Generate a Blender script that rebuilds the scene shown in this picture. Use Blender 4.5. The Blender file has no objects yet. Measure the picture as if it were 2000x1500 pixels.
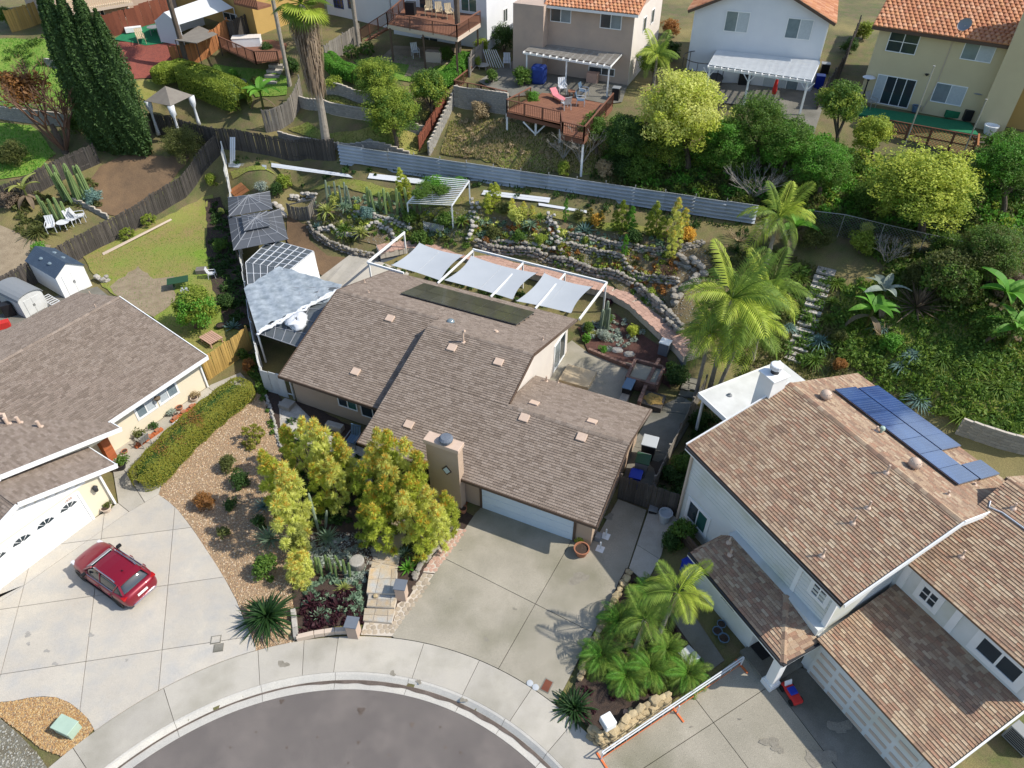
import bpy,math,random
import numpy as np
from mathutils import Vector,Matrix
from mathutils.geometry import delaunay_2d_cdt
R=math.radians
rnd=random.Random(11)
rng=np.random.default_rng(11)
S=bpy.context.scene
COL=S.collection
CH,PITCH,FPX=30.0,R(41.3),1387.0
cam=bpy.data.cameras.new('camera')
cam.sensor_width=36.0
cam.lens=36.0*FPX/2000.0
cam.clip_end=6000
camo=bpy.data.objects.new('camera',cam)
COL.objects.link(camo)
camo.location=(0,0,CH)
camo.rotation_euler=(R(90)-PITCH,0,0)
S.camera=camo
SUN_EL,SUN_AZ=R(46),R(96)
w=bpy.data.worlds.new('World')
S.world=w
w.use_nodes=True
nt=w.node_tree
bg=nt.nodes['Background']
sky=nt.nodes.new('ShaderNodeTexSky')
sky.sky_type='NISHITA'
sky.sun_disc=False
sky.sun_elevation=SUN_EL
sky.sun_rotation=SUN_AZ
sky.altitude=150
nt.links.new(sky.outputs[0],bg.inputs[0])
bg.inputs[1].default_value=0.15
sun=bpy.data.lights.new('sun','SUN')
sun.energy=3.7
sun.angle=R(0.55)
sun.color=(1.0,0.95,0.86)
suno=bpy.data.objects.new('sun',sun)
COL.objects.link(suno)
sd=Vector((math.sin(SUN_AZ)*math.cos(SUN_EL),math.cos(SUN_AZ)*math.cos(SUN_EL),math.sin(SUN_EL)))
suno.rotation_euler=sd.to_track_quat('Z','Y').to_euler()
suno.location=sd*100
vs=S.view_settings
vs.view_transform='Standard'
vs.look='None'
vs.gamma=1
vs.exposure=0.52
vs.use_curve_mapping=False
S.cycles.max_bounces=6
S.cycles.transparent_max_bounces=4
SP,CP=math.sin(PITCH),math.cos(PITCH)
def ray(u,v):
 x=(u-1000)/FPX
 y=(750-v)/FPX
 return Vector((x,y*SP+CP,y*CP-SP))
def P(u,v,z=0.0):
 d=ray(u,v)
 t=(z-CH)/d.z
 return Vector((d.x*t,d.y*t,z))
def depth(p):
 return p.y*CP+(CH-p.z)*SP
def ZV(p,v):
 a=PITCH-math.atan((750-v)/FPX)
 return CH-p.y*math.tan(a)
CUL=Vector((-7.064,2.572,0))
ctrl=[]
for u,v,z in [(-500,620,0),(0,560,0),(150,480,.1),(300,440,.2),(430,400,.4),(470,420,.3),(560,420,.4),(600,440,.4),
    (640,500,.25),(730,520,.2),(760,505,.2),(900,560,0),(1000,590,0),(1180,665,0),(1290,720,0),(1345,745,0),
    (1420,760,.2),(1560,740,.4),(1760,800,.6),(1900,900,.7),(2060,960,.7),(2500,1100,.7),
    (620,455,1.0),(700,480,1.0),(795,455,1.3),(860,478,1.3),(1000,512,1.3),(1100,535,1.3),(1190,560,1.3),(1250,605,1.3),(1320,665,1.3),(1360,700,.9),
    (760,478,1.2),(740,495,.9),
    (600,405,2.2),(760,420,2.6),(900,445,2.6),(1050,480,2.5),(1200,520,2.4),(1330,590,2.2),(1480,640,1.6),(1580,620,1.9),
    (1560,700,.7),(1720,690,1.9),(1850,760,2.0),(2000,830,1.8),(2300,900,1.6),
    (760,337,4.5),(830,350,4.5),(1000,378,4.45),(1200,410,4.3),(1400,440,4.15),(445,330,3.6),(520,345,3.9),(700,355,4.1),(900,385,4.1),(1100,420,4.0),(1300,455,3.8),(1460,490,3.5),(1600,535,3.4),(1750,590,3.3),(2000,680,3.2),(2300,740,3.2),
    (440,300,4.3),(660,318,4.5),(900,362,4.5),(1100,392,4.4),(1300,425,4.2),(1470,450,4.1),(1600,445,4.6),(1850,500,4.8),(2000,540,4.8),(2300,600,4.8),
    (-400,520,.4),(20,480,.6),(100,440,1.2),(0,400,2.0),(150,380,2.4),(200,330,3.4),(330,320,3.8),(260,300,4.0),(130,295,4.0),(0,340,3.4),(-400,420,2.5),
    (300,240,4.9),(430,262,4.6),(560,275,4.6),(160,225,6.0),(0,200,6.4),(-400,240,6.5),
    (60,150,8.2),(200,150,8.0),(280,190,6.4),(390,225,5.4),(-400,150,9),
    (60,85,9.6),(250,90,9.2),(340,120,8.4),(310,160,7.2),(440,130,8.0),(540,160,7.6),(470,225,6.0),(150,45,10.6),(300,40,10.6),(440,75,9.6),(540,100,9.2),(-400,60,10.6),
    (640,290,4.9),(840,300,4.7),(820,245,6.1),(600,238,5.9),(840,262,5.8),
    (630,205,7.4),(740,222,7.4),(845,232,6.6),(680,168,8.6),(780,190,8.4),(870,190,8.2),(640,110,9.2),(760,150,9.0),(850,150,9.1),(890,130,9.3),
    (720,95,9.5),(850,100,9.5),(960,90,9.6),
    (870,235,6.5),(890,214,7.0),(992,226,7.4),(940,250,6.5),(900,290,5.3),(1003,268,7.1),(1060,280,7.0),(1115,312,6.5),(1050,318,5.8),(1180,300,6.9),(1150,330,5.9),(1000,340,4.9),(1250,290,6.5),(1330,300,6.6),(1250,380,4.7),(1400,400,4.8),
    (890,160,8.6),(930,160,8.6),(1010,190,8.6),(1010,120,8.7),(1080,165,8.7),(1190,195,8.6),(1215,140,8.7),
    (1330,180,8.7),(1330,130,8.7),(1440,210,8.6),(1480,170,8.7),(1585,262,8.3),(1600,190,8.7),(1430,300,6.6),(1560,320,6.7),(1560,400,5.2),
    (1680,230,8.7),(1680,190,8.7),(1900,265,8.7),(1900,225,8.7),(1980,250,8.7),(1990,310,8.0),(1720,300,7.3),(1900,330,7.1),(1980,360,6.8),(1650,350,6.2),(1800,400,5.6),(1960,450,5.6),(2200,420,6.2),(2200,280,8.7)]:
 p=P(u,v,z)
 ctrl.append((p.x,p.y,z))
WTOP=[P(u,v,1.3) for u,v in [(742,492),(800,480),(900,500),(1000,522),(1100,546),(1190,569),(1232,592),(1257,616),(1277,634),(1300,656),(1322,674),(1340,694)]]
for a,b_ in zip(WTOP[:-1],WTOP[1:]):
 d=(b_-a).normalized()
 c=(a+b_)/2
 ctrl+=[(c.x+d.y*1.0,c.y-d.x*1.0,0.0),(c.x-d.y*.6,c.y+d.x*.6,1.25),(c.x-d.y*1.3,c.y+d.x*1.3,1.3)]
for x in range(-70,80,10):
 ctrl+=[(x,80,10.0),(x,100,10.0),(x,140,10.0),(x,-40,0),(x,0,0)]
for x,y,z in [(-70,20,0),(-70,35,0),(-70,45,1),(-70,60,6),(-70,70,10),(75,10,.6),(75,25,.7),(75,40,3),(75,52,5),(75,58,7),(75,66,8.7)]:
 ctrl.append((x,y,z))
for x,y in [(-45,20),(-30,10),(-30,20),(-20,15),(-20,25),(-25,32),(-12,16),(-5,18),(-8,28),(-8,38),(0,20),(4,30),(3,14),(9,30)]:
 ctrl.append((x,y,0))
for u,v,z in [(1090,1400,0),(1180,1480,0),(1250,1560,0),(1225,1105,0),(1265,1000,0),(1330,880,0),(1395,1320,.3),(1300,1420,.2),
    (1480,1275,.5),(1600,1300,.6),(1740,1495,.6),(1345,900,.6),(1330,1010,.45),(1300,1080,.2),(1370,1180,.45),(1440,1285,.5),(1470,1560,.3),(1600,1700,.4),
    (1450,800,.6),(1700,1000,.6),(1900,1200,.6),(2100,1400,.6),(2100,1700,.5)]:
 p=P(u,v,z)
 ctrl.append((p.x,p.y,z))
GX0,GY0,GD,GNX,GNY=-70.0,-38.0,0.5,290,350
_r=delaunay_2d_cdt([Vector((a,b)) for a,b,c in ctrl],[],[],0,1e-4)
_vz=[ctrl[o[0]][2] for o in _r[3]]
ZG=np.full((GNY,GNX),np.nan)
_tv=np.array([(v.x,v.y) for v in _r[0]])
for f in _r[2]:
 A=_tv[list(f)]
 za=np.array([_vz[i] for i in f])
 i0,i1=max(0,int((A[:,0].min()-GX0)/GD)),min(GNX-1,int((A[:,0].max()-GX0)/GD)+1)
 j0,j1=max(0,int((A[:,1].min()-GY0)/GD)),min(GNY-1,int((A[:,1].max()-GY0)/GD)+1)
 if i1<i0 or j1<j0:
  continue
 xs=GX0+GD*np.arange(i0,i1+1)
 ys=GY0+GD*np.arange(j0,j1+1)
 X,Y=np.meshgrid(xs,ys)
 d=(A[1,1]-A[2,1])*(A[0,0]-A[2,0])+(A[2,0]-A[1,0])*(A[0,1]-A[2,1])
 if abs(d)<1e-9:
  continue
 l0=((A[1,1]-A[2,1])*(X-A[2,0])+(A[2,0]-A[1,0])*(Y-A[2,1]))/d
 l1=((A[2,1]-A[0,1])*(X-A[2,0])+(A[0,0]-A[2,0])*(Y-A[2,1]))/d
 l2=1-l0-l1
 m=(l0>=-1e-6) & (l1>=-1e-6) & (l2>=-1e-6)
 sub=ZG[j0:j1+1,i0:i1+1]
 sub[m]=(l0*za[0]+l1*za[1]+l2*za[2])[m]
ZG=np.nan_to_num(ZG,nan=0.0)
def blur(a):
 p=np.pad(a,1,mode='edge')
 return (p[:-2,1:-1]+p[2:,1:-1]+p[1:-1,:-2]+p[1:-1,2:]+2*p[1:-1,1:-1])/6
for _ in range(2):
 ZG=blur(ZG)
_hill=np.clip((GY0+GD*np.arange(GNY)-46)/5,0,1)[:,None]*np.clip((12-abs(GX0+GD*np.arange(GNX)-4)*.0),0,1)[None,:]
_zb=ZG.copy()
for _ in range(10):
 _zb=blur(_zb)
ZG=ZG*(1-_hill)+_zb*_hill
_gx=GX0+GD*np.arange(GNX)
_gy=GY0+GD*np.arange(GNY)
_XX,_YY=np.meshgrid(_gx,_gy)
def zt(x,y):
 fx=min(max((x-GX0)/GD,0),GNX-1.001)
 fy=min(max((y-GY0)/GD,0),GNY-1.001)
 i,j=int(fx),int(fy)
 a,b=fx-i,fy-j
 return float((ZG[j,i]*(1-a)+ZG[j,i+1]*a)*(1-b)+(ZG[j+1,i]*(1-a)+ZG[j+1,i+1]*a)*b)
def T(u,v,h=0.0):
 d=ray(u,v)
 t=(16+h-CH)/d.z
 step=0.4
 for _ in range(400):
  q=d*t
  if CH+q.z<=zt(q.x,q.y)+h:
   break
  t+=step
 lo,hi=t-step,t
 for _ in range(18):
  m=(lo+hi)/2
  q=d*m
  if CH+q.z<=zt(q.x,q.y)+h:
   hi=m
  else:
   lo=m
 q=d*hi
 return Vector((q.x,q.y,zt(q.x,q.y)))
MATS={}
def mat(name,c,c2=None,scale=4.0,rough=.85,bump=0.0,bscale=None,rv=0.0,iv=0.0,ramp=None,trans=0.0,metal=0.0,spec=.3,detail=6,coat=0.0,c3=None,s3=.3,fine=0.0,dist=0.0,objc=True):
 m=bpy.data.materials.new(name)
 m.use_nodes=True
 t=m.node_tree
 N,L=t.nodes,t.links
 b=N['Principled BSDF']
 b.inputs['Roughness'].default_value=rough
 b.inputs['Metallic'].default_value=metal
 b.inputs['Specular IOR Level'].default_value=spec
 if coat:
  b.inputs['Coat Weight'].default_value=coat
  b.inputs['Coat Roughness'].default_value=.06
 tc=N.new('ShaderNodeTexCoord')
 co=tc.outputs['Object'] if objc else tc.outputs['Generated']
 def noise(sc,det=detail,ro=.6):
  n=N.new('ShaderNodeTexNoise')
  n.inputs['Scale'].default_value=sc
  n.inputs['Detail'].default_value=det
  n.inputs['Roughness'].default_value=ro
  n.inputs['Distortion'].default_value=dist
  L.new(co,n.inputs['Vector'])
  return n
 def mix(f,a,bcol,typ='MIX'):
  x=N.new('ShaderNodeMix')
  x.data_type='RGBA'
  x.blend_type=typ
  for s,val in ((0,f),(6,a),(7,bcol)):
   if hasattr(val,'is_output'):
    L.new(val,x.inputs[s])
   else:
    x.inputs[s].default_value=val if s==0 else (*val,1)
  return x.outputs[2]
 def stretch(o,lo,hi):
  r=N.new('ShaderNodeMapRange')
  r.inputs[1].default_value,r.inputs[2].default_value=lo,hi
  L.new(o,r.inputs[0])
  return r.outputs[0]
 col=None
 if ramp:
  geo=N.new('ShaderNodeNewGeometry')
  oi=N.new('ShaderNodeObjectInfo')
  ad=N.new('ShaderNodeMath')
  ad.operation='ADD'
  L.new(geo.outputs['Random Per Island'],ad.inputs[0])
  L.new(oi.outputs['Random'],ad.inputs[1])
  fr=N.new('ShaderNodeMath')
  fr.operation='FRACT'
  L.new(ad.outputs[0],fr.inputs[0])
  cr=N.new('ShaderNodeValToRGB')
  cr.color_ramp.interpolation='LINEAR'
  els=cr.color_ramp.elements
  while len(els)<len(ramp):
   els.new(.5)
  for i,cc in enumerate(ramp):
   els[i].position=i/(len(ramp)-1)
   els[i].color=(*cc,1)
  L.new(fr.outputs[0],cr.inputs[0])
  col=cr.outputs[0]
  if c2:
   col=mix(stretch(noise(scale).outputs[0],.4,.75),col,c2)
 elif c2:
  col=mix(stretch(noise(scale).outputs[0],.32,.68),c,c2)
 else:
  col=c
 if c3:
  col=mix(stretch(noise(s3,3).outputs[0],.45,.7),col,c3)
 if fine:
  n=noise(60,2)
  col=mix(fine,col,mix(stretch(n.outputs[0],.3,.7),(0,0,0),(1,1,1)),'OVERLAY')
 if rv or iv:
  hs=N.new('ShaderNodeHueSaturation')
  if hasattr(col,'is_output'):
   L.new(col,hs.inputs['Color'])
  else:
   hs.inputs['Color'].default_value=(*col,1)
  acc=None
  for amt,nd,o in ((rv,'ShaderNodeObjectInfo','Random'),(iv,'ShaderNodeNewGeometry','Random Per Island')):
   if amt:
    k=N.new(nd)
    r=N.new('ShaderNodeMapRange')
    r.inputs[3].default_value,r.inputs[4].default_value=1-amt,1+amt
    L.new(k.outputs[o],r.inputs[0])
    if acc is None:
     acc=r.outputs[0]
    else:
     q=N.new('ShaderNodeMath')
     q.operation='MULTIPLY'
     L.new(acc,q.inputs[0])
     L.new(r.outputs[0],q.inputs[1])
     acc=q.outputs[0]
  L.new(acc,hs.inputs['Value'])
  col=hs.outputs[0]
 if hasattr(col,'is_output'):
  L.new(col,b.inputs['Base Color'])
 else:
  b.inputs['Base Color'].default_value=(*col,1)
 if bump:
  n=noise(bscale or scale*4,5,.65)
  bp=N.new('ShaderNodeBump')
  bp.inputs['Strength'].default_value=bump
  bp.inputs['Distance'].default_value=.05
  L.new(n.outputs[0],bp.inputs['Height'])
  L.new(bp.outputs[0],b.inputs['Normal'])
 if trans:
  tr=N.new('ShaderNodeBsdfTranslucent')
  if hasattr(col,'is_output'):
   L.new(col,tr.inputs[0])
  else:
   tr.inputs[0].default_value=(*col,1)
  ms=N.new('ShaderNodeMixShader')
  ms.inputs[0].default_value=trans
  L.new(b.outputs[0],ms.inputs[1])
  L.new(tr.outputs[0],ms.inputs[2])
  L.new(ms.outputs[0],N['Material Output'].inputs[0])
 MATS[name]=m
 return m
mat('earth',(.19,.13,.075),(.13,.105,.05),1.2,bump=.6,bscale=9,c3=(.11,.12,.03),s3=.25,fine=.5)
mat('hill_soil',(.15,.11,.06),(.09,.11,.03),1.0,bump=.7,bscale=7,c3=(.22,.18,.07),s3=.2,fine=.6)
mat('bare_dirt',(.19,.12,.065),(.13,.085,.05),.9,bump=.5,bscale=8,fine=.5)
mat('tan_soil',(.30,.24,.16),(.22,.17,.11),1.5,bump=.5,bscale=14,fine=.5)
mat('dark_mulch',(.075,.048,.034),(.045,.032,.026),6,bump=.9,bscale=22,fine=.6)
mat('red_mulch',(.27,.075,.05),(.20,.06,.045),3,bump=.7,bscale=18,fine=.5)
mat('lawn_patchy',(.20,.225,.04),(.27,.19,.085),.7,bump=.5,bscale=20,c3=(.17,.25,.03),s3=.35,fine=.6)
mat('lawn',(.13,.25,.03),(.18,.24,.045),1.2,bump=.5,bscale=24,fine=.5)
mat('lawn_dry',(.28,.235,.075),(.19,.20,.04),1.0,bump=.6,bscale=16,c3=(.14,.20,.03),s3=.35,fine=.6)
mat('turf', (.02, .17, .075), (.016, .14, .06), 3, bump=.3, bscale=40, rough=.9)
mat('concrete_pale',(.48,.435,.36),(.42,.38,.32),.55,bump=.12,bscale=40,rv=.05,c3=(.39,.37,.335),s3=.9,fine=.3)
mat('concrete',(.34,.305,.24),(.27,.245,.19),.45,bump=.15,bscale=30,rv=.07,c3=(.20,.185,.13),s3=.28,fine=.4)
mat('concrete_walk',(.43,.395,.33),(.38,.35,.30),.6,bump=.12,bscale=40,rv=.10,c3=(.32,.295,.24),s3=.5,fine=.3)
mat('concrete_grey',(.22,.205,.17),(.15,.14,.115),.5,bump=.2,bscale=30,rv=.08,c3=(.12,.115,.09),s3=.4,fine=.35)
mat('gutter',(.50,.47,.41),(.42,.40,.36),1.0,bump=.15,bscale=30,fine=.3)
mat('wet_stain',(.085,.065,.05),(.14,.11,.09),2.5,rough=.5,fine=.4)
mat('joint',(.07,.06,.05),rough=.95)
mat('asphalt',(.142,.124,.112),(.115,.10,.092),.35,bump=.35,bscale=60,c3=(.165,.143,.128),s3=.6,fine=.9)
mat('pebbles',None or (.3,.2,.1),ramp=[(.40,.26,.13),(.50,.37,.23),(.30,.17,.09),(.58,.48,.35),(.37,.21,.11)],rough=.9)
mat('pebbles_rust',(.3,.2,.1),ramp=[(.34,.19,.07),(.48,.32,.14),(.26,.13,.05),(.52,.40,.22),(.30,.15,.07)],rough=.9)
mat('pebbles_grey',(.3,.2,.1),ramp=[(.25,.25,.22),(.16,.14,.10),(.38,.37,.33),(.20,.18,.12),(.30,.31,.29)],rough=.9)
mat('gravel_base',(.36,.26,.16),(.26,.17,.10),9,bump=.8,bscale=30,fine=.5)
mat('gravel_base_grey',(.2,.19,.15),(.13,.11,.07),2,bump=.8,bscale=30,fine=.5)
mat('rock',(.34,.31,.26),(.22,.195,.16),3,bump=.7,bscale=9,rv=.25,fine=.3)
mat('rock_pale',(.45,.42,.37),(.33,.30,.26),3,bump=.6,bscale=9,rv=.2,fine=.3)
mat('rock_tan',(.46,.37,.22),(.36,.27,.15),3,bump=.5,bscale=9,rv=.18,fine=.3)
mat('flagstone',(.40,.36,.29),(.46,.32,.17),1.4,bump=.35,bscale=12,rv=.15,c3=(.34,.36,.36),s3=1.0,fine=.3)
mat('cobble',(.40,.33,.24),(.33,.27,.20),3,bump=.4,bscale=12,rv=.15,fine=.3)
mat('mortar',(.50,.44,.36),rough=.95)
mat('brick',(.21,.125,.095),(.16,.095,.075),5,bump=.3,bscale=30,rv=.22,fine=.3)
mat('brick_pink',(.47,.29,.22),(.40,.26,.20),4,bump=.3,bscale=20,rv=.14,fine=.3)
mat('brick_orange',(.44,.13,.045),(.36,.10,.04),5,bump=.3,bscale=20,rv=.15)
mat('block',(.30,.285,.255),(.23,.22,.20),1.2,bump=.3,bscale=25,rv=.1,fine=.3)
mat('stucco_grey',(.14,.16,.19),(.115,.13,.155),1.0,bump=.3,bscale=40)
mat('stucco_tan',(.45,.335,.245),(.41,.30,.215),.8,bump=.3,bscale=50,fine=.15)
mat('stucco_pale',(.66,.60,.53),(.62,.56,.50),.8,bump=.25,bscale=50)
mat('stucco_pink',(.50,.375,.29),(.45,.34,.265),.6,bump=.3,bscale=40,c3=(.40,.31,.25),s3=.4)
mat('stucco_white',(.68,.69,.70),(.63,.64,.66),.6,bump=.25,bscale=40)
mat('stucco_cream',(.58,.49,.30),(.54,.45,.275),.6,bump=.25,bscale=40)
mat('stucco_ochre',(.46,.30,.10),(.42,.27,.09),.6,bump=.25,bscale=40)
mat('siding_cream',(.70,.62,.46),(.67,.59,.44),.6,bump=.1,bscale=30)
mat('siding_white',(.66,.67,.65),(.60,.615,.59),.7,bump=.15,bscale=30,c3=(.53,.54,.46),s3=.5)
mat('white_paint',(.78,.78,.76),(.72,.72,.70),1.5,rough=.55)
mat('white_vinyl',(.62,.62,.60),(.50,.50,.475),1.0,rough=.5,rv=.04)
mat('white_metal',(.62,.63,.64),rough=.4,spec=.5)
mat('bluish_white',(.56,.64,.70),(.52,.60,.665),.8,rough=.5)
mat('fascia_brown',(.10,.065,.045),rough=.7)
mat('dark_trim',(.03,.03,.032),rough=.5)
mat('glass',(.028,.04,.048),rough=.08,spec=.8)
mat('glass_pale',(.20,.25,.27),(.14,.18,.2),1.2,rough=.12,spec=.8)
mat('glass_green',(.03,.10,.085),rough=.08,spec=.8)
mat('curtain',(.46,.50,.52),(.38,.42,.44),6,rough=.3,spec=.6)
mat('shingle_brown',(.2,.15,.12),ramp=[(.215,.168,.132),(.262,.208,.166),(.175,.135,.105),(.23,.182,.143),(.275,.222,.18),(.196,.152,.12)],rough=.95,bump=.4,bscale=60,fine=.6)
mat('shingle_tan',(.2,.15,.12),ramp=[(.30,.195,.125),(.42,.305,.20),(.235,.155,.108),(.345,.225,.145),(.45,.345,.235),(.27,.17,.115),(.36,.21,.135)],rough=.95,bump=.4,bscale=60,fine=.3)
mat('roof_deck',(.13,.10,.08),rough=.95)
mat('roof_deck_tan',(.16,.10,.065),rough=.95)
mat('roof_tile',(.45,.2,.1),ramp=[(.50,.235,.115),(.42,.17,.08),(.56,.30,.17),(.38,.15,.075),(.53,.26,.12)],rough=.8,bump=.2,bscale=20)
mat('roof_vent',(.56,.42,.32),(.50,.37,.28),3,rough=.7)
mat('pv_dark',(.05,.05,.037),(.075,.072,.05),.5,rough=.15,spec=.8,rv=.15)
mat('pv_blue',(.03,.055,.15),(.045,.085,.21),.9,rough=.12,spec=.8,rv=.12)
mat('pv_frame',(.30,.30,.29),rough=.35,metal=.6)
mat('pv_line',(.16,.22,.34),rough=.3)
mat('sail',(.47,.50,.53),(.44,.47,.50),.8,rough=.9,trans=.15)
mat('tarp',(.43,.48,.52),(.22,.26,.29),2.2,rough=.45,trans=.15,bump=.3,bscale=6)
mat('poly_panel',(.10,.112,.12),(.075,.085,.09),1.2,rough=.4,spec=.4)
mat('slate',(.055,.08,.115),(.045,.065,.095),2,rough=.6)
mat('red_soil',(.12,.055,.042),(.08,.04,.03),3,bump=.8,bscale=20,fine=.6)
mat('gazebo_grey',(.085,.09,.10),(.075,.08,.088),1.5,rough=.45,spec=.5)
mat('gazebo_light',(.26,.27,.29),rough=.5)
mat('fabric_taupe',(.21,.19,.16),(.17,.15,.13),1.5,rough=.95)
mat('fabric_white',(.72,.74,.76),rough=.95,trans=.2)
mat('fabric_blue',(.02,.05,.24),(.015,.035,.16),3,rough=.6)
mat('fabric_pink',(.62,.22,.24),(.55,.17,.19),6,rough=.9)
mat('fabric_red',(.50,.03,.025),rough=.8)
mat('wood_dark',(.095,.082,.07),(.055,.048,.042),2.5,bump=.4,bscale=25,rv=.30,fine=.3)
mat('wood_grey',(.24,.215,.185),(.17,.15,.125),2.5,bump=.4,bscale=25,rv=.25,fine=.3)
mat('wood_gold',(.43,.28,.085),(.33,.21,.06),1.5,bump=.3,bscale=25,rv=.18)
mat('wood_orange',(.40,.165,.06),(.33,.13,.05),1.5,bump=.3,bscale=25,rv=.2)
mat('wood_redbrown',(.20,.065,.035),(.16,.05,.03),1.5,bump=.3,bscale=25,rv=.15)
mat('wood_deck',(.23,.105,.06),(.19,.085,.05),1.5,bump=.2,bscale=25,rv=.12)
mat('wood_rail',(.17,.075,.045),rv=.12)
mat('wood_pale',(.52,.42,.28),(.44,.34,.21),2,rough=.8,rv=.12)
mat('wood_pink',(.47,.30,.22),(.42,.26,.19),2,rv=.1)
mat('wood_weathered',(.36,.325,.275),(.27,.24,.20),2.5,rv=.15)
mat('metal_sheet',(.47,.50,.54),(.36,.39,.42),.7,rough=.45,metal=.25,rv=.12)
mat('metal_pole',(.40,.39,.36),rough=.4,metal=.5)
mat('wire',(.22,.23,.22),rough=.5,metal=.4)
mat('terracotta',(.42,.18,.10),(.36,.15,.085),4,rv=.15)
mat('planter_tan',(.52,.42,.33),rough=.8)
mat('plastic_black',(.018,.018,.02),rough=.4)
mat('plastic_grey',(.22,.23,.235),rough=.5)
mat('plastic_pale',(.42,.44,.45),rough=.5)
mat('plastic_blue',(.012,.035,.32),rough=.4)
mat('plastic_green',(.025,.07,.035),rough=.45)
mat('pot_blue',(.10,.16,.23),rough=.35,spec=.6)
mat('util_green',(.38,.49,.39),(.33,.43,.34),2,rough=.5)
mat('car_red',(.20,.004,.016),rough=.35,metal=.2,coat=.5,spec=.4)
mat('car_black',(.012,.012,.013),rough=.35)
mat('car_chrome',(.7,.7,.72),rough=.15,metal=1)
mat('car_glass',(.02,.028,.033),rough=.03,spec=1)
mat('windshield_shade',(.40,.48,.48),rough=.12,spec=.9)
mat('lamp_red',(.35,.01,.01),rough=.15)
mat('lamp_clear',(.6,.6,.62),rough=.1,spec=.8)
mat('tyre',(.012,.012,.012),rough=.8)
mat('safety_orange',(.62,.16,.05),rough=.6)
mat('house_trim_green',(.30,.33,.21),rough=.7)
for nm,a,b in [('leaf_green',(.055,.115,.018),(.10,.16,.025)),('leaf_dark',(.028,.062,.014),(.05,.095,.02)),('leaf_lime',(.16,.22,.025),(.22,.26,.04)),
                 ('leaf_yellow',(.38,.40,.06),(.30,.35,.05)),('leaf_gold',(.76,.76,.22),(.66,.70,.16)),('leaf_orange',(.78,.42,.06),(.70,.48,.08)),('leaf_rust',(.28,.13,.03),(.20,.10,.04)),
                 ('leaf_olive',(.105,.115,.03),(.075,.09,.025)),('leaf_blue',(.12,.20,.17),(.16,.24,.21)),('leaf_grey',(.22,.26,.21),(.29,.32,.27)),('leaf_palm',(.09,.15,.022),(.14,.20,.03)),
                 ('leaf_palm_lime',(.22,.29,.03),(.31,.36,.05)),('leaf_cycad',(.02,.058,.016),(.035,.085,.02)),('leaf_purple',(.085,.025,.035),(.05,.02,.025)),('leaf_straw',(.34,.27,.16),(.26,.20,.11)),
                 ('leaf_dead',(.22,.165,.11),(.16,.12,.085)),('leaf_cypress',(.034,.070,.020),(.055,.10,.026)),('leaf_hedge',(.25,.22,.03),(.16,.19,.03)),('leaf_bright',(.07,.20,.02),(.11,.24,.03)),
                 ('leaf_aloe',(.22,.26,.07),(.27,.28,.08)),('leaf_agave',(.13,.20,.125),(.18,.25,.16)),('leaf_red',(.28,.06,.03),(.33,.12,.04))]:
 k_=1.0 if nm in ('leaf_gold','leaf_orange','leaf_cycad','leaf_purple','leaf_red') else 1.55
 a,b=[tuple(min(.8,k_*x) for x in q) for q in (a,b)]
 mat(nm,a,ramp=[a,b,tuple((p+q)/2 for p,q in zip(a,b)),tuple(.8*x for x in a),b],rough=.6,spec=.3,rv=.1,trans=.42)
mat('cactus',(.13,.20,.06),(.17,.23,.09),2,rough=.6,rv=.15)
mat('cactus_grey',(.17,.22,.15),(.21,.25,.18),2,rough=.6,rv=.15)
mat('bark',(.13,.10,.075),(.085,.065,.05),5,bump=.6,bscale=15,rv=.1)
mat('bark_pale',(.33,.29,.24),(.23,.20,.165),5,bump=.5,bscale=15,rv=.1)
mat('twig_grey',(.34,.31,.27),rough=.9,rv=.1)
mat('twig_red',(.15,.085,.055),rough=.9)
ORG={}
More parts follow.
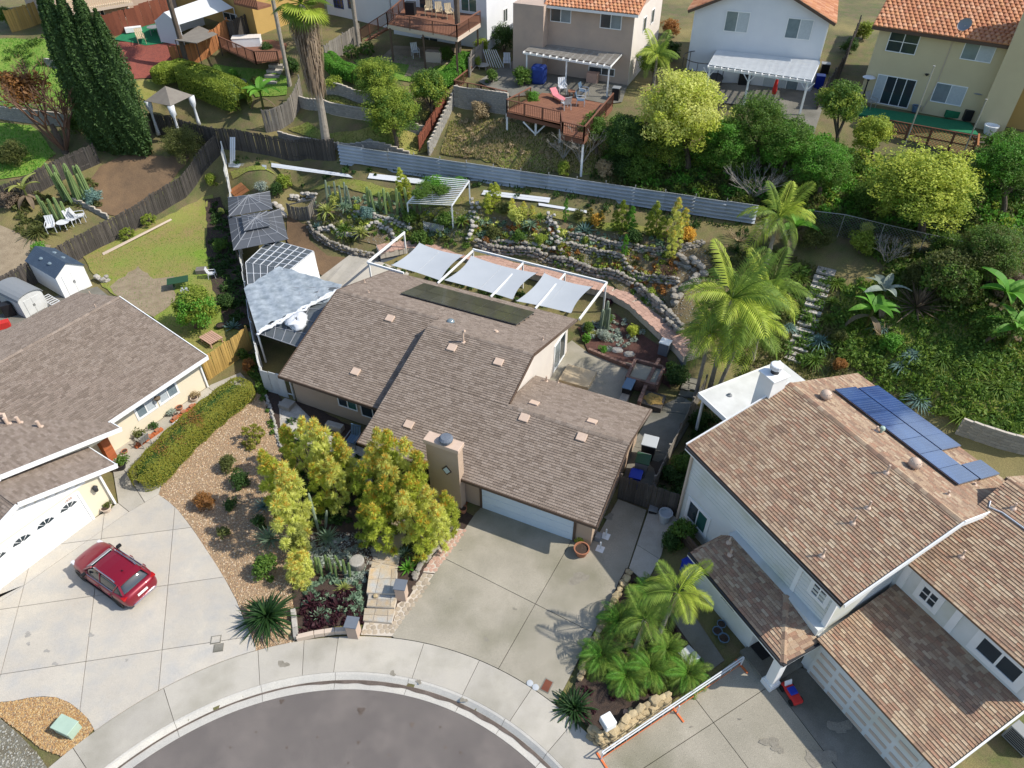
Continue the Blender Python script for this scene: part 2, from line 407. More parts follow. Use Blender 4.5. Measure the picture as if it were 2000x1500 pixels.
class MB:
 def __init__(s):
  s.v,s.f,s.mi,s.k=[],[],[],0
 def add(s,vs,fs):
  o=len(s.v)
  s.v+=[tuple(p) for p in vs]
  s.f+=[tuple(i+o for i in f) for f in fs]
  s.mi+=[s.k]*len(fs)
  return s
 def box(s,a,b,z0=None,z1=None):
  if z0 is not None:
   a,b=(*a,z0),(*b,z1)
  x0,y0,zz0=(min(a[i],b[i]) for i in range(3))
  x1,y1,zz1=(max(a[i],b[i]) for i in range(3))
  return s.add([(x0,y0,zz0),(x1,y0,zz0),(x1,y1,zz0),(x0,y1,zz0),(x0,y0,zz1),(x1,y0,zz1),(x1,y1,zz1),(x0,y1,zz1)],
                     [(0,3,2,1),(4,5,6,7),(0,1,5,4),(1,2,6,5),(2,3,7,6),(3,0,4,7)])
 def obox(s,c,ux,uy,hx,hy,z0,z1):
  c,ux,uy=Vector(c),Vector(ux),Vector(uy)
  pts=[]
  for z in (z0,z1):
   for a,b in ((-1,-1),(1,-1),(1,1),(-1,1)):
    q=c+ux*hx*a+uy*hy*b
    pts.append((q.x,q.y,z))
  return s.add(pts,[(0,3,2,1),(4,5,6,7),(0,1,5,4),(1,2,6,5),(2,3,7,6),(3,0,4,7)])
 def bar(s,a,b,wd,ht=None,up=(0,0,1)):
  a,b=Vector(a),Vector(b)
  ht=ht or wd
  d=(b-a)
  if d.length<1e-6:
   return s
  d.normalize()
  x=d.cross(Vector(up))
  if x.length<1e-3:
   x=d.cross(Vector((1,0,0)))
  x.normalize()
  y=x.cross(d).normalized()
  pts=[]
  for p in (a,b):
   for i,j in ((-1,-1),(1,-1),(1,1),(-1,1)):
    pts.append(p+x*(wd/2*i)+y*(ht/2*j))
  return s.add(pts,[(0,1,2,3),(7,6,5,4),(0,4,5,1),(1,5,6,2),(2,6,7,3),(3,7,4,0)])
 def tube(s,pts,rad,n=6,cap=True):
  pts=[Vector(p) for p in pts]
  if not hasattr(rad,'__len__'):
   rad=[rad]*len(pts)
  o=len(s.v)
  vs,fs=[],[]
  ref=Vector((.3,.2,.9)).normalized()
  for i,p in enumerate(pts):
   d=(pts[min(i+1,len(pts)-1)]-pts[max(i-1,0)])
   d=d.normalized() if d.length>1e-9 else Vector((0,0,1))
   x=d.cross(ref)
   if x.length<.05:
    x=d.cross(Vector((1,0,0)))
   x.normalize()
   y=d.cross(x)
   for k in range(n):
    a=2*math.pi*k/n
    vs.append(p+(x*math.cos(a)+y*math.sin(a))*rad[i])
  for i in range(len(pts)-1):
   for k in range(n):
    fs.append((i*n+k,i*n+(k+1) % n,(i+1)*n+(k+1) % n,(i+1)*n+k))
  if cap:
   fs+=[tuple(range(n))[::-1],tuple((len(pts)-1)*n+k for k in range(n))]
  return s.add(vs,fs)
 def lathe(s,prof,n=16,c=(0,0,0),cap=True):
  vs,fs=[],[]
  for r,z in prof:
   for k in range(n):
    a=2*math.pi*k/n
    vs.append((c[0]+r*math.cos(a),c[1]+r*math.sin(a),c[2]+z))
  for i in range(len(prof)-1):
   for k in range(n):
    fs.append((i*n+k,i*n+(k+1) % n,(i+1)*n+(k+1) % n,(i+1)*n+k))
  if cap:
   fs+=[tuple(range(n))[::-1],tuple((len(prof)-1)*n+k for k in range(n))]
  return s.add(vs,fs)
 def prism(s,poly,z0,z1):
  poly=[tuple(p) for p in poly]
  n=len(poly)
  ar=sum(poly[i][0]*poly[(i+1) % n][1]-poly[(i+1) % n][0]*poly[i][1] for i in range(n))
  if ar<0:
   poly=poly[::-1]
  zz=[(p[2] if len(p)>2 else 0) for p in poly]
  vs=[(p[0],p[1],z+z0) for p,z in zip(poly,zz)]+[(p[0],p[1],z+z1) for p,z in zip(poly,zz)]
  return s.add(vs,[tuple(range(n))[::-1],tuple(range(n,2*n))]+[(i,(i+1) % n,n+(i+1) % n,n+i) for i in range(n)])
 def plate(s,poly,th):
  poly=[Vector(p) for p in poly]
  nn=Vector((0,0,0))
  for i in range(len(poly)):
   nn+=poly[i].cross(poly[(i+1) % len(poly)])
  nn.normalize()
  n=len(poly)
  vs=poly+[p-nn*th for p in poly]
  return s.add(vs,[tuple(range(n)),tuple(range(n,2*n))[::-1]]+[(i,n+i,n+(i+1) % n,(i+1) % n) for i in range(n)])
 def mesh(s,name,m,smooth=False,off=None):
  me=bpy.data.meshes.new(name)
  v=s.v if off is None else [(p[0]-off[0],p[1]-off[1],p[2]-off[2]) for p in s.v]
  me.from_pydata(v,[],s.f)
  for q in (m if isinstance(m,(list,tuple)) else [m]):
   me.materials.append(MATS[q] if isinstance(q,str) else q)
  if len(me.materials)>1:
   me.polygons.foreach_set('material_index',s.mi)
  if smooth:
   me.polygons.foreach_set('use_smooth',[True]*len(me.polygons))
  me.update()
  return me
 def build(s,name,m,parent=None,smooth=False,bevel=0,sub=0):
  off=ORG.get(parent.name) if parent else None
  return put(name,s.mesh(name,m,smooth,off),parent,bevel=bevel,sub=sub)
def put(name,me,parent=None,loc=None,rot=None,sc=None,bevel=0,sub=0,m=None):
 o=bpy.data.objects.new(name,me)
 COL.objects.link(o)
 if parent:
  o.parent=parent
  if parent.name in ORG:
   ORG[o.name]=ORG[parent.name]
 if loc is not None:
  o.location=loc
 if rot is not None:
  o.rotation_euler=rot
 if sc is not None:
  o.scale=sc if hasattr(sc,'__len__') else (sc,sc,sc)
 if m:
  o.material_slots[0].link='OBJECT'
  o.material_slots[0].material=MATS[m]
 if bevel:
  b=o.modifiers.new('bevel','BEVEL')
  b.width=bevel
  b.segments=2
  b.limit_method='ANGLE'
 if sub:
  b=o.modifiers.new('sub','SUBSURF')
  b.levels=b.render_levels=sub
 return o
def tag(o,label=None,cat=None,group=None,kind=None):
 if label:
  o['label']=label
 if cat:
  o['category']=cat
 if group:
  o['group']=group
 if kind:
  o['kind']=kind
 return o
def thing(name,label,cat,loc=(0,0,0),rz=0.0,group=None,world=True):
 o=bpy.data.objects.new(name,None)
 COL.objects.link(o)
 o.location=loc
 o.rotation_euler=(0,0,rz)
 o.empty_display_size=.2
 if world:
  ORG[o.name]=tuple(loc)
 return tag(o,label,cat,group)
def copy_tree(o,parent=None):
 c=o.copy()
 COL.objects.link(c)
 c.parent=parent
 for ch in list(o.children):
  copy_tree(ch,c)
 return c
def struct(o):
 o['kind']='structure'
 return o
def npmesh(name,verts,nper,m,smooth=False):
 me=bpy.data.meshes.new(name)
 nv=len(verts)
 nf=nv//nper
 me.vertices.add(nv)
 me.vertices.foreach_set('co',np.ascontiguousarray(verts,dtype=np.float32).ravel())
 me.loops.add(nv)
 me.loops.foreach_set('vertex_index',np.arange(nv,dtype=np.int32))
 me.polygons.add(nf)
 me.polygons.foreach_set('loop_start',np.arange(0,nv,nper,dtype=np.int32))
 me.polygons.foreach_set('loop_total',np.full(nf,nper,dtype=np.int32))
 for q in (m if isinstance(m,(list,tuple)) else [m]):
  me.materials.append(MATS[q] if isinstance(q,str) else q)
 me.update(calc_edges=True)
 return me
def inpoly(x,y,poly):
 c=False
 j=len(poly)-1
 for i in range(len(poly)):
  a,b=poly[i],poly[j]
  if (a[1]>y) !=(b[1]>y) and x<(b[0]-a[0])*(y-a[1])/(b[1]-a[1]+1e-12)+a[0]:
   c=not c
  j=i
 return c
def px(pts):
 return [T(u,v) for u,v in pts]
def patch(name,poly,m,off=.02,step=.7,jit=0.0,kind='structure',parent=None):
 out=[]
 n=len(poly)
 for i in range(n):
  a,b=Vector(poly[i][:2]),Vector(poly[(i+1) % n][:2])
  k=max(1,int((b-a).length/step))
  nn=Vector((-(b-a).y,(b-a).x))
  nn=nn.normalized() if nn.length>1e-6 else nn
  for q in range(k):
   out.append(a.lerp(b,q/k)+(nn*rnd.uniform(-jit,jit) if q else Vector((0,0))))
 ne=len(out)
 x0,x1=min(p.x for p in out),max(p.x for p in out)
 y0,y1=min(p.y for p in out),max(p.y for p in out)
 pts=list(out)
 y=y0+step*.5
 while y<y1:
  x=x0+step*.5
  while x<x1:
   if inpoly(x,y,out):
    pts.append(Vector((x,y)))
   x+=step
  y+=step
 r=delaunay_2d_cdt(pts,[(i,(i+1) % ne) for i in range(ne)],[],1,1e-5)
 b=MB()
 fs=[]
 for f in r[2]:
  a=[r[0][i] for i in f]
  ar=(a[1].x-a[0].x)*(a[2].y-a[0].y)-(a[2].x-a[0].x)*(a[1].y-a[0].y)
  fs.append(tuple(f) if ar>0 else tuple(f)[::-1])
 b.add([(p.x,p.y,zt(p.x,p.y)+off) for p in r[0]],fs)
 o=b.build(name,m,parent,smooth=True)
 if kind:
  o['kind']=kind
 return o
def scatter(poly,n,seed=0):
 r=random.Random(seed)
 x0,x1=min(p[0] for p in poly),max(p[0] for p in poly)
 y0,y1=min(p[1] for p in poly),max(p[1] for p in poly)
 o=[]
 for _ in range(n*6):
  if len(o)>=n:
   break
  x,y=r.uniform(x0,x1),r.uniform(y0,y1)
  if inpoly(x,y,poly):
   o.append((x,y))
 return o
def pebbles(name,poly,n,m,size,parent=None,seed=1,off=.02):
 pts=scatter(poly,n,seed)
 V=[]
 r=random.Random(seed)
 oc=[(1,0,0),(0,1,0),(-1,0,0),(0,-1,0)]
 for x,y in pts:
  s=size*r.uniform(.55,1.4)
  a=r.uniform(0,6.28)
  ca,sa=math.cos(a),math.sin(a)
  z=zt(x,y)+off
  h=s*r.uniform(.5,.8)
  k=r.uniform(.6,1)
  ring=[(x+s*(px_*ca-k*py_*sa),y+s*(px_*sa+k*py_*ca),z) for px_,py_,_ in oc]
  t=(x+s*.2*r.uniform(-1,1),y+s*.2*r.uniform(-1,1),z+h)
  for i in range(4):
   V+=[ring[i],ring[(i+1) % 4],t]
 me=bpy.data.meshes.new(name)
 vv,ff=[],[]
 for i in range(0,len(V),12):
  o=len(vv)
  vv+=[V[i],V[i+3],V[i+6],V[i+9],V[i+2]]
  ff+=[(o,o+1,o+4),(o+1,o+2,o+4),(o+2,o+3,o+4),(o+3,o,o+4)]
 me.from_pydata(vv,[],ff)
 me.materials.append(MATS[m])
 ob=put(name,me,parent)
 ob['kind'] = 'stuff'
 return ob
def grass(name,poly,n,m,hgt=.12,wd=.04,seed=1,lean=.5):
 pts=scatter(poly,n,seed)
 r=np.random.default_rng(seed)
 V=np.zeros((len(pts)*3,3))
 for i,(x,y) in enumerate(pts):
  z=zt(x,y)
  a=r.uniform(0,6.283)
  h=hgt*r.uniform(.5,1.4)
  dx,dy=math.cos(a)*wd,math.sin(a)*wd
  lx,ly=r.uniform(-lean,lean)*h,r.uniform(-lean,lean)*h
  V[i*3]=(x-dx,y-dy,z)
  V[i*3+1]=(x+dx,y+dy,z)
  V[i*3+2]=(x+lx,y+ly,z+h)
 ob=put(name,npmesh(name,V,3,m))
 ob['kind'] = 'stuff'
 return ob
def split(polys,a,b):
 a,b=Vector(a[:2]),Vector(b[:2])
 n=Vector((-(b-a).y,(b-a).x)).normalized()
 out=[]
 for poly in polys:
  pos,neg=[],[]
  ds=[(Vector(p[:2])-a).dot(n) for p in poly]
  for i in range(len(poly)):
   p,q=Vector(poly[i][:2]),Vector(poly[(i+1) % len(poly)][:2])
   d,e=ds[i],ds[(i+1) % len(poly)]
   if d>=0:
    pos.append(p)
   if d<=0:
    neg.append(p)
   if d*e<0:
    x=p.lerp(q,d/(d-e))
    pos.append(x)
    neg.append(x)
  out+=[q for q in (pos,neg) if len(q)>2 and abs(area(q))>.02]
 return out
def area(p):
 return .5*sum(p[i][0]*p[(i+1) % len(p)][1]-p[(i+1) % len(p)][0]*p[i][1] for i in range(len(p)))
def shrink(poly,g):
 p=[Vector(q[:2]) for q in poly]
 if area(p)<0:
  p=p[::-1]
 q=[]
 for a in p:
  if not q or (a-q[-1]).length>.01:
   q.append(a)
 if (q[0]-q[-1]).length<.01:
  q.pop()
 n=len(q)
 out=[]
 for i in range(n):
  a,b,c=q[i-1],q[i],q[(i+1) % n]
  d1,d2=(b-a).normalized(),(c-b).normalized()
  n1,n2=Vector((-d1.y,d1.x)),Vector((-d2.y,d2.x))
  k=(n1+n2)
  dd=1+n1.dot(n2)
  out.append(b+k*(g/max(dd,.3)))
 return out
def slabs(polys,parent,m,top=.03,th=.08,gap=.012,name='slab'):
 for p in polys:
  q=shrink(p,gap)
  b=MB()
  b.prism([(v.x,v.y,zt(v.x,v.y)) for v in q],top-th,top)
  b.build(name,m(sum(q,Vector((0,0)))/len(q)) if callable(m) else m,parent)
# ==== SETTING: ground
_r2=(_XX-CUL.x)**2+(_YY-CUL.y)**2
ZT_DRAW=ZG-.06
ZT_DRAW[_r2<12.2**2]=-.5
vs_=np.stack([_XX.ravel(),_YY.ravel(),ZT_DRAW.ravel()],1)
ii=(np.arange(GNY-1)[:,None]*GNX+np.arange(GNX-1)[None,:]).ravel()
quads=np.stack([ii,ii+1,ii+1+GNX,ii+GNX],1)
x0,x1,y0,y1=GX0,GX0+GD*(GNX-1),GY0,GY0+GD*(GNY-1)
me=bpy.data.meshes.new('ground')
far=[(-3000,-3000,-.3),(3000,-3000,-.3),(3000,3000,10),(-3000,3000,10),(x0,y0,-.06),(x1,y0,-.06),(x1,y1,9.94),(x0,y1,9.94)]
nb=len(vs_)
me.from_pydata([tuple(v) for v in vs_]+far,[],[tuple(q) for q in quads]+[(nb,nb+1,nb+5,nb+4),(nb+1,nb+2,nb+6,nb+5),(nb+2,nb+3,nb+7,nb+6),(nb+3,nb,nb+4,nb+7)])
me.materials.append(MATS['hill_soil'])
me.polygons.foreach_set('use_smooth',[True]*len(me.polygons))
struct(put('ground',me))
def ringpts(r,a0,a1,n,z):
 return [(CUL.x+r*math.cos(R(a0+(a1-a0)*i/n)),CUL.y+r*math.sin(R(a0+(a1-a0)*i/n)),z) for i in range(n+1)]
def ringsheet(name,prof,a0,a1,m,n=120,parent=None):
 b=MB()
 rows=[ringpts(r,a0,a1,n,z) for r,z in prof]
 vs=[p for row in rows for p in row]
 fs=[]
 for k in range(len(prof)-1):
  for i in range(n):
   q=k*(n+1)+i
   fs.append((q,q+n+1,q+n+2,q+1))
 b.add(vs,fs)
 return b.build(name,m,parent,smooth=False)
A0,A1=-25,205
b=MB()
c=ringpts(11.75,A0,A1,120,-.10)
b.add(c+[(CUL.x-5,-30,-.10),(CUL.x+5,-30,-.10)],[tuple(range(len(c)))+(len(c),len(c)+1)])
street=struct(b.build('street','asphalt'))
for u,v,s in [(705,1388,.16),(805,1415,.10),(550,1370,.10),(930,1380,.0),(700,1450,.07),(870,1460,.06)]:
 if s:
  p=P(u,v,-.096)
  bb=MB()
  bb.add([(p.x+s*(1+.3*math.sin(3*a))*math.cos(a),p.y+s*(1+.3*math.sin(3*a))*math.sin(a),p.z) for a in [i*.52 for i in range(12)]],[tuple(range(12))])
  bb.build('tar_spot','wet_stain',street)
kerb=struct(ringsheet('kerb',[(11.74,-.30),(11.74,-.085),(12.10,-.135),(12.18,-.13),(12.36,.015),(12.44,.03),(12.46,.03),(12.46,-.3)],A0,A1,'gutter'))
b=MB()
n=150
vs,fs=[],[]
for i in range(n+1):
 a=40+(150-40)*i/n
 k=.5+.5*math.sin(a*.9)*math.sin(a*.37+1)
 wdt=.07+.13*max(0,min(1,(100-a)/8))*(.45+.55*k)*max(.45,min(1,(a-35)/22))+.012*k
 r1,r2=12.165,12.165-wdt
 vs+=[(CUL.x+r2*math.cos(R(a)),CUL.y+r2*math.sin(R(a)),-.135+.05*max(0,(12.10-r2)/.36)+.016),(CUL.x+r1*math.cos(R(a)),CUL.y+r1*math.sin(R(a)),-.112)]
for i in range(n):
 fs.append((2*i,2*i+2,2*i+3,2*i+1))
b.add(vs,fs)
b.build('wet_line','wet_stain',kerb)
for a in (124,107.6,93,78,66.5,57,47,39,140):
 b=MB()
 r1,r2=11.75,12.45
 ca,sa=math.cos(R(a)),math.sin(R(a))
 t=Vector((-sa,ca,0))*.008
 for (ra,za),(rb,zb) in zip([(11.75,-.083),(12.10,-.131),(12.18,-.126),(12.36,.019)],[(12.10,-.131),(12.18,-.126),(12.36,.019),(12.45,.034)]):
  pa,pb=Vector((CUL.x+ra*ca,CUL.y+ra*sa,za)),Vector((CUL.x+rb*ca,CUL.y+rb*sa,zb))
  b.add([pa-t,pa+t,pb+t,pb-t],[(0,3,2,1)])
 b.build('kerb_joint','joint',kerb)
walk=struct(ringsheet('sidewalk',[(12.46,-.02),(14.15,-.02)],A0,A1,'joint'))
angs=[150,139,124,107.8,99.6,93.4,77.4,66.6,56,47,38,29,20,10,0]
for i,(a,c_) in enumerate(zip(angs[:-1],angs[1:])):
 bb=MB()
 g=.05
 k=10
 ins=ringpts(12.468,a-g,c_+g,k,0)
 outs=ringpts(14.14,a-g,c_+g,k,0)
 poly=[(p[0],p[1],0) for p in ins]+[(p[0],p[1],0) for p in outs[::-1]]
 bb.prism(poly,-.08,.032)
 bb.build('slab','concrete_walk',walk)
for a,b_ in ((165,150),(180,165),(205,180),(0,-12),(-12,-25)):
 bb=MB()
 bb.prism([(p[0],p[1],0) for p in ringpts(12.468,a,b_,6,0)]+[(p[0],p[1],0) for p in ringpts(14.14,a,b_,6,0)[::-1]],-.08,.032)
 bb.build('slab','concrete_walk',walk)
def arcpix(a0,a1,n=14,r=14.16):
 return [Vector(p) for p in ringpts(r,a0,a1,n,0)]
def angof(u,v):
 p=P(u,v)
 return math.degrees(math.atan2(p.y-CUL.y,p.x-CUL.x))
def paving(name,poly,lines,m,top=.03,jm='joint',gap=.014,joint_off=-.035):
 base=patch(name,poly,jm,joint_off,1.0)
 polys=[poly]
 for a,b_ in lines:
  polys=split(polys,a,b_)
 slabs(polys,base,m,top,gap=gap)
 return base
gl=[P(u,v) for u,v in [(310,966),(330,980),(348,996),(366,1019),(384,1044),(405,1076),(425,1106),(445,1140),(462,1172),(478,1212),(490,1240),(500,1262)]]
gi=[P(u,v) for u,v in [(183,1424),(172,1405),(155,1388),(135,1373),(110,1363),(85,1361),(60,1363),(25,1370),(-20,1374),(-260,1390)]]
drive_l=gl+arcpix(angof(500,1268),angof(185,1430),16)+gi+[P(-420,1500),P(-420,1250),P(-200,1300),P(180,1016),P(231,983),P(252,1000)]
LL=[((341,1002),(330,1125)),((185,1157),(157,1382)),((51,1130),(0,1325)),((8,1190),(207,1161)),((0,1318),(322,1269)),((120,1063),(340,1035)),((-150,1330),(-160,1380)),((252,1000),(205,1033))]
paving('left_driveway',drive_l,[(P(*a),P(*b_)) for a,b_ in LL],'concrete_pale')
dm=[P(u,v) for u,v in [(928,1003),(946,985),(1118,1057),(1140,1068),(1165,1050),(1207,975),(1263,998),(1228,1106),(1190,1180),(1140,1270),(1090,1368)]]
drive_m=dm+arcpix(angof(1085,1375),angof(770,1246),16)+[P(u,v) for u,v in [(765,1243),(800,1190),(850,1118),(890,1060)]]
LM=[((874,1094),(1107,1211)),((1077,1125),(1000,1260)),((1000,1260),(976,1312)),((1170,1045),(1110,1072))]
paving('main_driveway',drive_m,[(P(*a),P(*b_)) for a,b_ in LM[:2]],'concrete')
sy=[P(u,v) for u,v in [(1207,972),(1258,985),(1365,800),(1330,775),(1276,800),(1235,870)]]
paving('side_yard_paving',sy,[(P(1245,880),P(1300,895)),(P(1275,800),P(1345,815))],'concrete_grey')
pt=[P(u,v) for u,v in [(1117,665),(1150,690),(1240,712),(1228,785),(1200,800),(1060,760),(1020,800),(1010,740)]]
paving('rear_patio',pt,[(P(1060,742),P(1215,790))],'concrete')
bk=[P(u,v) for u,v in [(623,548),(690,508),(722,515),(800,535),(780,560),(660,590),(600,600)]]
paving('back_walk',bk,[(P(672,562),P(716,522))],'concrete_walk')
w1=[T(u,v) for u,v in [(1266,998),(1290,985),(1330,1020),(1300,1050),(1292,1085),(1262,1140),(1228,1110)]]
paving('side_walk',w1,[(T(1240,1062),T(1300,1100))],'concrete_walk',gap=.01)
w2=[T(u,v) for u,v in [(1228,1110),(1262,1140),(1330,1165),(1415,1290),(1385,1312),(1290,1180),(1250,1130)]]
paving('front_walk',w2,[(T(1262,1142),T(1250,1150)),(T(1300,1215),T(1350,1190))],'concrete_grey',gap=.008)
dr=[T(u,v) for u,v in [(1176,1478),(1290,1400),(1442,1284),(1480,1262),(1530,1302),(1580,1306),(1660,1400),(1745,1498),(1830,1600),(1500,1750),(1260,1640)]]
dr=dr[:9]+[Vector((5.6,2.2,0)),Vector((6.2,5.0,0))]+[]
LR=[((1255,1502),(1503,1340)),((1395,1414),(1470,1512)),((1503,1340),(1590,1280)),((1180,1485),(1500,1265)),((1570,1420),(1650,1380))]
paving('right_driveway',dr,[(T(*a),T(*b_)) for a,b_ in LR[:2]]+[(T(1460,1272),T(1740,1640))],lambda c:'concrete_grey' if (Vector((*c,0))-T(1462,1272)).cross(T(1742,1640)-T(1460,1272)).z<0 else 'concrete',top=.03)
ph=[P(u,v) for u,v in [(231,983),(252,1000),(310,966),(330,900),(430,800),(485,745),(470,728),(412,752),(300,830),(215,885)]]
paving('house_path',ph,[(P(222,935),P(300,900)),(P(350,800),P(390,850)),(P(410,760),P(450,790)),(P(250,930),P(285,985))],'concrete_walk')
gb=[P(u,v) for u,v in [(310,966),(335,905),(430,830),(505,765),(530,800),(548,870),(560,1000),(570,1150),(578,1247)]]+arcpix(angof(575,1254),angof(500,1268),5)+gl[::-1]
patch('gravel_bed',gb,'gravel_base',.01,.6,.05)
pebbles('gravel',gb,9000,'pebbles',.045,seed=3)
gb2=arcpix(angof(172,1440),angof(120,1475),4)+[P(80,1462),P(40,1430),P(-20,1385)]+gi[::-1][1:]
patch('gravel_island',gb2,'gravel_base',.012,.5)
pebbles('gravel',gb2,3600,'pebbles_rust',.04,seed=4)
gb3=[P(u,v) for u,v in [(-10,1395),(35,1432),(72,1470),(100,1510),(60,1620),(-350,1600),(-300,1400)]]
patch('gravel_corner',gb3,'gravel_base_grey',.012,.6)
pebbles('gravel',gb3,4500,'pebbles_grey',.045,seed=5)
fg=[P(u,v) for u,v in [(520,745),(560,790),(585,780),(720,850),(838,890),(895,990),(925,1008),(845,1122),(770,1240),(700,1215),(580,1240),(570,1150),(560,1000),(545,870),(520,800)]]
patch('front_garden_bed',fg,'dark_mulch',.015,.5,.04)
fg2=[P(u,v) for u,v in [(582,1100),(700,1090),(712,1130),(700,1215),(590,1240)]]
pebbles('garden_gravel',[P(u,v) for u,v in [(610,1040),(720,1040),(735,1100),(690,1110),(600,1100)]],700,'pebbles_grey',.045,seed=9)
patch('planting_strip',[P(u,v) for u,v in [(470,690),(498,690),(520,745),(545,870),(530,800),(500,730)]],'dark_mulch',.018,.5,.03)
ly=[T(u,v) for u,v in [(160,500),(290,440),(395,385),(415,380),(440,440),(470,560),(490,640),(490,665),(408,738),(300,620),(200,560)]]
patch('back_lawn',ly,'lawn_patchy',.015,.6,.1)
grass('lawn_grass',ly,9000,'leaf_bright',.07,.03,seed=2)
patch('bare_soil',[T(u,v) for u,v in [(215,560),(270,520),(300,545),(340,540),(345,590),(300,620),(240,590)]],'tan_soil',.03,.5,.15)
patch('shade_border',[T(u,v) for u,v in [(400,390),(430,385),(450,440),(478,560),(492,650),(440,640),(415,560),(402,480)]],'dark_mulch',.03,.5,.08)
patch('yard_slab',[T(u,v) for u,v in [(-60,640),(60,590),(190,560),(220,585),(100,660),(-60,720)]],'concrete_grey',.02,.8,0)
patch('gravel_yard',[T(u,v) for u,v in [(-200,470),(0,440),(60,470),(100,480),(60,520),(0,548),(-200,600)]],'tan_soil',.02,.6,.12)
patch('dirt_yard',[T(u,v) for u,v in [(150,385),(195,325),(250,300),(330,305),(400,295),(415,275),(330,360),(240,425),(215,420),(160,390)]],'bare_dirt',.02,.6,.1)
lt=[T(u,v) for u,v in [(-200,330),(-200,250),(0,240),(60,245),(110,300),(60,340),(0,350)]]
patch('far_left_lawn',lt,'lawn',.02,.8,.15)
grass('lawn_grass',lt,4000,'leaf_bright',.16,.05,seed=12)
lt2=[T(u,v) for u,v in [(-200,200),(-200,90),(20,75),(120,80),(160,120),(170,200),(100,215),(0,205)]]
patch('upper_left_lawn',lt2,'lawn',.02,.8,.15)
grass('lawn_grass',lt2,5000,'leaf_bright',.14,.05,seed=13)
patch('red_mulch_yard',[T(u,v) for u,v in [(225,92),(235,82),(345,84),(352,105),(340,130),(310,150),(260,155),(235,130)]],'red_mulch',.03,.7,.1)
patch('green_turf', [T(u, v) for u, v in [(222, 78), (240, 66), (320, 44), (330, 60), (330, 84), (285, 90), (270, 86)]], 'turf', .06, .7)
patch('dry_ground',[T(u,v) for u,v in [(250,158),(320,150),(330,190),(290,200),(262,180)]],'lawn_dry',.025,.7,.1)
lh=[T(u,v) for u,v in [(395,150),(420,125),(510,135),(560,150),(560,185),(500,190),(470,150)]]
patch('hedge_lawn',lh,'lawn',.025,.7,.05)
grass('lawn_grass',lh,1500,'leaf_bright',.10,.04,seed=14)
for i,pl in enumerate([[(635,262),(700,255),(830,262),(850,290),(800,303),(670,288),(562,252),(600,238)],[(620,190),(700,205),(840,218),(830,236),(740,225),(625,205)]]):
 pp=[T(u,v) for u,v in pl]
 patch('terrace_grass',pp,'lawn_dry',.025,.6,.05)
 grass('dry_grass',pp,1800,'leaf_olive',.10,.04,seed=20+i)
dl=[T(u,v) for u,v in [(690,118),(780,108),(870,122),(880,150),(800,160),(720,150)]]
patch('deck_house_lawn',dl,'lawn',.03,.6,.05)
grass('lawn_grass',dl,2000,'leaf_bright',.10,.04,seed=15)
sl=[T(u,v) for u,v in [(880,235),(960,232),(1050,260),(1190,280),(1180,345),(1000,340),(860,300)]]
patch('dry_slope',sl,'lawn_dry',.02,.8,.2)
grass('dry_grass',sl,6000,'leaf_straw',.18,.05,seed=16)
grass('dry_grass',sl,4000,'leaf_olive',.16,.05,seed=17)
ls=[T(u,v) for u,v in [(450,335),(520,328),(700,352),(760,368),(900,385),(1100,415),(1300,450),(1290,462),(1100,430),(900,400),(760,390),(690,372),(560,352),(455,350)]]
patch('grass_strip',ls,'lawn_patchy',.03,.5,.1)
grass('lawn_grass',ls,5000,'leaf_lime',.10,.035,seed=18)
dp=[T(u,v) for u,v in [(560,420),(600,440),(605,470),(640,500),(700,506),(722,512),(690,508),(640,545),(615,530),(560,470)]]
patch('dirt_path',dp,'bare_dirt',.03,.4,.04)
hg=[T(u,v) for u,v in [(600,410),(760,388),(900,405),(1100,435),(1290,470),(1430,500),(1420,560),(1350,640),(1300,640),(1230,580),(1190,548),(1000,500),(860,470),(790,448),(740,480),(700,470),(620,450)]]
patch('hill_garden_soil',hg,'earth',.02,.6,.1)
pebbles('garden_pebbles',hg,5000,'pebbles_grey',.05,seed=22)
rh=[T(u,v) for u,v in [(1640,560),(1760,540),(1900,580),(2100,640),(2100,850),(1930,850),(1800,780),(1700,720),(1640,640)]]
patch('weedy_slope',rh,'lawn_dry',.02,.8,.2)
grass('weeds',rh,9000,'leaf_green',.22,.06,seed=19)
grass('weeds',rh,5000,'leaf_lime',.18,.05,seed=23)
rh2=[T(u,v) for u,v in [(1480,470),(1640,540),(1640,700),(1740,740),(1560,740),(1420,700)]]
grass('weeds',rh2,5000,'leaf_olive',.2,.06,seed=24)
uh=[T(u,v) for u,v in [(1180,290),(1330,300),(1560,300),(1700,310),(2100,400),(2100,520),(1850,480),(1480,410),(1150,350)]]
grass('weeds',uh,9000,'leaf_olive',.3,.07,seed=25)
grass('weeds',uh,5000,'leaf_dark',.3,.07,seed=26)
gl2=[T(u,v) for u,v in [(440,312),(640,325),(1460,455),(1460,440),(660,318),(440,305)]]
grass('weeds',gl2,2500,'leaf_dark',.25,.06,seed=27)
pb=[T(u,v) for u,v in [(1222,1110),(1250,1135),(1385,1310),(1290,1385),(1190,1450),(1110,1390),(1135,1290)]]
patch('palm_planter_bed',pb,'dark_mulch',.06,.4,.02)
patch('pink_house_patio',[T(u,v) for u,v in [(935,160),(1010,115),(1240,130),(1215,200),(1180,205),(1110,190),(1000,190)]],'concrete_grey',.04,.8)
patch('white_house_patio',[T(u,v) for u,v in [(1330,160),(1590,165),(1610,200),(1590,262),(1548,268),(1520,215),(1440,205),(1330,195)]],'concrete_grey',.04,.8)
patch('deck_house_patio',[T(u,v) for u,v in [(740,118),(770,90),(900,95),(890,125),(850,130),(830,150),(790,150),(800,128)]],'tan_soil',.05,.7)
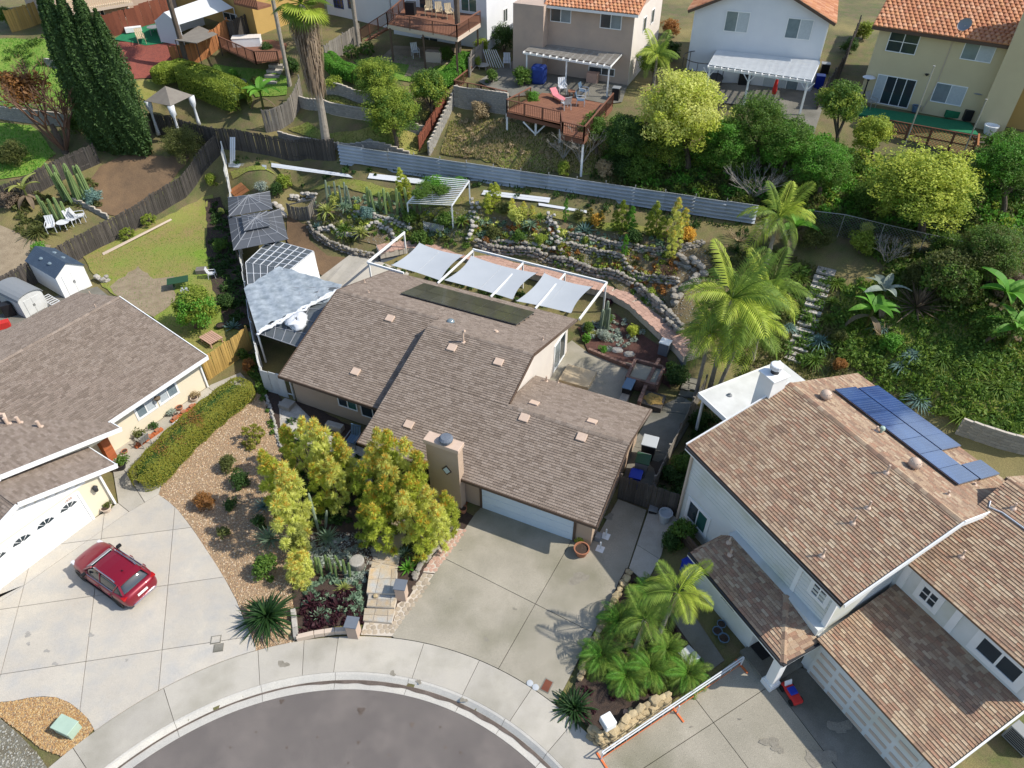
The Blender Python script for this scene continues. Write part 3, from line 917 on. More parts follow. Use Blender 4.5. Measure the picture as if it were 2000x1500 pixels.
patch('planter_soil',[P(u,v) for u,v in [(1128,640),(1200,620),(1300,700),(1310,760),(1240,712),(1150,690)]],'red_soil',.03,.5)
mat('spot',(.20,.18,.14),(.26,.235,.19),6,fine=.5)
mat('spot_pale',(.27,.255,.225),(.33,.31,.275),5,fine=.5)
def spots(parent,lst,m,z=.034):
 for u,v,s in lst:
  p=T(u,v)
  k1,k2,k3=(rnd.uniform(0,6) for _ in range(3))
  vs=[]
  for i in range(18):
   a=i*math.pi/9
   r=s*(1+.3*math.sin(2*a+k1)+.22*math.sin(3*a+k2)+.12*math.sin(7*a+k3))
   x,y=p.x+r*math.cos(a),p.y+.75*r*math.sin(a)
   vs.append((x,y,zt(x,y)+z))
  q=MB()
  q.add(vs,[tuple(range(18))])
  q.build('spot',m,parent)
_dl=bpy.data.objects['left_driveway']
spots(_dl,[(178,1241,.13),(108,1297,.12),(55,1240,.16),(92,1272,.12),(56,1258,.1),(248,1290,.08)],'spot_pale',.0335)
spots(bpy.data.objects['main_driveway'],[(1035,1010,.12),(900,1075,.08),(1005,1190,.10),(1130,1130,.45),(1075,1020,.09),(880,1170,.07),(1210,1040,.3),(1190,1010,.25),(950,1250,.12)],'spot')
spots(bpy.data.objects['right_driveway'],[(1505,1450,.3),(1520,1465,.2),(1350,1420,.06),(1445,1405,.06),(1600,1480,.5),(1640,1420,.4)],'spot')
spots(walk,[(553,1298,.22),(767,1316,.14),(818,1332,.12),(905,1368,.14)],'spot',.0345)
for u,v,s in [(620,1440,.05),(760,1475,.05),(860,1420,.05),(560,1460,.06),(500,1430,.05),(680,1490,.05),(900,1470,.06),(450,1460,.05)]:
 p=P(u,v,-.096)
 bb=MB()
 bb.add([(p.x+s*math.cos(a),p.y+s*math.sin(a),p.z) for a in [i*.8 for i in range(8)]],[tuple(range(8))])
 bb.build('tar_spot','wet_stain',street)
# ==== HOUSES
CAMP=Vector((0,0,CH))
class Frame:
 def __init__(s,o,rz,z=0.0):
  s.o=Vector((o[0],o[1],0))
  s.z=z
  s.rz=rz
  s.ex=Vector((math.cos(rz),math.sin(rz),0))
  s.ey=Vector((-math.sin(rz),math.cos(rz),0))
 def l2w(s,p):
  return s.o+s.ex*p[0]+s.ey*p[1]+Vector((0,0,p[2]))
 def w2l(s,p):
  d=Vector(p)-s.o
  return Vector((d.dot(s.ex),d.dot(s.ey),p[2]))
 def at(s,u,v,z):
  return s.w2l(P(u,v,z))
 def on(s,u,v,y=None,x=None):
  d=ray(u,v)
  dl=Vector((d.dot(s.ex),d.dot(s.ey),d.z))
  c=s.w2l(CAMP)
  t=(y-c.y)/dl.y if y is not None else (x-c.x)/dl.x
  return c+dl*t
def facade(a,b,z):
 pa,pb=P(*a,z),P(*b,z)
 d=pb-pa
 return Frame(pa,math.atan2(d.y,d.x),z),d.length
def roof_plane(root, fr, poly, tile_mat, deck_mat, expo=.145, tab=.30, th=.14, indiv=0, seed=1, name='roof', tiles=False):
 poly=[Vector(p) for p in poly]
 n=(poly[1]-poly[0]).cross(poly[2]-poly[0]).normalized()
 if n.z<0:
  n=-n
  poly=poly[::-1]
 b=MB()
 b.plate([p-n*.004 for p in poly],th)
 ro=b.build(name,deck_mat,root)
 e=Vector((0,0,1)).cross(n).normalized()
 s=n.cross(e).normalized()
 if s.z<0:
  s,e=-s,-e
 o=poly[0]
 ab=[((p-o).dot(e),(p-o).dot(s)) for p in poly]
 b0,b1=min(q[1] for q in ab),max(q[1] for q in ab)
 r=random.Random(seed)
 cells=[]
 k=0
 y=b0
 while y<b1-.02:
  ym=min(y+expo*.5,b1-.001)
  xs=[]
  for i in range(len(ab)):
   p,q=ab[i],ab[(i+1) % len(ab)]
   if (p[1]-ym)*(q[1]-ym)<0:
    xs.append(p[0]+(q[0]-p[0])*(ym-p[1])/(q[1]-p[1]))
  if len(xs)>=2:
   xa,xb=min(xs),max(xs)
   x=xa-(tab*.5 if (k % 2) else 0)-(0 if tiles else r.uniform(0,.2))
   while x<xb:
    wdt=tab*(1 if tiles else r.uniform(.75,1.3))
    l,h=max(x,xa),min(x+wdt,xb)
    if h-l>.03:
     cells.append((l,h,y,min(y+expo,b1)))
    x+=wdt
  y+=expo
  k+=1
 if tiles:
  def piece(l,h,ya,yb):
   c,rw=(l+h)/2,(h-l)/2
   vs=[]
   for yy,kx,lift in ((ya-.05,1.0,.05),(yb,.86,.012)):
    for a in (0,45,90,135,180):
     vs.append(o+e*(c-rw*kx*math.cos(R(a)))+s*yy+n*(lift-.03+.62*rw*kx*math.sin(R(a))))
   return vs,[(i,i+1,i+6,i+5) for i in range(4)]+[(4,3,2,1,0)]
 else:
  def piece(l,h,ya,yb):
   g=.004
   vs=[o+e*(l+g)+s*ya-n*.002,o+e*(h-g)+s*ya-n*.002,o+e*(l+g)+s*ya+n*.034,o+e*(h-g)+s*ya+n*.034,o+e*(l+g)+s*yb+n*.003,o+e*(h-g)+s*yb+n*.003]
   return vs,[(0,1,3,2),(2,3,5,4)]
 own=set()
 if indiv:
  def key(i):
   l,h,ya,yb=cells[i]
   p=fr.l2w(o+e*(l+h)/2+s*ya)
   d=p-CAMP
   f=Vector((0,CP,-SP))
   u=Vector((0,SP,CP))
   zc=d.dot(f)
   if abs(d.x/zc)>.72 or abs(d.dot(u)/zc)>.54:
    return 1e9
   return d.length
  full=[i for i in range(len(cells)) if (cells[i][1]-cells[i][0])>tab*.7]
  own=set(sorted(full,key=key)[:indiv])
  base=None
  for i in own:
   l,h,ya,yb=cells[i]
   vs,fs=piece(l,h,ya,yb)
   if base is None:
    bb=MB()
    c0=o+e*((l+h)/2)+s*ya
    w0=h-l
    mtx=Matrix((e,s,n)).transposed()
    bb.add([mtx.transposed() @ (q-c0) for q in vs],fs)
    base=bb.mesh('roof_tile' if tiles else 'shingle',tile_mat)
   ob=put('roof_tile' if tiles else 'shingle',base,ro)
   c=o+e*((l+h)/2)+s*ya
   ob.matrix_local=Matrix.Translation(c) @ mtx.to_4x4() @ Matrix.Diagonal((((h-l)/w0),1,1,1))
 bb=MB()
 for i,(l,h,ya,yb) in enumerate(cells):
  if i not in own:
   bb.add(*piece(l,h,ya,yb))
 if bb.v:
  st=bb.build('roof_tiles' if tiles else 'shingles',tile_mat,ro)
  st['kind'] = 'stuff'
 return ro
def ridge_cap(root,a,b,m,wd=.28,seg=.3):
 a,b=Vector(a),Vector(b)
 L=(b-a).length
 d=(b-a)/L
 x=d.cross(Vector((0,0,1))).normalized()
 bb=MB()
 n=max(1,int(L/seg))
 for i in range(n):
  p,q=a+d*(L*i/n),a+d*(L*(i+1)/n+.03)
  up=Vector((0,0,.035+.01*(i % 2)))
  bb.add([p-x*wd/2+Vector((0,0,-.035)),p+up,p+x*wd/2+Vector((0,0,-.035)),q-x*wd/2+Vector((0,0,-.04)),q+up-Vector((0,0,.01)),q+x*wd/2+Vector((0,0,-.04))],
               [(0,1,4,3),(1,2,5,4),(0,2,1)])
 return bb.build('ridge_cap',m,root)
def gable(b,x,pts,th=.15):
 n=len(pts)
 vs=[(x-th/2,p[0],p[1]) for p in pts]+[(x+th/2,p[0],p[1]) for p in pts]
 b.add(vs,[tuple(range(n))[::-1],tuple(range(n,2*n))]+[(i,(i+1) % n,n+(i+1) % n,n+i) for i in range(n)])
def gable_y(b,y,pts,th=.15):
 n=len(pts)
 vs=[(p[0],y-th/2,p[1]) for p in pts]+[(p[0],y+th/2,p[1]) for p in pts]
 b.add(vs,[tuple(range(n)),tuple(range(n,2*n))[::-1]]+[(i,n+i,n+(i+1) % n,(i+1) % n) for i in range(n)])
def window(root,p,q,z0,z1,out,cols=2,rows=1,fm='white_paint',gm=('glass','curtain'),fw=.06,trim=0,tm='white_paint',name='window',proud=.05):
 p,q,out=Vector((*p,0)),Vector((*q,0)),Vector((*out,0)).normalized()
 d=(q-p)
 L=d.length
 d.normalize()
 def bx(b,a0,a1,h0,h1,t0,t1):
  c=[p+d*a+out*t for a,t in ((a0,t0),(a1,t0),(a1,t1),(a0,t1))]
  b.prism([(k.x,k.y) for k in c],h0,h1)
 b=MB()
 bx(b,0,L,z0,z0+fw,-.02,proud)
 bx(b,0,L,z1-fw,z1,-.02,proud)
 bx(b,0,fw,z0+fw,z1-fw,-.02,proud)
 bx(b,L-fw,L,z0+fw,z1-fw,-.02,proud)
 for i in range(1,cols):
  bx(b,L*i/cols-fw/2,L*i/cols+fw/2,z0+fw,z1-fw,-.02,proud-.01)
 for j in range(1,rows):
  zz=z0+(z1-z0)*j/rows
  bx(b,fw,L-fw,zz-fw/3,zz+fw/3,-.02,proud-.015)
 if trim:
  bx(b,-trim,L+trim,z1,z1+trim,-.02,proud-.01)
  bx(b,-trim,L+trim,z0-trim,z0,-.02,proud-.01)
  bx(b,-trim,0,z0,z1,-.02,proud-.012)
  bx(b,L,L+trim,z0,z1,-.02,proud-.012)
 w_=b.build(name,fm,root)
 for i in range(cols):
  bb=MB()
  bx(bb,L*i/cols+fw*.5,L*(i+1)/cols-fw*.5,z0+fw*.8,z1-fw*.8,-.015,proud-.035)
  bb.build('pane',gm[i % len(gm)],w_)
 return w_
def box_part(root,name,a,b,m,bevel=0):
 q=MB()
 q.box(a,b)
 return q.build(name,m,root,bevel=bevel)
def on_slope(root,name,m,c,ex,es,n,wx,ws,th,lift=0.0,bevel=0):
 q=MB()
 c,ex,es,n=Vector(c),Vector(ex),Vector(es),Vector(n)
 pts=[]
 for t in (lift,lift+th):
  for i,j in ((-1,-1),(1,-1),(1,1),(-1,1)):
   pts.append(c+ex*(wx/2*i)+es*(ws/2*j)+n*t)
 q.add(pts,[(0,3,2,1),(4,5,6,7),(0,1,5,4),(1,2,6,5),(2,3,7,6),(3,0,4,7)])
 return q.build(name,m,root,bevel=bevel)
_b=P(760,529,2.5)
FM=Frame(_b,R(-24.38))
mh=thing('house','single-storey tan stucco house in the centre with stepped brown shingle roof and white garage door','house',FM.o,FM.rz,world=False)
SHB,RD='shingle_brown','roof_deck'
roof_plane(mh,FM,[(0,0,2.5),(7.5,0,2.5),(7.5,-5.9,4.45),(.05,-5.9,4.45)],SHB,RD,seed=1)
roof_plane(mh,FM,[(7.5,0,2.5),(14.38,0,2.5),(14.25,-7.2,4.875),(7.5,-7.2,4.875)],SHB,RD,seed=2)
roof_plane(mh,FM,[(.05,-5.9,4.45),(7.7,-5.9,4.45),(7.7,-12.6,2.5),(.18,-12.6,2.5)],SHB,RD,seed=3)
roof_plane(mh,FM,[(7.5,-7.2,4.875),(14.25,-7.2,4.875),(14.25,-10.65,3.859),(7.5,-10.65,3.859)],SHB,RD,seed=4)
roof_plane(mh,FM,[(7.5,-10.65,3.859),(21.05,-10.65,3.859),(21.0,-15.28,2.495),(7.5,-15.28,2.495)],SHB,RD,seed=5,indiv=300)
roof_plane(mh,FM,[(14.05,-10.65,3.859),(21.05,-10.65,3.859),(21.22,-6.33,2.52),(14.05,-6.33,2.52)],SHB,RD,seed=6)
ridge_cap(mh,(0,-5.9,4.48),(7.5,-5.9,4.48),SHB)
ridge_cap(mh,(7.5,-7.2,4.905),(14.25,-7.2,4.905),SHB)
ridge_cap(mh,(14.25,-10.65,3.89),(21.05,-10.65,3.89),SHB)
b=MB()
b.box((.45,-12.0),(7.75,-.45),0,2.42)
b.box((7.75,-13.2),(13.9,-.45),0,2.42)
b.box((13.75,-14.7),(20.7,-6.85),0,2.42)
b.box((11.6,-14.7),(13.75,-13.2),0,2.42)
gable(b,.55,[(-12.0,2.4),(-.45,2.4),(-.45,2.5),(-5.9,4.28),(-12.0,2.52)])
gable(b,13.83,[(-12.0,2.4),(-.45,2.4),(-.45,2.5),(-7.2,4.70),(-12.0,3.3)])
gable(b,7.68,[(-13.2,2.4),(-5.9,2.4),(-5.9,4.3),(-7.2,4.70),(-13.2,2.95)])
gable(b,20.6,[(-14.7,2.4),(-6.85,2.4),(-6.85,2.52),(-10.65,3.69),(-14.7,2.5)])
b.build('wall','stucco_tan',mh)
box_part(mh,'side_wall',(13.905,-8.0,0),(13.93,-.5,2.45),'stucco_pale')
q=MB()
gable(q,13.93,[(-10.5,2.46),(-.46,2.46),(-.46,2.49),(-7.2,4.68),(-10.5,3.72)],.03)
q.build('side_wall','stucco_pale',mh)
for x0_,x1_,y_,z_ in ((.1,7.7,-12.66,2.38),(7.5,21.05,-15.34,2.37)):
 box_part(mh,'fascia',(x0_,y_,z_-.05),(x1_,y_+.04,z_+.14),'fascia_brown')
for a,b_ in (((14.3,0,2.44),(14.3,-7.2,4.82)),((14.3,-7.2,4.82),(14.3,-10.5,3.85)),((21.1,-6.3,2.45),(21.1,-10.65,3.78)),((21.1,-10.65,3.78),(21.05,-15.3,2.43)),((7.46,-5.9,4.42),(7.46,-15.3,2.43)),((0,0,2.44),(0,-5.9,4.38)),((0,-5.9,4.38),(.13,-12.6,2.43))):
 q=MB()
 q.bar(a,b_,.04,.20)
 q.build('fascia','fascia_brown',mh)
box_part(mh,'fascia',(0,.02,2.33),(14.38,.06,2.5),'fascia_brown')
gd=MB()
gd.box((14.5,-14.78,0),(14.62,-14.68,2.24))
gd.box((19.74,-14.78,0),(19.86,-14.68,2.24))
gd.box((14.62,-14.78,2.14),(19.74,-14.68,2.24))
gdo=gd.build('garage_door','fascia_brown',mh)
for k in range(4):
 q=MB()
 q.box((14.63,-14.76,.02+k*.53),(19.73,-14.70,.02+k*.53+.515))
 q.build('panel','bluish_white',gdo,bevel=.01)
box_part(mh,'chimney',(11.95,-15.45,0),(13.75,-14.95,4.55),'stucco_tan')
box_part(mh,'chimney_cap',(11.87,-15.53,4.55),(13.83,-14.87,4.8),'roof_vent',.02)
q=MB()
q.lathe([(.22,0),(.22,.08),(.34,.1),(.36,.25),(.26,.36),(.05,.38)],14,(13.0,-15.2,4.8))
q.build('chimney_cowl','stucco_grey',mh,smooth=False)
cx_,cz_=13.05,3.0
q=MB()
for s_,y_ in ((.36,-15.48),):
 vs=[(cx_-s_*.8,y_,cz_),(cx_,y_,cz_-s_),(cx_+s_*.8,y_,cz_),(cx_,y_,cz_+s_)]
 q.add(vs+[(v[0],-15.44,v[2]) for v in vs],[(0,1,2,3),(0,4,5,1),(1,5,6,2),(2,6,7,3),(3,7,4,0)])
dw=q.build('diamond_tile','fascia_brown',mh)
q=MB()
vs=[(cx_-.2,-15.495,cz_),(cx_,-15.495,cz_-.25),(cx_+.2,-15.495,cz_),(cx_,-15.495,cz_+.25)]
q.add(vs+[(v[0],-15.47,v[2]) for v in vs],[(0,1,2,3),(0,4,5,1),(1,5,6,2),(2,6,7,3),(3,7,4,0)])
q.build('tile_inset','bluish_white',dw)
window(mh,(3.75,-12.0),(5.1,-12.0),1.0,2.0,(0,-1),2,gm=('glass','glass_green'))
window(mh,(5.35,-12.0),(7.0,-12.0),.8,2.0,(0,-1),2,fm='white_paint',gm=('glass','glass'))
box_part(mh,'wall_trim',(3.0,-12.06,2.05),(6.9,-11.98,2.36),'house_trim_green')
window(mh,(13.93,-2.9),(13.93,-1.0),.15,2.2,(1,0),2,gm=('glass_pale','glass'),trim=.08)
_nf=Vector((0,-.2945,1)).normalized()
_sf=Vector((0,1,.2945)).normalized()
_nb=Vector((0,.33,1)).normalized()
_sb=Vector((0,-1,.33)).normalized()
EX=Vector((1,0,0))
def zf(x,y):
 if y>-5.9 and x<7.5 or y>-7.2 and 7.5<=x<14.25:
  return 2.5-y*.33
 if x<7.5:
  return 2.5+(y+12.6)*.291
 if y>-10.65 and x>14.25:
  return 2.52-(y+6.33)*.31
 return 2.495+(y+15.28)*.2945
def mroof(u,v):
 z=3.5
 for _ in range(25):
  p=FM.at(u,v,z)
  z=.5*z+.5*zf(p.x,p.y)
 return Vector((p.x,p.y,zf(p.x,p.y)))
for u,v in ((762,623),(695,727),(883,680),(974,708),(799,830),(1024,817),(1136,855)):
 on_slope(mh,'roof_vent','roof_vent',mroof(u,v),EX,_sf,_nf,.52,.46,.12,bevel=.02)
for u,v in ((1043,789),(1156,825)):
 on_slope(mh,'roof_vent','roof_vent',mroof(u,v),EX,Vector((0,-1,.31)).normalized(),Vector((0,.31,1)).normalized(),.52,.46,.12,bevel=.02)
p=mroof(880,629)
q=MB()
q.lathe([(.27,-.06),(.25,.05),(.21,.13),(.12,.19),(.01,.21)],16,p)
q.build('solar_tube','glass_pale',mh,smooth=True)
for u,v,h,r_ in ((905,668,.75,.06),(712,552,.28,.035),(720,572,.2,.03),(1060,664,.25,.03),(968,648,.12,.08),(1067,745,.4,.05),(1090,748,.15,.03)):
 p=mroof(u,v)
 q=MB()
 q.lathe([(r_,-.05),(r_,h),(r_*.5,h)],10,p)
 q.lathe([(r_*2.6,-.04),(r_*2.2,.03),(r_,.06)],10,p)
 q.build('vent_pipe','roof_vent',mh)
q=MB()
p=mroof(905,668)
q.tube([p+Vector((0,0,.72)),p+Vector((.02,.02,.80)),p+Vector((.14,.0,.84))],.07,8)
q.build('vent_pipe_hood','roof_vent',mh)
_c0,_c1=Vector((3.45,-3.95,0)),Vector((11.8,-1.05,0))
for i in range(8):
 for j in range(2):
  x=3.47+(i+.5)*1.035
  y=-3.93+(j+.5)*1.46
  o=on_slope(mh,'solar_panel','pv_dark',(x,y,zf(x,y)),EX,_sb,_nb,1.0,1.49,.04,.13)
  on_slope(o,'panel_frame','pv_frame',(x,y,zf(x,y)),EX,_sb,_nb,1.02,1.51,.02,.125)
for j in (-3.5,-2.7,-2.0,-1.3):
 q=MB()
 q.bar((3.4,j,zf(4,j)+.09),(11.8,j,zf(11,j)+.09),.05)
 q.build('panel_rail','dark_trim',mh)
_b=P(405,697,2.5)
FL=Frame(_b,R(57.9))
lh_=thing('house','cream house at the left edge with brown roof and wide white garage door','house',FL.o,FL.rz,world=False)
roof_plane(lh_,FL,[(0,0,2.5),(0,7.7,4.12),(-12.4,7.7,4.12),(-6.8,0,2.5)],SHB,RD,seed=11,indiv=150)
roof_plane(lh_,FL,[(0,7.7,4.12),(0,13.2,2.5),(-19,13.2,2.5),(-19,7.7,4.12)],SHB,RD,seed=12)
roof_plane(lh_,FL,[(-6.75,-.95,2.485),(-6.75,.05,2.485),(-12.6,7.95,4.2),(-12.6,-.95,4.2)],SHB,RD,seed=13)
roof_plane(lh_,FL,[(-18.5,-.95,2.485),(-12.6,-.95,4.2),(-12.6,7.95,4.2),(-18.5,7.95,2.485)],SHB,RD,seed=14)
roof_plane(lh_,FL,[(-8.5,-2.98,2.35),(-8.5,-.35,2.35),(-13.05,-.35,3.93),(-13.05,-2.98,3.93)],SHB,RD,seed=15,indiv=150)
roof_plane(lh_,FL,[(-17.6,-2.98,2.35),(-13.05,-2.98,3.93),(-13.05,-.35,3.93),(-17.6,-.35,2.35)],SHB,RD,seed=16)
ridge_cap(lh_,(0,7.7,4.15),(-12.5,7.7,4.15),SHB)
b=MB()
b.box((-19,.64),(-.25,12.6),0,2.4)
b.box((-17,-2.7),(-9.26,.64),0,2.3)
gable(b,-.35,[(.64,2.3),(12.6,2.3),(12.6,2.5),(7.7,3.95),(.64,2.5)])
gable_y(b,-2.62,[(-17,2.2),(-9.26,2.2),(-9.26,2.48),(-13.05,3.78),(-17,2.4)])
gable_y(b,-.5,[(-18,2.2),(-7.2,2.2),(-7.2,2.5),(-12.6,4.05),(-18,2.5)])
b.build('wall','siding_cream',lh_)
for a,b_ in (((-8.45,-3.02,2.30),(-13.05,-3.02,3.88)),((-13.05,-3.02,3.88),(-17.6,-3.02,2.30)),((-6.7,-1.0,2.44),(-12.6,-1.0,4.16)),((-12.6,-1.0,4.16),(-18.5,-1.0,2.44)),((.02,-.04,2.45),(-6.8,-.04,2.45)),((-8.46,-3.0,2.28),(-8.46,-.4,2.28)),((.03,0,2.44),(.03,7.7,4.06)),((-6.71,-.98,2.42),(-6.71,0,2.42))):
 q=MB()
 q.bar(a,b_,.05,.26)
 q.build('fascia','white_paint',lh_)
for k in range(8):
 z0_=2.36+k*.16
 xr=-9.9-(z0_-2.3)*2.9
 xl=-16.4+(z0_-2.3)*2.9
 if xr-xl>.5:
  q=MB()
  q.box((xl,-2.735,z0_),(xr,-2.69,z0_+.145))
  q.build('siding_board','white_paint',lh_)
gd=MB()
gd.box((-10.68,-2.8,0),(-10.54,-2.68,2.2))
gd.box((-15.70,-2.8,0),(-15.56,-2.68,2.2))
gd.box((-15.56,-2.8,2.08),(-10.68,-2.68,2.22))
gdo=gd.build('garage_door','white_paint',lh_)
for k in range(4):
 for i in range(4):
  q=MB()
  x=-15.55+i*1.217
  q.box((x+.005,-2.765,.02+k*.515),(x+1.212,-2.71,.02+k*.515+.505))
  if k<3:
   q.box((x+.14,-2.782,.10+k*.515),(x+1.07,-2.765,.02+k*.515+.43))
  q.build('panel','white_paint',gdo)
for i in range(4):
 xc=-15.55+(i+.5)*1.217
 for k in range(4):
  a0_,a1_=R(12+k*40),R(12+k*40+32)
  r0,r1=.10,.47
  vs=[(xc+r*math.cos(a),-2.768-t,1.62+r*.74*math.sin(a)) for t in (0,.008) for r,a in ((r0,a0_),(r1,a0_),(r1,a1_),(r0,a1_))]
  q=MB()
  q.add(vs,[(0,3,2,1),(4,5,6,7),(0,1,5,4),(1,2,6,5),(2,3,7,6),(3,0,4,7)])
  q.build('door_pane','glass',gdo)
tx=bpy.data.curves.new('house_number','FONT')
tx.body='1838'
tx.size=.20
tx.extrude=.008
tx.materials.append(MATS['brick_pink'])
to=bpy.data.objects.new('house_number',tx)
COL.objects.link(to)
_me=bpy.data.meshes.new_from_object(to)
bpy.data.objects.remove(to)
to=put('house_number',_me,lh_)
to.location=(-11.35,-2.81,2.10)
to.rotation_euler=(R(90),0,0)
window(lh_,(-5.0,.64),(-3.75,.64),.95,2.05,(0,-1),2,gm=('glass_pale','curtain'),trim=.07)
window(lh_,(-3.5,.64),(-2.2,.64),.95,2.05,(0,-1),2,gm=('curtain','glass_pale'),trim=.07)
q=MB()
q.box((-9.42,-2.86,.02),(-9.32,-2.76,2.3))
q.build('downspout','white_paint',lh_)
q=MB()
q.box((-.4,.52,.02),(-.3,.62,2.3))
q.build('downspout','white_paint',lh_)
q=MB()
q.lathe([(.05,0),(.11,.05),(.13,.28),(.15,.30),(.05,.42)],8,(-9.85,-2.86,1.55))
q.build('wall_lamp','dark_trim',lh_)
bp=box_part(lh_,'brick_pier',(-7.62,.10,0),(-7.18,.60,2.02),'mortar')
for k in range(24):
 for i in range(2):
  q=MB()
  y=.08+i*.265
  q.box((-7.64,y,.005+k*.084),(-7.16,y+.255,.005+k*.084+.072))
  q.build('brick','brick_orange',bp)
for u,v in ((15,828),(38,826),(78,834),(176,574),(187,600)):
 z=3.4
 for _ in range(12):
  p=FL.at(u,v,z)
  z=min(4.12,2.5+p.y*.21) if p.y<7.7 else 4.12-(p.y-7.7)*.295
  if p.x<-6.8:
   z=max(z,2.485+(-6.75-p.x)*.293)
 big=v>700
 q=MB()
 r_=.09 if big else .03
 q.lathe([(r_*2.2,0),(r_,.05),(r_,.45 if big else .25)],10,(p.x,p.y,z-.02))
 if u==15:
  q.tube([(p.x,p.y,z+.1),(p.x+.2,p.y+.5,z+.3),(p.x-.1,p.y+.9,z+.35)],.09,8)
 q.build('vent_pipe','roof_vent',lh_)
_F=P(1342,869,5.75)
FR_=Frame(_F,R(-62.187))
rh_=thing('house','two-storey white-sided house at the lower right with tan shingle roof and blue solar panels','house',FR_.o,FR_.rz,world=False)
SHT,RDT='shingle_tan','roof_deck_tan'
sl_=.32
roof_plane(rh_,FR_,[(0,0,5.75),(9.48,0,5.75),(9.62,5.6,7.54),(.27,5.6,7.54)],SHT,RDT,seed=21)
roof_plane(rh_,FR_,[(.27,5.6,7.54),(9.62,5.6,7.54),(9.48,11.2,5.75),(.02,11.2,5.75)],SHT,RDT,seed=22)
roof_plane(rh_,FR_,[(9.42,3.72,5.72),(15.4,3.78,5.72),(15.4,9.4,7.5),(9.0,9.3,7.5)],SHT,RDT,seed=23)
roof_plane(rh_,FR_,[(8.9,9.3,7.5),(15.4,9.4,7.5),(15.4,13.5,6.2),(9.5,13.5,6.2)],SHT,RDT,seed=24)
roof_plane(rh_,FR_,[(9.35,-.22,3.1),(15.15,-.22,3.1),(15.15,4.0,3.97),(9.3,4.0,3.97)],SHT,RDT,seed=25,indiv=300)
roof_plane(rh_,FR_,[(3.48,-2.0,2.9),(9.43,-2.05,2.9),(7.4,-.1,3.42),(3.9,-.1,3.42)],SHT,RDT,seed=26)
roof_plane(rh_,FR_,[(9.43,-2.05,2.9),(9.43,-.1,2.93),(7.4,-.1,3.42)],SHT,RDT,seed=27)
roof_plane(rh_,FR_,[(3.48,-2.0,2.9),(3.9,-.1,3.42),(3.44,-.1,2.92)],SHT,RDT,seed=28)
ridge_cap(rh_,(.27,5.6,7.57),(9.55,5.6,7.57),SHT)
ridge_cap(rh_,(9.43,-2.05,2.93),(7.4,-.1,3.45),SHT)
b=MB()
b.box((.3,.3),(9.15,10.9),.3,5.62)
gable(b,9.07,[(.3,5.55),(10.9,5.55),(10.9,5.7),(5.6,7.36),(.3,5.7)])
gable(b,.4,[(.3,5.55),(10.9,5.55),(10.9,5.7),(5.6,7.36),(.3,5.7)])
b.box((9.15,4.0),(14.95,13),.3,5.66)
b.box((9.15,0.0),(14.95,4.0),.3,3.0)
gable(b,14.87,[(0,2.95),(4,2.95),(4,3.8),(0,3.02)])
b.box((3.7,-1.55),(7.55,.3),.3,2.85)
b.box((3.75,-.12),(9.2,.3),2.85,3.42)
b.build('wall','siding_white',rh_)
for k in range(17):
 q=MB()
 q.box((.3,.285-.012*(k % 2==0),3.5+k*.125),(9.15,.299,3.5+k*.125+.118))
 q.build('clapboard','siding_white',rh_)
for a,b_ in (((9.56,-.02,5.70),(9.66,5.6,7.5)),((9.66,5.6,7.5),(9.52,11.2,5.7)),((-.03,0,5.7),(.23,5.6,7.48)),((15.2,-.2,3.05),(15.2,4.0,3.92))):
 q=MB()
 q.bar(a,b_,.06,.26)
 q.build('fascia','white_paint',rh_)
for a,b_ in (((0,-.06,5.66),(9.5,-.06,5.66)),((3.45,-2.06,2.83),(9.45,-2.1,2.83)),((9.48,-2.1,2.83),(9.48,-.1,2.83))):
 q=MB()
 q.bar(a,b_,.10,.12)
 q.build('gutter','dark_trim',rh_)
 q=MB()
 q.bar(Vector(a)-Vector((0,0,.12)),Vector(b_)-Vector((0,0,.12)),.05,.12)
 q.build('fascia','white_paint',rh_)
q=MB()
q.box((.22,.16,.4),(.34,.28,5.6))
q.build('downspout','planter_tan',rh_)
window(rh_,(.75,.3),(2.15,.3),1.15,2.45,(0,-1),2,gm=('glass','glass_green'),trim=.14)
window(rh_,(8.0,.3),(8.75,.3),4.35,5.15,(0,-1),2,rows=2,gm=('glass',),trim=.12)
window(rh_,(10.2,4.0),(10.95,4.0),4.4,5.2,(0,-1),2,rows=2,gm=('glass',),trim=.16)
window(rh_,(12.75,4.0),(14.45,4.0),4.35,5.35,(0,-1),2,gm=('glass',),trim=.2,fw=.09)
for x in (9.3,11.6):
 box_part(rh_,'trim_board',(x,3.95,4.05),(x+.28,4.02,5.6),'white_paint')
box_part(rh_,'trim_board',(9.0,.22,3.4),(9.22,.32,5.55),'white_paint')
box_part(rh_,'trim_board',(7.2,.24,3.45),(7.4,.31,5.55),'white_paint')
q=MB()
vs=[(5.9+.42*math.cos(R(a)),-1.56,1.75+.42*math.sin(R(a))) for a in range(0,181,20)]
vs2=[(v[0],-1.60,v[2]) for v in vs]
n=len(vs)
q.add(vs2+vs,[tuple(range(n))]+[(i,n+i,n+(i+1) % n,(i+1) % n) for i in range(n)])
q.build('fan_window','glass',rh_)
q=MB()
q.box((9.0,-2.0,.6),(9.4,-1.6,2.85))
q.box((8.92,-2.08,.45),(9.48,-1.52,.80))
q.box((8.96,-2.04,.8),(9.44,-1.56,.9))
q.build('porch_column','white_paint',rh_,bevel=.015)
box_part(rh_,'porch_floor',(7.5,-1.95,.2),(9.3,.3,.64),'concrete_grey')
gdo=box_part(rh_,'garage_door',(9.55,-.055,.55),(14.5,.005,2.75),'siding_white')
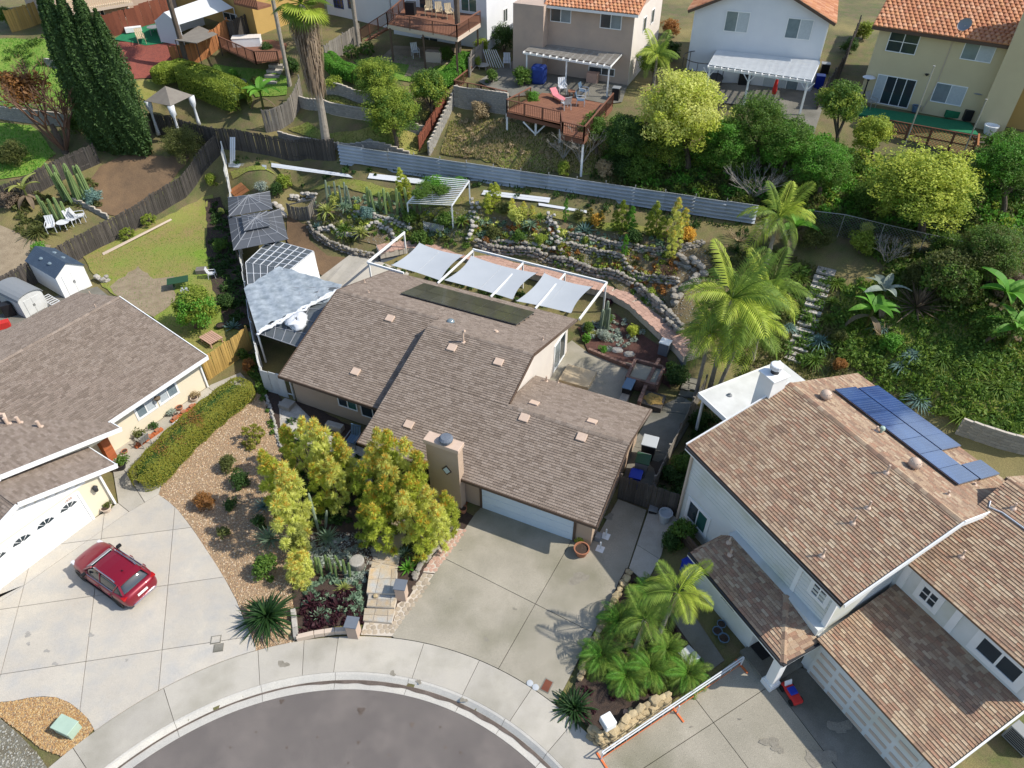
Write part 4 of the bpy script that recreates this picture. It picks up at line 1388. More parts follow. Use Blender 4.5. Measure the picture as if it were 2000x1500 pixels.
for i in range(5):
 for k in range(4):
  q=MB()
  x=9.68+i*.98
  z=.66+k*.53
  q.box((x,-.082,z),(x+.82,-.05,z+.18))
  q.build('panel','planter_tan',gdo,bevel=.01)
q=MB()
q.box((-.55,4.3,4.5),(.35,5.2,8.15))
q.build('chimney','white_paint',rh_)
box_part(rh_,'chimney_cap',(-.62,4.23,8.15),(.42,5.27,8.25),'white_paint',.02)
q=MB()
q.lathe([(.2,8.25),(.2,8.5)],14,(-.12,4.78,0))
q.build('chimney_flue','dark_trim',rh_)
q=MB()
q.lathe([(.22,8.5),(.30,8.52),(.30,8.72),(.26,8.75)],14,(-.12,4.78,0))
q.build('chimney_cowl','white_metal',rh_)
q=MB()
q.box((-4.55,4.95,3.2),(.28,11.0,3.34))
pc = q.build('patio_roof', 'white_vinyl', rh_)
q=MB()
q.box((-4.6,4.9,3.05),(-4.5,11.0,3.36))
q.box((-4.5,4.88,3.05),(.1,4.95,3.36))
q.build('patio_beam','white_paint',rh_)
for x,y in ((-4.4,5.1),(-4.4,7.8),(-1.6,5.1)):
 box_part(rh_,'patio_post',(x,y,.4),(x+.12,y+.12,3.2),'white_paint')
q=MB()
q.lathe([(.16,3.34),(.14,3.40),(.06,3.43),(.05,3.5)],10,(-3.6,6.3,0))
q.build('roof_flange','plastic_grey',rh_)
def zr(y):
 return 5.75+y*.3196 if y<5.6 else 7.54-(y-5.6)*.3196
_nr=Vector((0,.3196,1)).normalized()
_sr=Vector((0,-1,.3196)).normalized()
rows_=[(7.68,1.25+i*.975) for i in range(7)]+[(9.42,1.35+i*.96) for i in range(5)]+[(9.42,7.15)]
for y,x in rows_:
 o=on_slope(rh_,'solar_panel','pv_blue',(x+.48,y+.84,zr(y+.84)),EX,_sr,_nr,.95,1.72,.045,.14)
 for k in range(1,6):
  on_slope(o,'cell_line','pv_line',(x+.48-.475+k*.158,y+.84,zr(y+.84)),EX,_sr,_nr,.006,1.7,.002,.185)
 on_slope(o,'panel_frame','pv_frame',(x+.48,y+.84,zr(y+.84)),EX,_sr,_nr,.97,1.74,.02,.13)
for x,y in ((1.68,6.52),(6.6,6.6)):
 q=MB()
 z=zr(y)
 q.lathe([(.14,-.1),(.14,.10),(.22,.14),(.27,.26),(.25,.40),(.14,.50),(.02,.53)],16,(x,y,z))
 tv=q.build('turbine_vent','roof_vent',rh_,smooth=True)
 q=MB()
 for k in range(12):
  a=k*math.pi/6
  q.bar((x+.27*math.cos(a),y+.27*math.sin(a),z+.14),(x+.22*math.cos(a+.4),y+.22*math.sin(a+.4),z+.46),.02)
 q.build('vane','metal_pole',tv)
for x,y,h in ((6.35,5.2,.45),(7.1,3.5,.42),(7.25,2.6,.5),(7.6,.75,.45),(8.3,6.6,.25),(4.2,7.2,.3),(8.2,8.9,.15)):
 q=MB()
 q.lathe([(.17,-.05),(.12,.03),(.045,.08),(.045,h),(.03,h)],10,(x,y,zr(y)))
 q.build('vent_pipe','roof_vent',rh_)
for x,y,z,h in ((10.3,5.4,6.25,.4),(10.0,8.4,7.2,.3),(4.6,-.7,3.25,.4),(4.1,-.35,3.35,.35)):
 q=MB()
 q.lathe([(.17,-.05),(.12,.03),(.045,.08),(.045,h),(.03,h)],10,(x,y,z))
 q.build('vent_pipe','roof_vent',rh_)
q=MB()
q.lathe([(.06,0),(.06,.22),(.13,.25),(.10,.36),(.02,.4)],10,(4.35,7.35,zr(7.35)))
q.build('vent_cap','util_green',rh_)
q=MB()
q.tube([(9.3,8.0,7.12),(9.45,7.75,7.05),(9.9,7.9,7.1),(13.0,8.0,7.14),(15.3,8.1,7.16)],.03,6)
q.build('conduit','white_metal',rh_)
def fwin(root,fr,c,y=0.0,cols=2,**k):
 a,b_=fr.on(*c[0],y=y),fr.on(*c[1],y=y)
 c2=fr.on(*c[2],y=y) if len(c)>2 else None
 x0_,x1_=(a.x,b_.x)
 return window(root,(x0_,y),(x1_,y),b_.z,a.z,(0,-1),cols,**k)
def backhouse(label,a,b_,z,h,m,depth_=9.0,xl=0.0,xr=0.0):
 fr,L=facade(a,b_,z)
 t=thing('house',label,'house',fr.o,fr.rz,world=False)
 q=MB()
 q.box((xl,0,z-1.5),(L+xr,depth_,z+h))
 q.build('wall',m,t)
 return t,fr,L
ch,fc,L=backhouse('cream two-storey house at the upper right with terracotta barrel-tile roof and big chimney',(1675,196),(1900,238),8.7,5.75,'stucco_cream',xr=.3)
e0=fc.on(1703,45,y=-.5)
roof_plane(ch,fc,[(-.55,-.5,14.5),(L+1.9,-.5,14.5),(L+1.9,6.5,17.1),(-.55,6.5,17.1)],'roof_tile','terracotta',expo=.40,tab=.36,indiv=300,seed=31,tiles=True)
q=MB()
q.box((-.55,-.55,14.22),(L+1.9,-.46,14.45))
q.build('fascia','fascia_brown',ch)
fwin(ch,fc,((1742,57),(1786,108)),rows=2,gm=('glass','glass'))
fwin(ch,fc,((1890,73),(1934,124)),gm=('glass_pale','curtain'))
fwin(ch,fc,((1830,160),(1876,208)),gm=('glass_pale','curtain'))
fwin(ch,fc,((1716,144),(1772,212)),cols=4,gm=('curtain','glass','glass','glass'),name='sliding_door')
cx0=fc.on(1908,236,y=-.9).x
q=MB()
q.box((cx0,-1.0,7.7),(cx0+2.0,2.0,18))
q.build('chimney','stucco_cream',ch)
q=MB()
q.box((cx0+2.0,.6,7.7),(cx0+8,9,14.5))
q.build('wall','stucco_ochre',ch)
p=fc.on(1885,50,y=-.6)
q=MB()
dish=[(.02,.0),(.2,.03),(.36,.11),(.42,.17)]
q.lathe(dish,14,(0,0,0),cap=False)
me=q.mesh('dish','plastic_grey',smooth=True)
o=put('satellite_dish',me,ch,loc=(p.x,-.65,p.z),rot=(R(52),0,R(-20)),sc=1.15)
q=MB()
q.tube([(p.x,-.65,p.z),(p.x,-.6,p.z-.35),(p.x-.1,-.35,p.z-.6)],.04,6)
q.build('dish_mast','metal_pole',ch)
p=fc.on(1811,144,y=-.1)
q=MB()
q.lathe([(.14,0),(.12,-.1),(.05,-.16)],8,(p.x,-.12,p.z))
q.build('wall_lamp','dark_trim',ch)
q=MB()
p1,p2=fc.on(1864,73,y=-.03),fc.on(1826,165,y=-.03)
q.tube([(p1.x,-.03,p1.z),(p1.x,-.03,p2.z),(p1.x-.3,-.03,8.8)],.03,5)
q.build('downspout','planter_tan',ch)
wh,fw_,L=backhouse('white two-storey house behind the yellow tree with tiled gable roof and white pergola patio',(1337,152),(1582,180),8.7,5.5,'stucco_white')
q=MB()
gable_y(q,.08,[(0,14.1),(L,14.1),(L,14.35),(L/2,16.85),(0,14.35)])
q.build('wall','stucco_white',wh)
roof_plane(wh,fw_,[(L/2,-.45,16.95),(L+.5,-.45,14.25),(L+.5,9,14.25),(L/2,9,16.95)],'roof_tile','terracotta',expo=.4,tab=.34,tiles=True,seed=33)
roof_plane(wh,fw_,[(L/2,-.45,16.95),(L/2,9,16.95),(-.5,9,14.25),(-.5,-.45,14.25)],'roof_tile','terracotta',expo=.4,tab=.34,tiles=True,seed=34)
q=MB()
q.bar((L/2,-.5,16.85),(L+.5,-.5,14.15),.08,.22)
q.bar((L/2,-.5,16.85),(-.5,-.5,14.15),.08,.22)
q.build('fascia','fascia_brown',wh)
fwin(wh,fw_,((1420,20),(1459,65)),gm=('glass_pale','curtain'))
fwin(wh,fw_,((1540,34),(1581,79)),gm=('glass_pale','curtain'))
fwin(wh,fw_,((1492,148),(1556,178)),cols=3,gm=('curtain','curtain','glass_pale'),name='sliding_door')
q=MB()
q.box((L+.02,.4,8.7),(L+.1,.5,14))
q.build('downspout','white_paint',wh)
pa,pb_=P(1072,8,14.4),P(1240,26,14.4)
fp=Frame(pa,math.atan2((pb_-pa).y,(pb_-pa).x),8.7)
L=(pb_-pa).length
ph_=thing('house','pink stucco two-storey house with tiled roof above the weathered patio cover','house',fp.o,fp.rz,world=False)
q=MB()
q.box((0,0,7.5),(L,10,14.4))
q.box((-2.8,-1.2,7.5),(0,9,14.5))
q.build('wall','stucco_pink',ph_)
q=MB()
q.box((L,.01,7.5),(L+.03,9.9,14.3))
q.build('side_wall','stucco_pale',ph_)  # sunlit side: the sun's brightness is painted in as paler stucco over pink
roof_plane(ph_,fp,[(-.3,-.5,14.45),(L+.45,-.5,14.45),(L+.45,6,16.7),(-.3,6,16.7)],'roof_tile','terracotta',expo=.4,tab=.34,tiles=True,seed=35)
q=MB()
q.box((-.3,-.55,14.22),(L+.45,-.46,14.42))
q.build('fascia','white_paint',ph_)
fwin(ph_,fp,((1076,4),(1115,46)),gm=('glass','glass_pale'))
fwin(ph_,fp,((1174,17),(1213,59)),gm=('glass','glass_pale'))
fwin(ph_,fp,((1150,128),(1200,150)),cols=2,gm=('glass',),name='sliding_door')
window(ph_,(L+.03,3.2),(L+.03,4.2),12.1,13.3,(1,0),1,gm=('glass',))
window(ph_,(L+.03,6),(L+.03,7),12.1,13.3,(1,0),1,gm=('glass',))
dh,fd,L=backhouse('white two-storey house with a raised brown deck at the top of the photo',(770,70),(952,97),9.5,6.5,'stucco_white',depth_=10)
DFR=fd
fwin(dh,fd,((818,-6),(848,26)),gm=('glass','glass_pale'),name='sliding_door')
fwin(dh,fd,((900,-5),(932,25)),gm=('glass_green',),name='sliding_door')
fwin(dh,fd,((822,70),(856,86)),gm=('glass',))
window(dh,(L,1.6),(L,2.4),13.6,14.8,(1,0),1,gm=('glass_pale',))
window(dh,(L,3.4),(L,4.3),11.0,12.2,(1,0),2,gm=('glass',))
oh,fo,L=backhouse('ochre stucco house at the top edge behind the white party tent',(340,12),(500,52),10.4,6,'stucco_ochre')
q=MB()
q.box((L-.4,-1.6,12.6),(L+3.0,.0,12.8))
q.build('balcony_floor','wood_deck',oh)
q=MB()
for i in range(14):
 x=L-.35+i*.25
 q.box((x,-1.6,12.8),(x+.14,-1.55,13.75))
q.build('balcony_rail','wood_rail',oh)
fwin(oh,fo,((435,22),(466,44)),gm=('glass',))
th_,ft,L=backhouse('tan house with a railed balcony at the top left behind the cypresses',(105,52),(345,10),10.6,6,'stucco_pink')
fwin(th_,ft,((184,16),(207,34)),gm=('glass',))
fwin(th_,ft,((234,17),(258,32)),gm=('glass',))
xb0,xb1=ft.on(115,20,y=-1.2).x,ft.on(262,14,y=-1.2).x
zb=ft.on(200,14,y=-1.2).z
q=MB()
q.box((xb0,-1.3,zb-.25),(xb1,0,zb))
q.build('balcony_floor','planter_tan',th_)
q=MB()
n=int((xb1-xb0)/.2)
for i in range(n):
 x=xb0+(xb1-xb0)*i/n
 q.box((x,-1.28,zb),(x+.06,-1.22,zb+.95))
q.box((xb0,-1.3,zb+.95),(xb1,-1.2,zb+1.02))
q.build('balcony_rail','stucco_cream',th_)
sh_,fs_,L=backhouse('pale house with blue window trim at the top edge beside the tall palm',(640,22),(765,48),10.2,6,'stucco_white',depth_=8)
fwin(sh_,fs_,((650,-8),(672,18)),rows=3,cols=3,gm=('glass',),fm='fabric_blue')
fwin(sh_,fs_,((678,-6),(690,18)),rows=3,cols=1,gm=('glass',),fm='fabric_blue')
# ==== FENCES AND WALLS
def poly_at(pts,s):
 for a,b_ in zip(pts[:-1],pts[1:]):
  L=(b_-a).length
  if s<=L or b_ is pts[-1]:
   t=min(s/max(L,1e-6),1)
   return a.lerp(b_,t),(b_-a).normalized()
  s-=L
def plen(pts):
 return sum((b_-a).length for a,b_ in zip(pts[:-1],pts[1:]))
def grounded(pix,name=None):
 out=[T(u,v) for u,v in pix]
 return [Vector((p.x,p.y,0)) for p in out]
_pl={}
def unit_box(key,m,wob=0.0):
 if key not in _pl:
  b=MB()
  b.box((-.5,-.5,0),(.5,.5,1))
  _pl[key]=b.mesh(key.split('|')[0],m)
 return _pl[key]
def fence(label,pix,h,m,w=.14,gap=.012,th=.025,top_rail=False,post=2.4,pm=None,name='wooden_fence',jh=.04,maxn=300,pts=None,cat='fence',pname='plank',posts=True,zb=None):
 pts=pts or grounded(pix)
 L=plen(pts)
 p0=pts[0]
 z0=zt(p0.x,p0.y)
 t=thing(name,label,cat,(p0.x,p0.y,z0))
 me=unit_box(pname+'|'+m,m)
 n=int(L/(w+gap))
 if n>maxn:
  w=L/maxn-gap
  n=maxn
 for i in range(n):
  p,d=poly_at(pts,(i+.5)*(w+gap))
  z=zb(p) if zb else zt(p.x,p.y)
  hh=h+rnd.uniform(-jh,jh)
  put(pname,me,t,loc=(p.x-p0.x,p.y-p0.y,z-z0-.08),rot=(rnd.uniform(-.02,.02),rnd.uniform(-.02,.02),math.atan2(d.y,d.x)),sc=(w,th,hh+.08))
 k=max(1,int(round(L/post)))
 b=MB()
 rails=MB()
 last=None
 for i in range(k+1):
  p,d=poly_at(pts,L*i/k)
  z=zb(p) if zb else zt(p.x,p.y)
  nn=Vector((-d.y,d.x,0))
  if posts:
   q=MB()
   c=p+nn*.07
   q.obox((c.x,c.y,0),d,nn,.05,.05,z-.1,z+h+.06)
   q.build('post',pm or m,t)
  cur=[Vector((p.x,p.y,z))+nn*.035+Vector((0,0,hh)) for hh in (.3,h-.25)]
  if last:
   for a,c in zip(last,cur):
    rails.bar(a,c,.04,.09)
  last=cur
 rails.build('rail',pm or m,t)
 return t
fence('long dark weathered plank fence running up behind the sheds to the back corner',[(-120,650),(0,592),(162,502),(225,467),(300,422),(362,385),(398,335),(432,300)],1.8,'wood_dark')
fence('grey weathered fence behind the banana plants and tall cactus at the far left',[(-140,440),(0,405),(60,385),(150,337),(195,318)],1.7,'wood_dark')
fence('dark wooden fence along the foot of the back slope, left of the tall palm',[(298,258),(375,276),(432,290),(520,302),(600,308),(655,313)],1.8,'wood_dark')
fence('sunlit golden wooden fence between the left house and the white fence',[(408,741),(450,712),(493,679)],1.75,'wood_gold',w=.15)
fence('dark wooden side gate beside the blue bin',[(1207,972),(1268,992)],1.8,'wood_dark',name='wooden_gate',cat='gate')
fence('brown wooden fence panel behind the grey bucket',[(1270,993),(1325,1010)],1.75,'wood_dark',w=.16)
fence('low wooden boundary fence between the side yard and the right house',[(1276,962),(1310,890),(1342,822),(1376,765)],1.3,'wood_grey',w=.18)
fence('curved grey plank fence left of the tall palm trunk',[(520,258),(548,252),(572,236),(586,210),(592,190)],1.9,'wood_grey',w=.2)
fence('grey plank fence climbing towards the deck stairs beside the palm skirt',[(640,128),(672,105),(706,84)],1.7,'wood_grey',w=.2)
fence('red-brown plank fence down the right side of the fruit tree terrace',[(870,205),(852,240),(835,268),(818,296)],1.3,'wood_redbrown',w=.2)
fence('new yellow pine fence at the top left corner',[(24,62),(60,52),(96,40)],1.9,'wood_gold',w=.2)
fence('solid red-brown fence behind the green turf and white bench',[(212,72),(270,56),(345,38)],1.9,'wood_redbrown',w=.5)
fence('curving orange-brown plank fence beside the white party tent',[(340,130),(372,128),(405,112),(430,92),(452,75)],1.8,'wood_orange',w=.2)
fence('dark plank fence below the ochre house balcony',[(452,78),(490,62),(520,52)],1.6,'wood_dark',w=.3)
fence('weathered wooden fence between the white house and the cream house',[(1596,215),(1640,150),(1672,70)],1.8,'wood_dark',w=.25)
fence('grey wooden corner fence beside the leaning white trellises',[(918,150),(922,135),(945,118)],1.6,'wood_grey',w=.2)
vpts=grounded([(441,318),(450,372),(462,440),(476,520),(488,590),(502,680),(519,762)])
fence('long white vinyl panel fence along the left side of the main house lot',None,1.85,'white_vinyl',w=1.2,gap=.02,th=.04,pts=vpts,name='vinyl_fence',pname='panel',jh=.02,post=2.4)
fence('white vinyl front gate panels between the white fence and the main house',[(519,763),(545,770),(574,779)],1.75,'white_vinyl',w=.55,gap=.03,th=.04,name='vinyl_gate',cat='gate',pname='panel',jh=0)
mp=[P(666,319,4.5),P(1472,442,4.1)]
mp=[mp[0].lerp(mp[1],i/8) for i in range(9)]
L=plen(mp)
t=thing('metal_fence','long silver corrugated metal sheet fence along the foot of the back slope','fence',(mp[0].x,mp[0].y,0))
n=15
for i in range(n):
 a,d=poly_at(mp,L*i/n)
 b_,_=poly_at(mp,L*(i+1)/n)
 nn=Vector((d.y,-d.x,0)).normalized()
 za,zb_=a.z+.05,b_.z+.05
 q=MB()
 vs,fs=[],[]
 prof=[]
 for k in range(6):
  z=.06+k*.29
  prof+=[(z,.20),(z+.13,0),(z+.22,0),(z+.285,.20)]
 lean=rnd.uniform(-.03,.05)
 for z,o in prof:
  for p,zz in ((a,za),(b_,zb_)):
   w_=p+nn*(o+lean*z)
   vs.append((w_.x,w_.y,zz+z-.1))
 for k in range(len(prof)-1):
  fs.append((2*k,2*k+1,2*k+3,2*k+2))
 q.add(vs,fs)
 q.build('metal_sheet','metal_sheet',t)
 q=MB()
 q.obox((a.x-nn.x*.08,a.y-nn.y*.08,0),d,nn,.03,.03,za-.4,za+1.8)
 q.build('post','metal_pole',t)
def chainlink(label,pix,h,sp=.22):
 pts=grounded(pix)
 L=plen(pts)
 t=thing('chain_link_fence',label,'fence',(pts[0].x,pts[0].y,0))
 k=max(2,int(L/2.6))
 w_=MB()
 last=None
 for i in range(k+1):
  p,d=poly_at(pts,L*i/k)
  z=zt(p.x,p.y)
  q=MB()
  q.tube([(p.x,p.y,z-.1),(p.x,p.y,z+h)],.03,6)
  q.build('post','metal_pole',t)
  if last:
   q=MB()
   q.tube([(last.x,last.y,last.z+h),(p.x,p.y,z+h)],.028,5)
   q.build('top_rail','metal_pole',t)
   c=Vector((p.x,p.y,z))
   m_=int((c-last).length/sp)
   for j in range(-int(h/sp),m_):
    for sgn in (1,-1):
     pts2=[]
     for hh in (0,h):
      x=j*sp+(hh if sgn>0 else h-hh)
      pts2.append((x,hh))
     (xa,ha),(xb,hb)=pts2
     Lm=(c-last).length
     if xa>xb:
      xa,ha,xb,hb=xb,hb,xa,ha
     if xb<=0 or xa>=Lm:
      continue
     if xa<0:
      ha+=(hb-ha)*(0-xa)/(xb-xa)
      xa=0
     if xb>Lm:
      hb=ha+(hb-ha)*(Lm-xa)/(xb-xa)
      xb=Lm
     A=last.lerp(c,xa/Lm)+Vector((0,0,ha))
     B=last.lerp(c,xb/Lm)+Vector((0,0,hb))
     w_.bar(A,B,.012)
  last=Vector((p.x,p.y,z))
 w_.build('wire_mesh', 'wire', t)['kind'] = 'stuff'
 return t
chainlink('chain-link fence with a top rail on the right hillside below the large lime tree',[(1560,452),(1640,462),(1740,488),(1880,520),(1960,545)],1.7)
chainlink('chain-link fence on the block wall behind the bare tree at the upper left',[(-60,218),(60,236),(160,248)],1.5)
def blockwall(label,pix,h,m='block',bw=.40,bh=.20,th=.18,name='block_wall',pts=None,cap=None,zb=None):
 pts=pts or grounded(pix)
 L=plen(pts)
 n=max(1,int(L/bw))
 rows=max(1,int(round(h/bh)))
 while n*rows>300:
  bw*=1.15
  bh*=1.1
  n=max(1,int(L/bw))
  rows=max(1,int(round(h/bh)))
 t=thing(name,label,'wall',(pts[0].x,pts[0].y,0))
 core=MB()
 me=unit_box('block|'+m,m)
 for i in range(n):
  a,d=poly_at(pts,L*i/n)
  b_,_=poly_at(pts,L*(i+1)/n)
  z=zb if zb is not None else min(zt(a.x,a.y),zt(b_.x,b_.y))-.05
  c=(a+b_)/2
  dd=(b_-a)
  hl=dd.length/2
  dd.normalize()
  nn=Vector((-dd.y,dd.x,0))
  core.obox((c.x,c.y,0),dd,nn,hl+.02,th*.38,z-.4,z+rows*bh-.012)
  for k in range(rows):
   off=.25*hl if k % 2 else-.25*hl
   put('block',me,t,loc=(c.x+dd.x*off-pts[0].x,c.y+dd.y*off-pts[0].y,z+k*bh),rot=(0,0,math.atan2(dd.y,dd.x)),sc=(2*hl-.014,th+rnd.uniform(-.01,.012),bh-.014))
 core.build('mortar_core','mortar' if m=='block' else m,t)
 return t
blockwall('grey block wall with stepped top beside the red-brown fence',[(893,186),(878,222),(860,258),(838,303)],1.2)
blockwall('grey block retaining wall under the pink house railing',[(889,205),(930,212),(992,222)],1.8)
blockwall('low block wall at the front of the lowest grass terrace',[(545,266),(600,280),(680,293),(800,307)],.7,bw=.5)
blockwall('middle terrace block wall behind the palm trunk',[(588,208),(650,222),(740,240),(830,266)],1.0,bw=.5)
blockwall('uppermost terrace block wall below the clipped hedge',[(640,182),(700,198),(770,214)],1.0,bw=.5)
blockwall('grey block wall below the upper left lawn',[(-60,224),(0,230),(80,240),(158,250)],1.1,bw=.5)
blockwall('short pale block wall beside the white garden blocks',[(92,128),(128,138)],.9,bw=.5)
blockwall('concrete garden wall beside the succulents left of the dirt yard',[(128,392),(170,405),(212,428)],.7,bw=.5)
blockwall('curved concrete retaining wall behind the right house with strap plants above it',[(1868,845),(1905,858),(1950,873),(2010,888)],1.3,m='block',bw=.5)
tops=[Vector((p.x,p.y,0)) for p in WTOP]
t=thing('retaining_wall','smooth blue-grey curved retaining wall below the pink brick path','wall',(tops[0].x,tops[0].y,0))
q=MB()
for a,b_ in zip(tops[:-1],tops[1:]):
 d=(b_-a).normalized()
 nn=Vector((-d.y,d.x,0))
 c=(a+b_)/2
 q.obox((c.x,c.y,0),d,nn,(b_-a).length/2+.04,.11,-.1,1.28)
q.build('wall_face','stucco_grey',t)
pp=thing('brick_path','pink brick path curving along the top of the blue-grey retaining wall','path',(tops[0].x,tops[0].y,0))
L=plen(tops)
me=unit_box('brick|brick_pink','brick_pink')
bed=MB()
n=int(L/.36)
for i in range(n):
 p,d=poly_at(tops,L*(i+.5)/n)
 nn=Vector((-d.y,d.x,0))
 for k in range(4):
  c=p+nn*(-.08+k*.33+(.05 if i % 2 else 0))
  put('brick',me,pp,loc=(c.x-tops[0].x,c.y-tops[0].y,1.25),rot=(0,0,math.atan2(d.y,d.x)),sc=(.345,.315,.065+rnd.uniform(-.01,.01)))
 c=p+nn*.42
 bed.obox((c.x,c.y,0),d,nn,.22,.62,.8,1.285)
bed.build('path_bed','mortar',pp)
STONES={}
def stone_mesh(m,k,flat=.6):
 key=(m,k)
 if key not in STONES:
  r=random.Random(k*7+3)
  b=MB()
  nlat,nlon=3,7
  vs=[(0,0,flat)]
  for i in range(1,nlat+1):
   ph=math.pi*i/(nlat+1)
   for j in range(nlon):
    a=2*math.pi*j/nlon
    s=r.uniform(.82,1.12)
    sx=abs(math.cos(a))**.6*math.copysign(1,math.cos(a))
    sy=abs(math.sin(a))**.6*math.copysign(1,math.sin(a))
    vs.append((sx*math.sin(ph)**.5*s,sy*math.sin(ph)**.5*s,flat*math.cos(ph)*r.uniform(.9,1.1)))
  vs.append((0,0,-flat))
  fs=[(0,1+j,1+(j+1) % nlon) for j in range(nlon)]
  for i in range(nlat-1):
   for j in range(nlon):
    a=1+i*nlon
    fs.append((a+j,a+nlon+j,a+nlon+(j+1) % nlon,a+(j+1) % nlon))
  e=1+(nlat-1)*nlon
  fs+=[(e+j,len(vs)-1,e+(j+1) % nlon) for j in range(nlon)]
  b.add(vs,fs)
  STONES[key]=b.mesh('stone',m)
 return STONES[key]
def rockwall(label,pix,courses=2,size=.22,m='rock',step=None,jit=.05,name='stone_wall',cat='wall',spread=0.0,group=None,sink=.3,wide=1.0):
 pts=grounded(pix)
 L=plen(pts)
 t=thing(name,label,cat,(pts[0].x,pts[0].y,0),group=group)
 step=step or size*1.75
 n=int(L/step)
 cnt=0
 for c in range(courses):
  for i in range(n+1):
   if cnt>=300:
    break
   p,d=poly_at(pts,min(L,step*(i+.5*(c % 2))+rnd.uniform(-.04,.04)))
   nn=Vector((-d.y,d.x,0))
   q=p+nn*(rnd.uniform(-jit,jit)+c*.07+rnd.uniform(-spread,spread))
   s=size*rnd.uniform(.75,1.3)
   z=zt(q.x,q.y)+c*size*.95+s*(.55-sink)
   put('stone',stone_mesh(m,rnd.randrange(6)),t,loc=(q.x-pts[0].x,q.y-pts[0].y,z),rot=(rnd.uniform(-.2,.2),rnd.uniform(-.2,.2),math.atan2(d.y,d.x)+rnd.uniform(-.4,.4)),sc=(s*wide,s*rnd.uniform(.65,.9),s*rnd.uniform(.75,1.05)))
   cnt+=1
 return t
rockwall('stacked grey stone wall along the back of the pink brick path',[(930,480),(1000,497),(1060,508),(1120,522),(1186,540),(1236,560),(1262,582),(1300,618),(1330,650)],3,.19)
rockwall('second stone terrace wall above the brick path wall',[(1085,486),(1155,496),(1211,510),(1228,535),(1268,550),(1322,556)],3,.165)
rockwall('curving third stone terrace wall below the tall lime conifers',[(1110,466),(1160,474),(1211,486),(1280,497),(1325,492),(1372,480)],3,.16)
rockwall('stone pile of broad slabs at the right end of the hill garden',[(1322,512),(1345,520),(1369,538),(1350,560),(1320,575),(1310,605)],3,.27,spread=.3)
rockwall('broken stone edging lower right beside the large palm',[(1270,590),(1290,610),(1310,640),(1322,655)],2,.25,spread=.2)
rockwall('round stone wall curving round the yellow aloes on the left of the hill garden',[(602,445),(615,465),(645,482),(690,500),(735,508),(770,500)],3,.17,m='rock')
rockwall('inner pale stone wall behind the yellow aloes',[(622,452),(650,448),(662,462),(700,462),(730,440),(760,452),(775,476)],2,.18,m='rock_pale')
rockwall('pale stone terrace left of the vine trellis',[(690,420),(730,425),(770,436),(800,450)],2,.18,m='rock_pale')
rockwall('natural stone steps climbing beside the vine trellis',[(928,398),(926,420),(920,445),(915,470)],3,.18,spread=.4,m='rock_pale')
rockwall('rocky gully of pale stones in the middle of the hill garden',[(1072,425),(1078,450),(1084,476),(1090,500)],3,.17,spread=.45,m='rock_pale')
rockwall('low stone edging under the orange shrubs of the hill garden',[(940,470),(985,478),(1040,484),(1075,492)],2,.18)
rockwall('stones heaped on top of the grey corrugated planter',[(568,392),(585,390),(605,388),(618,386)],2,.22,spread=.25,m='rock_pale')
rockwall('pale fieldstones behind the grey gazebos',[(535,400),(545,412),(556,425)],2,.22,spread=.2,m='rock_pale')
rockwall('white stone edging along the left strip of the front garden',[(519,775),(530,810),(540,850),(548,880)],2,.10,m='rock_pale',step=.16,name='stone_edging',cat='edging')
rockwall('river stones along the left edge of the flagstone walk',[(742,990),(735,1030),(728,1065),(735,1085),(725,1110)],1,.16,m='rock',name='stone_edging',cat='edging',spread=.08)
rockwall('river stones along the driveway side of the front garden',[(880,1030),(860,1060),(835,1090),(820,1110),(808,1130)],2,.15,m='rock',name='stone_edging',cat='edging',spread=.1)
rockwall('tan boulder edging between the main driveway and the palm planter',[(1228,1118),(1208,1158),(1185,1200),(1165,1240),(1145,1285),(1128,1330)],2,.20,m='rock_tan',name='stone_edging',cat='edging')
rockwall('stacked tan stone wall curving round the bottom of the palm planter',[(1150,1440),(1170,1455),(1200,1452),(1235,1420),(1270,1398),(1305,1378)],4,.20,m='rock_tan',wide=1.1)
rockwall('stone edging beside the left yard rocks near the white shed',[(188,545),(200,552),(215,545)],2,.22,m='rock_pale',spread=.15,name='stone_edging',cat='edging')
st=[(1551,704),(1555,694),(1559,682),(1562,671),(1566,660),(1571,647),(1576,635),(1581,623),(1585,611),(1590,598),(1593,587),(1597,576),(1601,564),(1605,554),(1607,545),(1613,531)]
p0=T(*st[0])
t=thing('garden_steps','long straight flight of concrete slab steps climbing the right hillside','steps',p0)
pa,pb_=T(*st[0]),T(*st[-1])
d=Vector((pb_.x-pa.x,pb_.y-pa.y,0)).normalized()
nn=Vector((-d.y,d.x,0))
for i,(u,v) in enumerate(st):
 p=T(u,v)
 for sgn in (-1,1):
  q=MB()
  c=p+nn*(.31*sgn)
  q.obox((c.x,c.y,0),d,nn,.19 if i<15 else .4,.30,p.z-.05,p.z+.12+rnd.uniform(-.02,.02))
  q.build('step','rock_pale',t)
t=thing('shade_pergola','white timber shade frame over the terrace behind the main house','pergola',FM.o,FM.rz,world=False)
for a,b_ in (((-1.95,.2),(-1.75,5.1)),((4.2,5.0),(14.75,4.85)),((14.75,4.85),(14.5,0)),((-1.95,.2),(1.2,.05))):
 q=MB()
 q.bar((*a,2.58),(*b_,2.58),.11,.16)
 q.build('beam','white_paint',t)
for x in (4.2,8.3,11.6):
 q=MB()
 q.bar((x-.2,-.05,2.56),(x+.05,4.95,2.52),.10,.13)
 q.build('cross_beam','white_paint',t)
for x,y in ((-1.75,5.0),(-1.9,.3),(4.2,5.0),(8.3,4.95),(11.6,4.9),(14.7,4.8)):
 q=MB()
 q.box((x-.05,y-.05,.2),(x+.05,y+.05,2.5))
 q.build('post','white_paint',t)
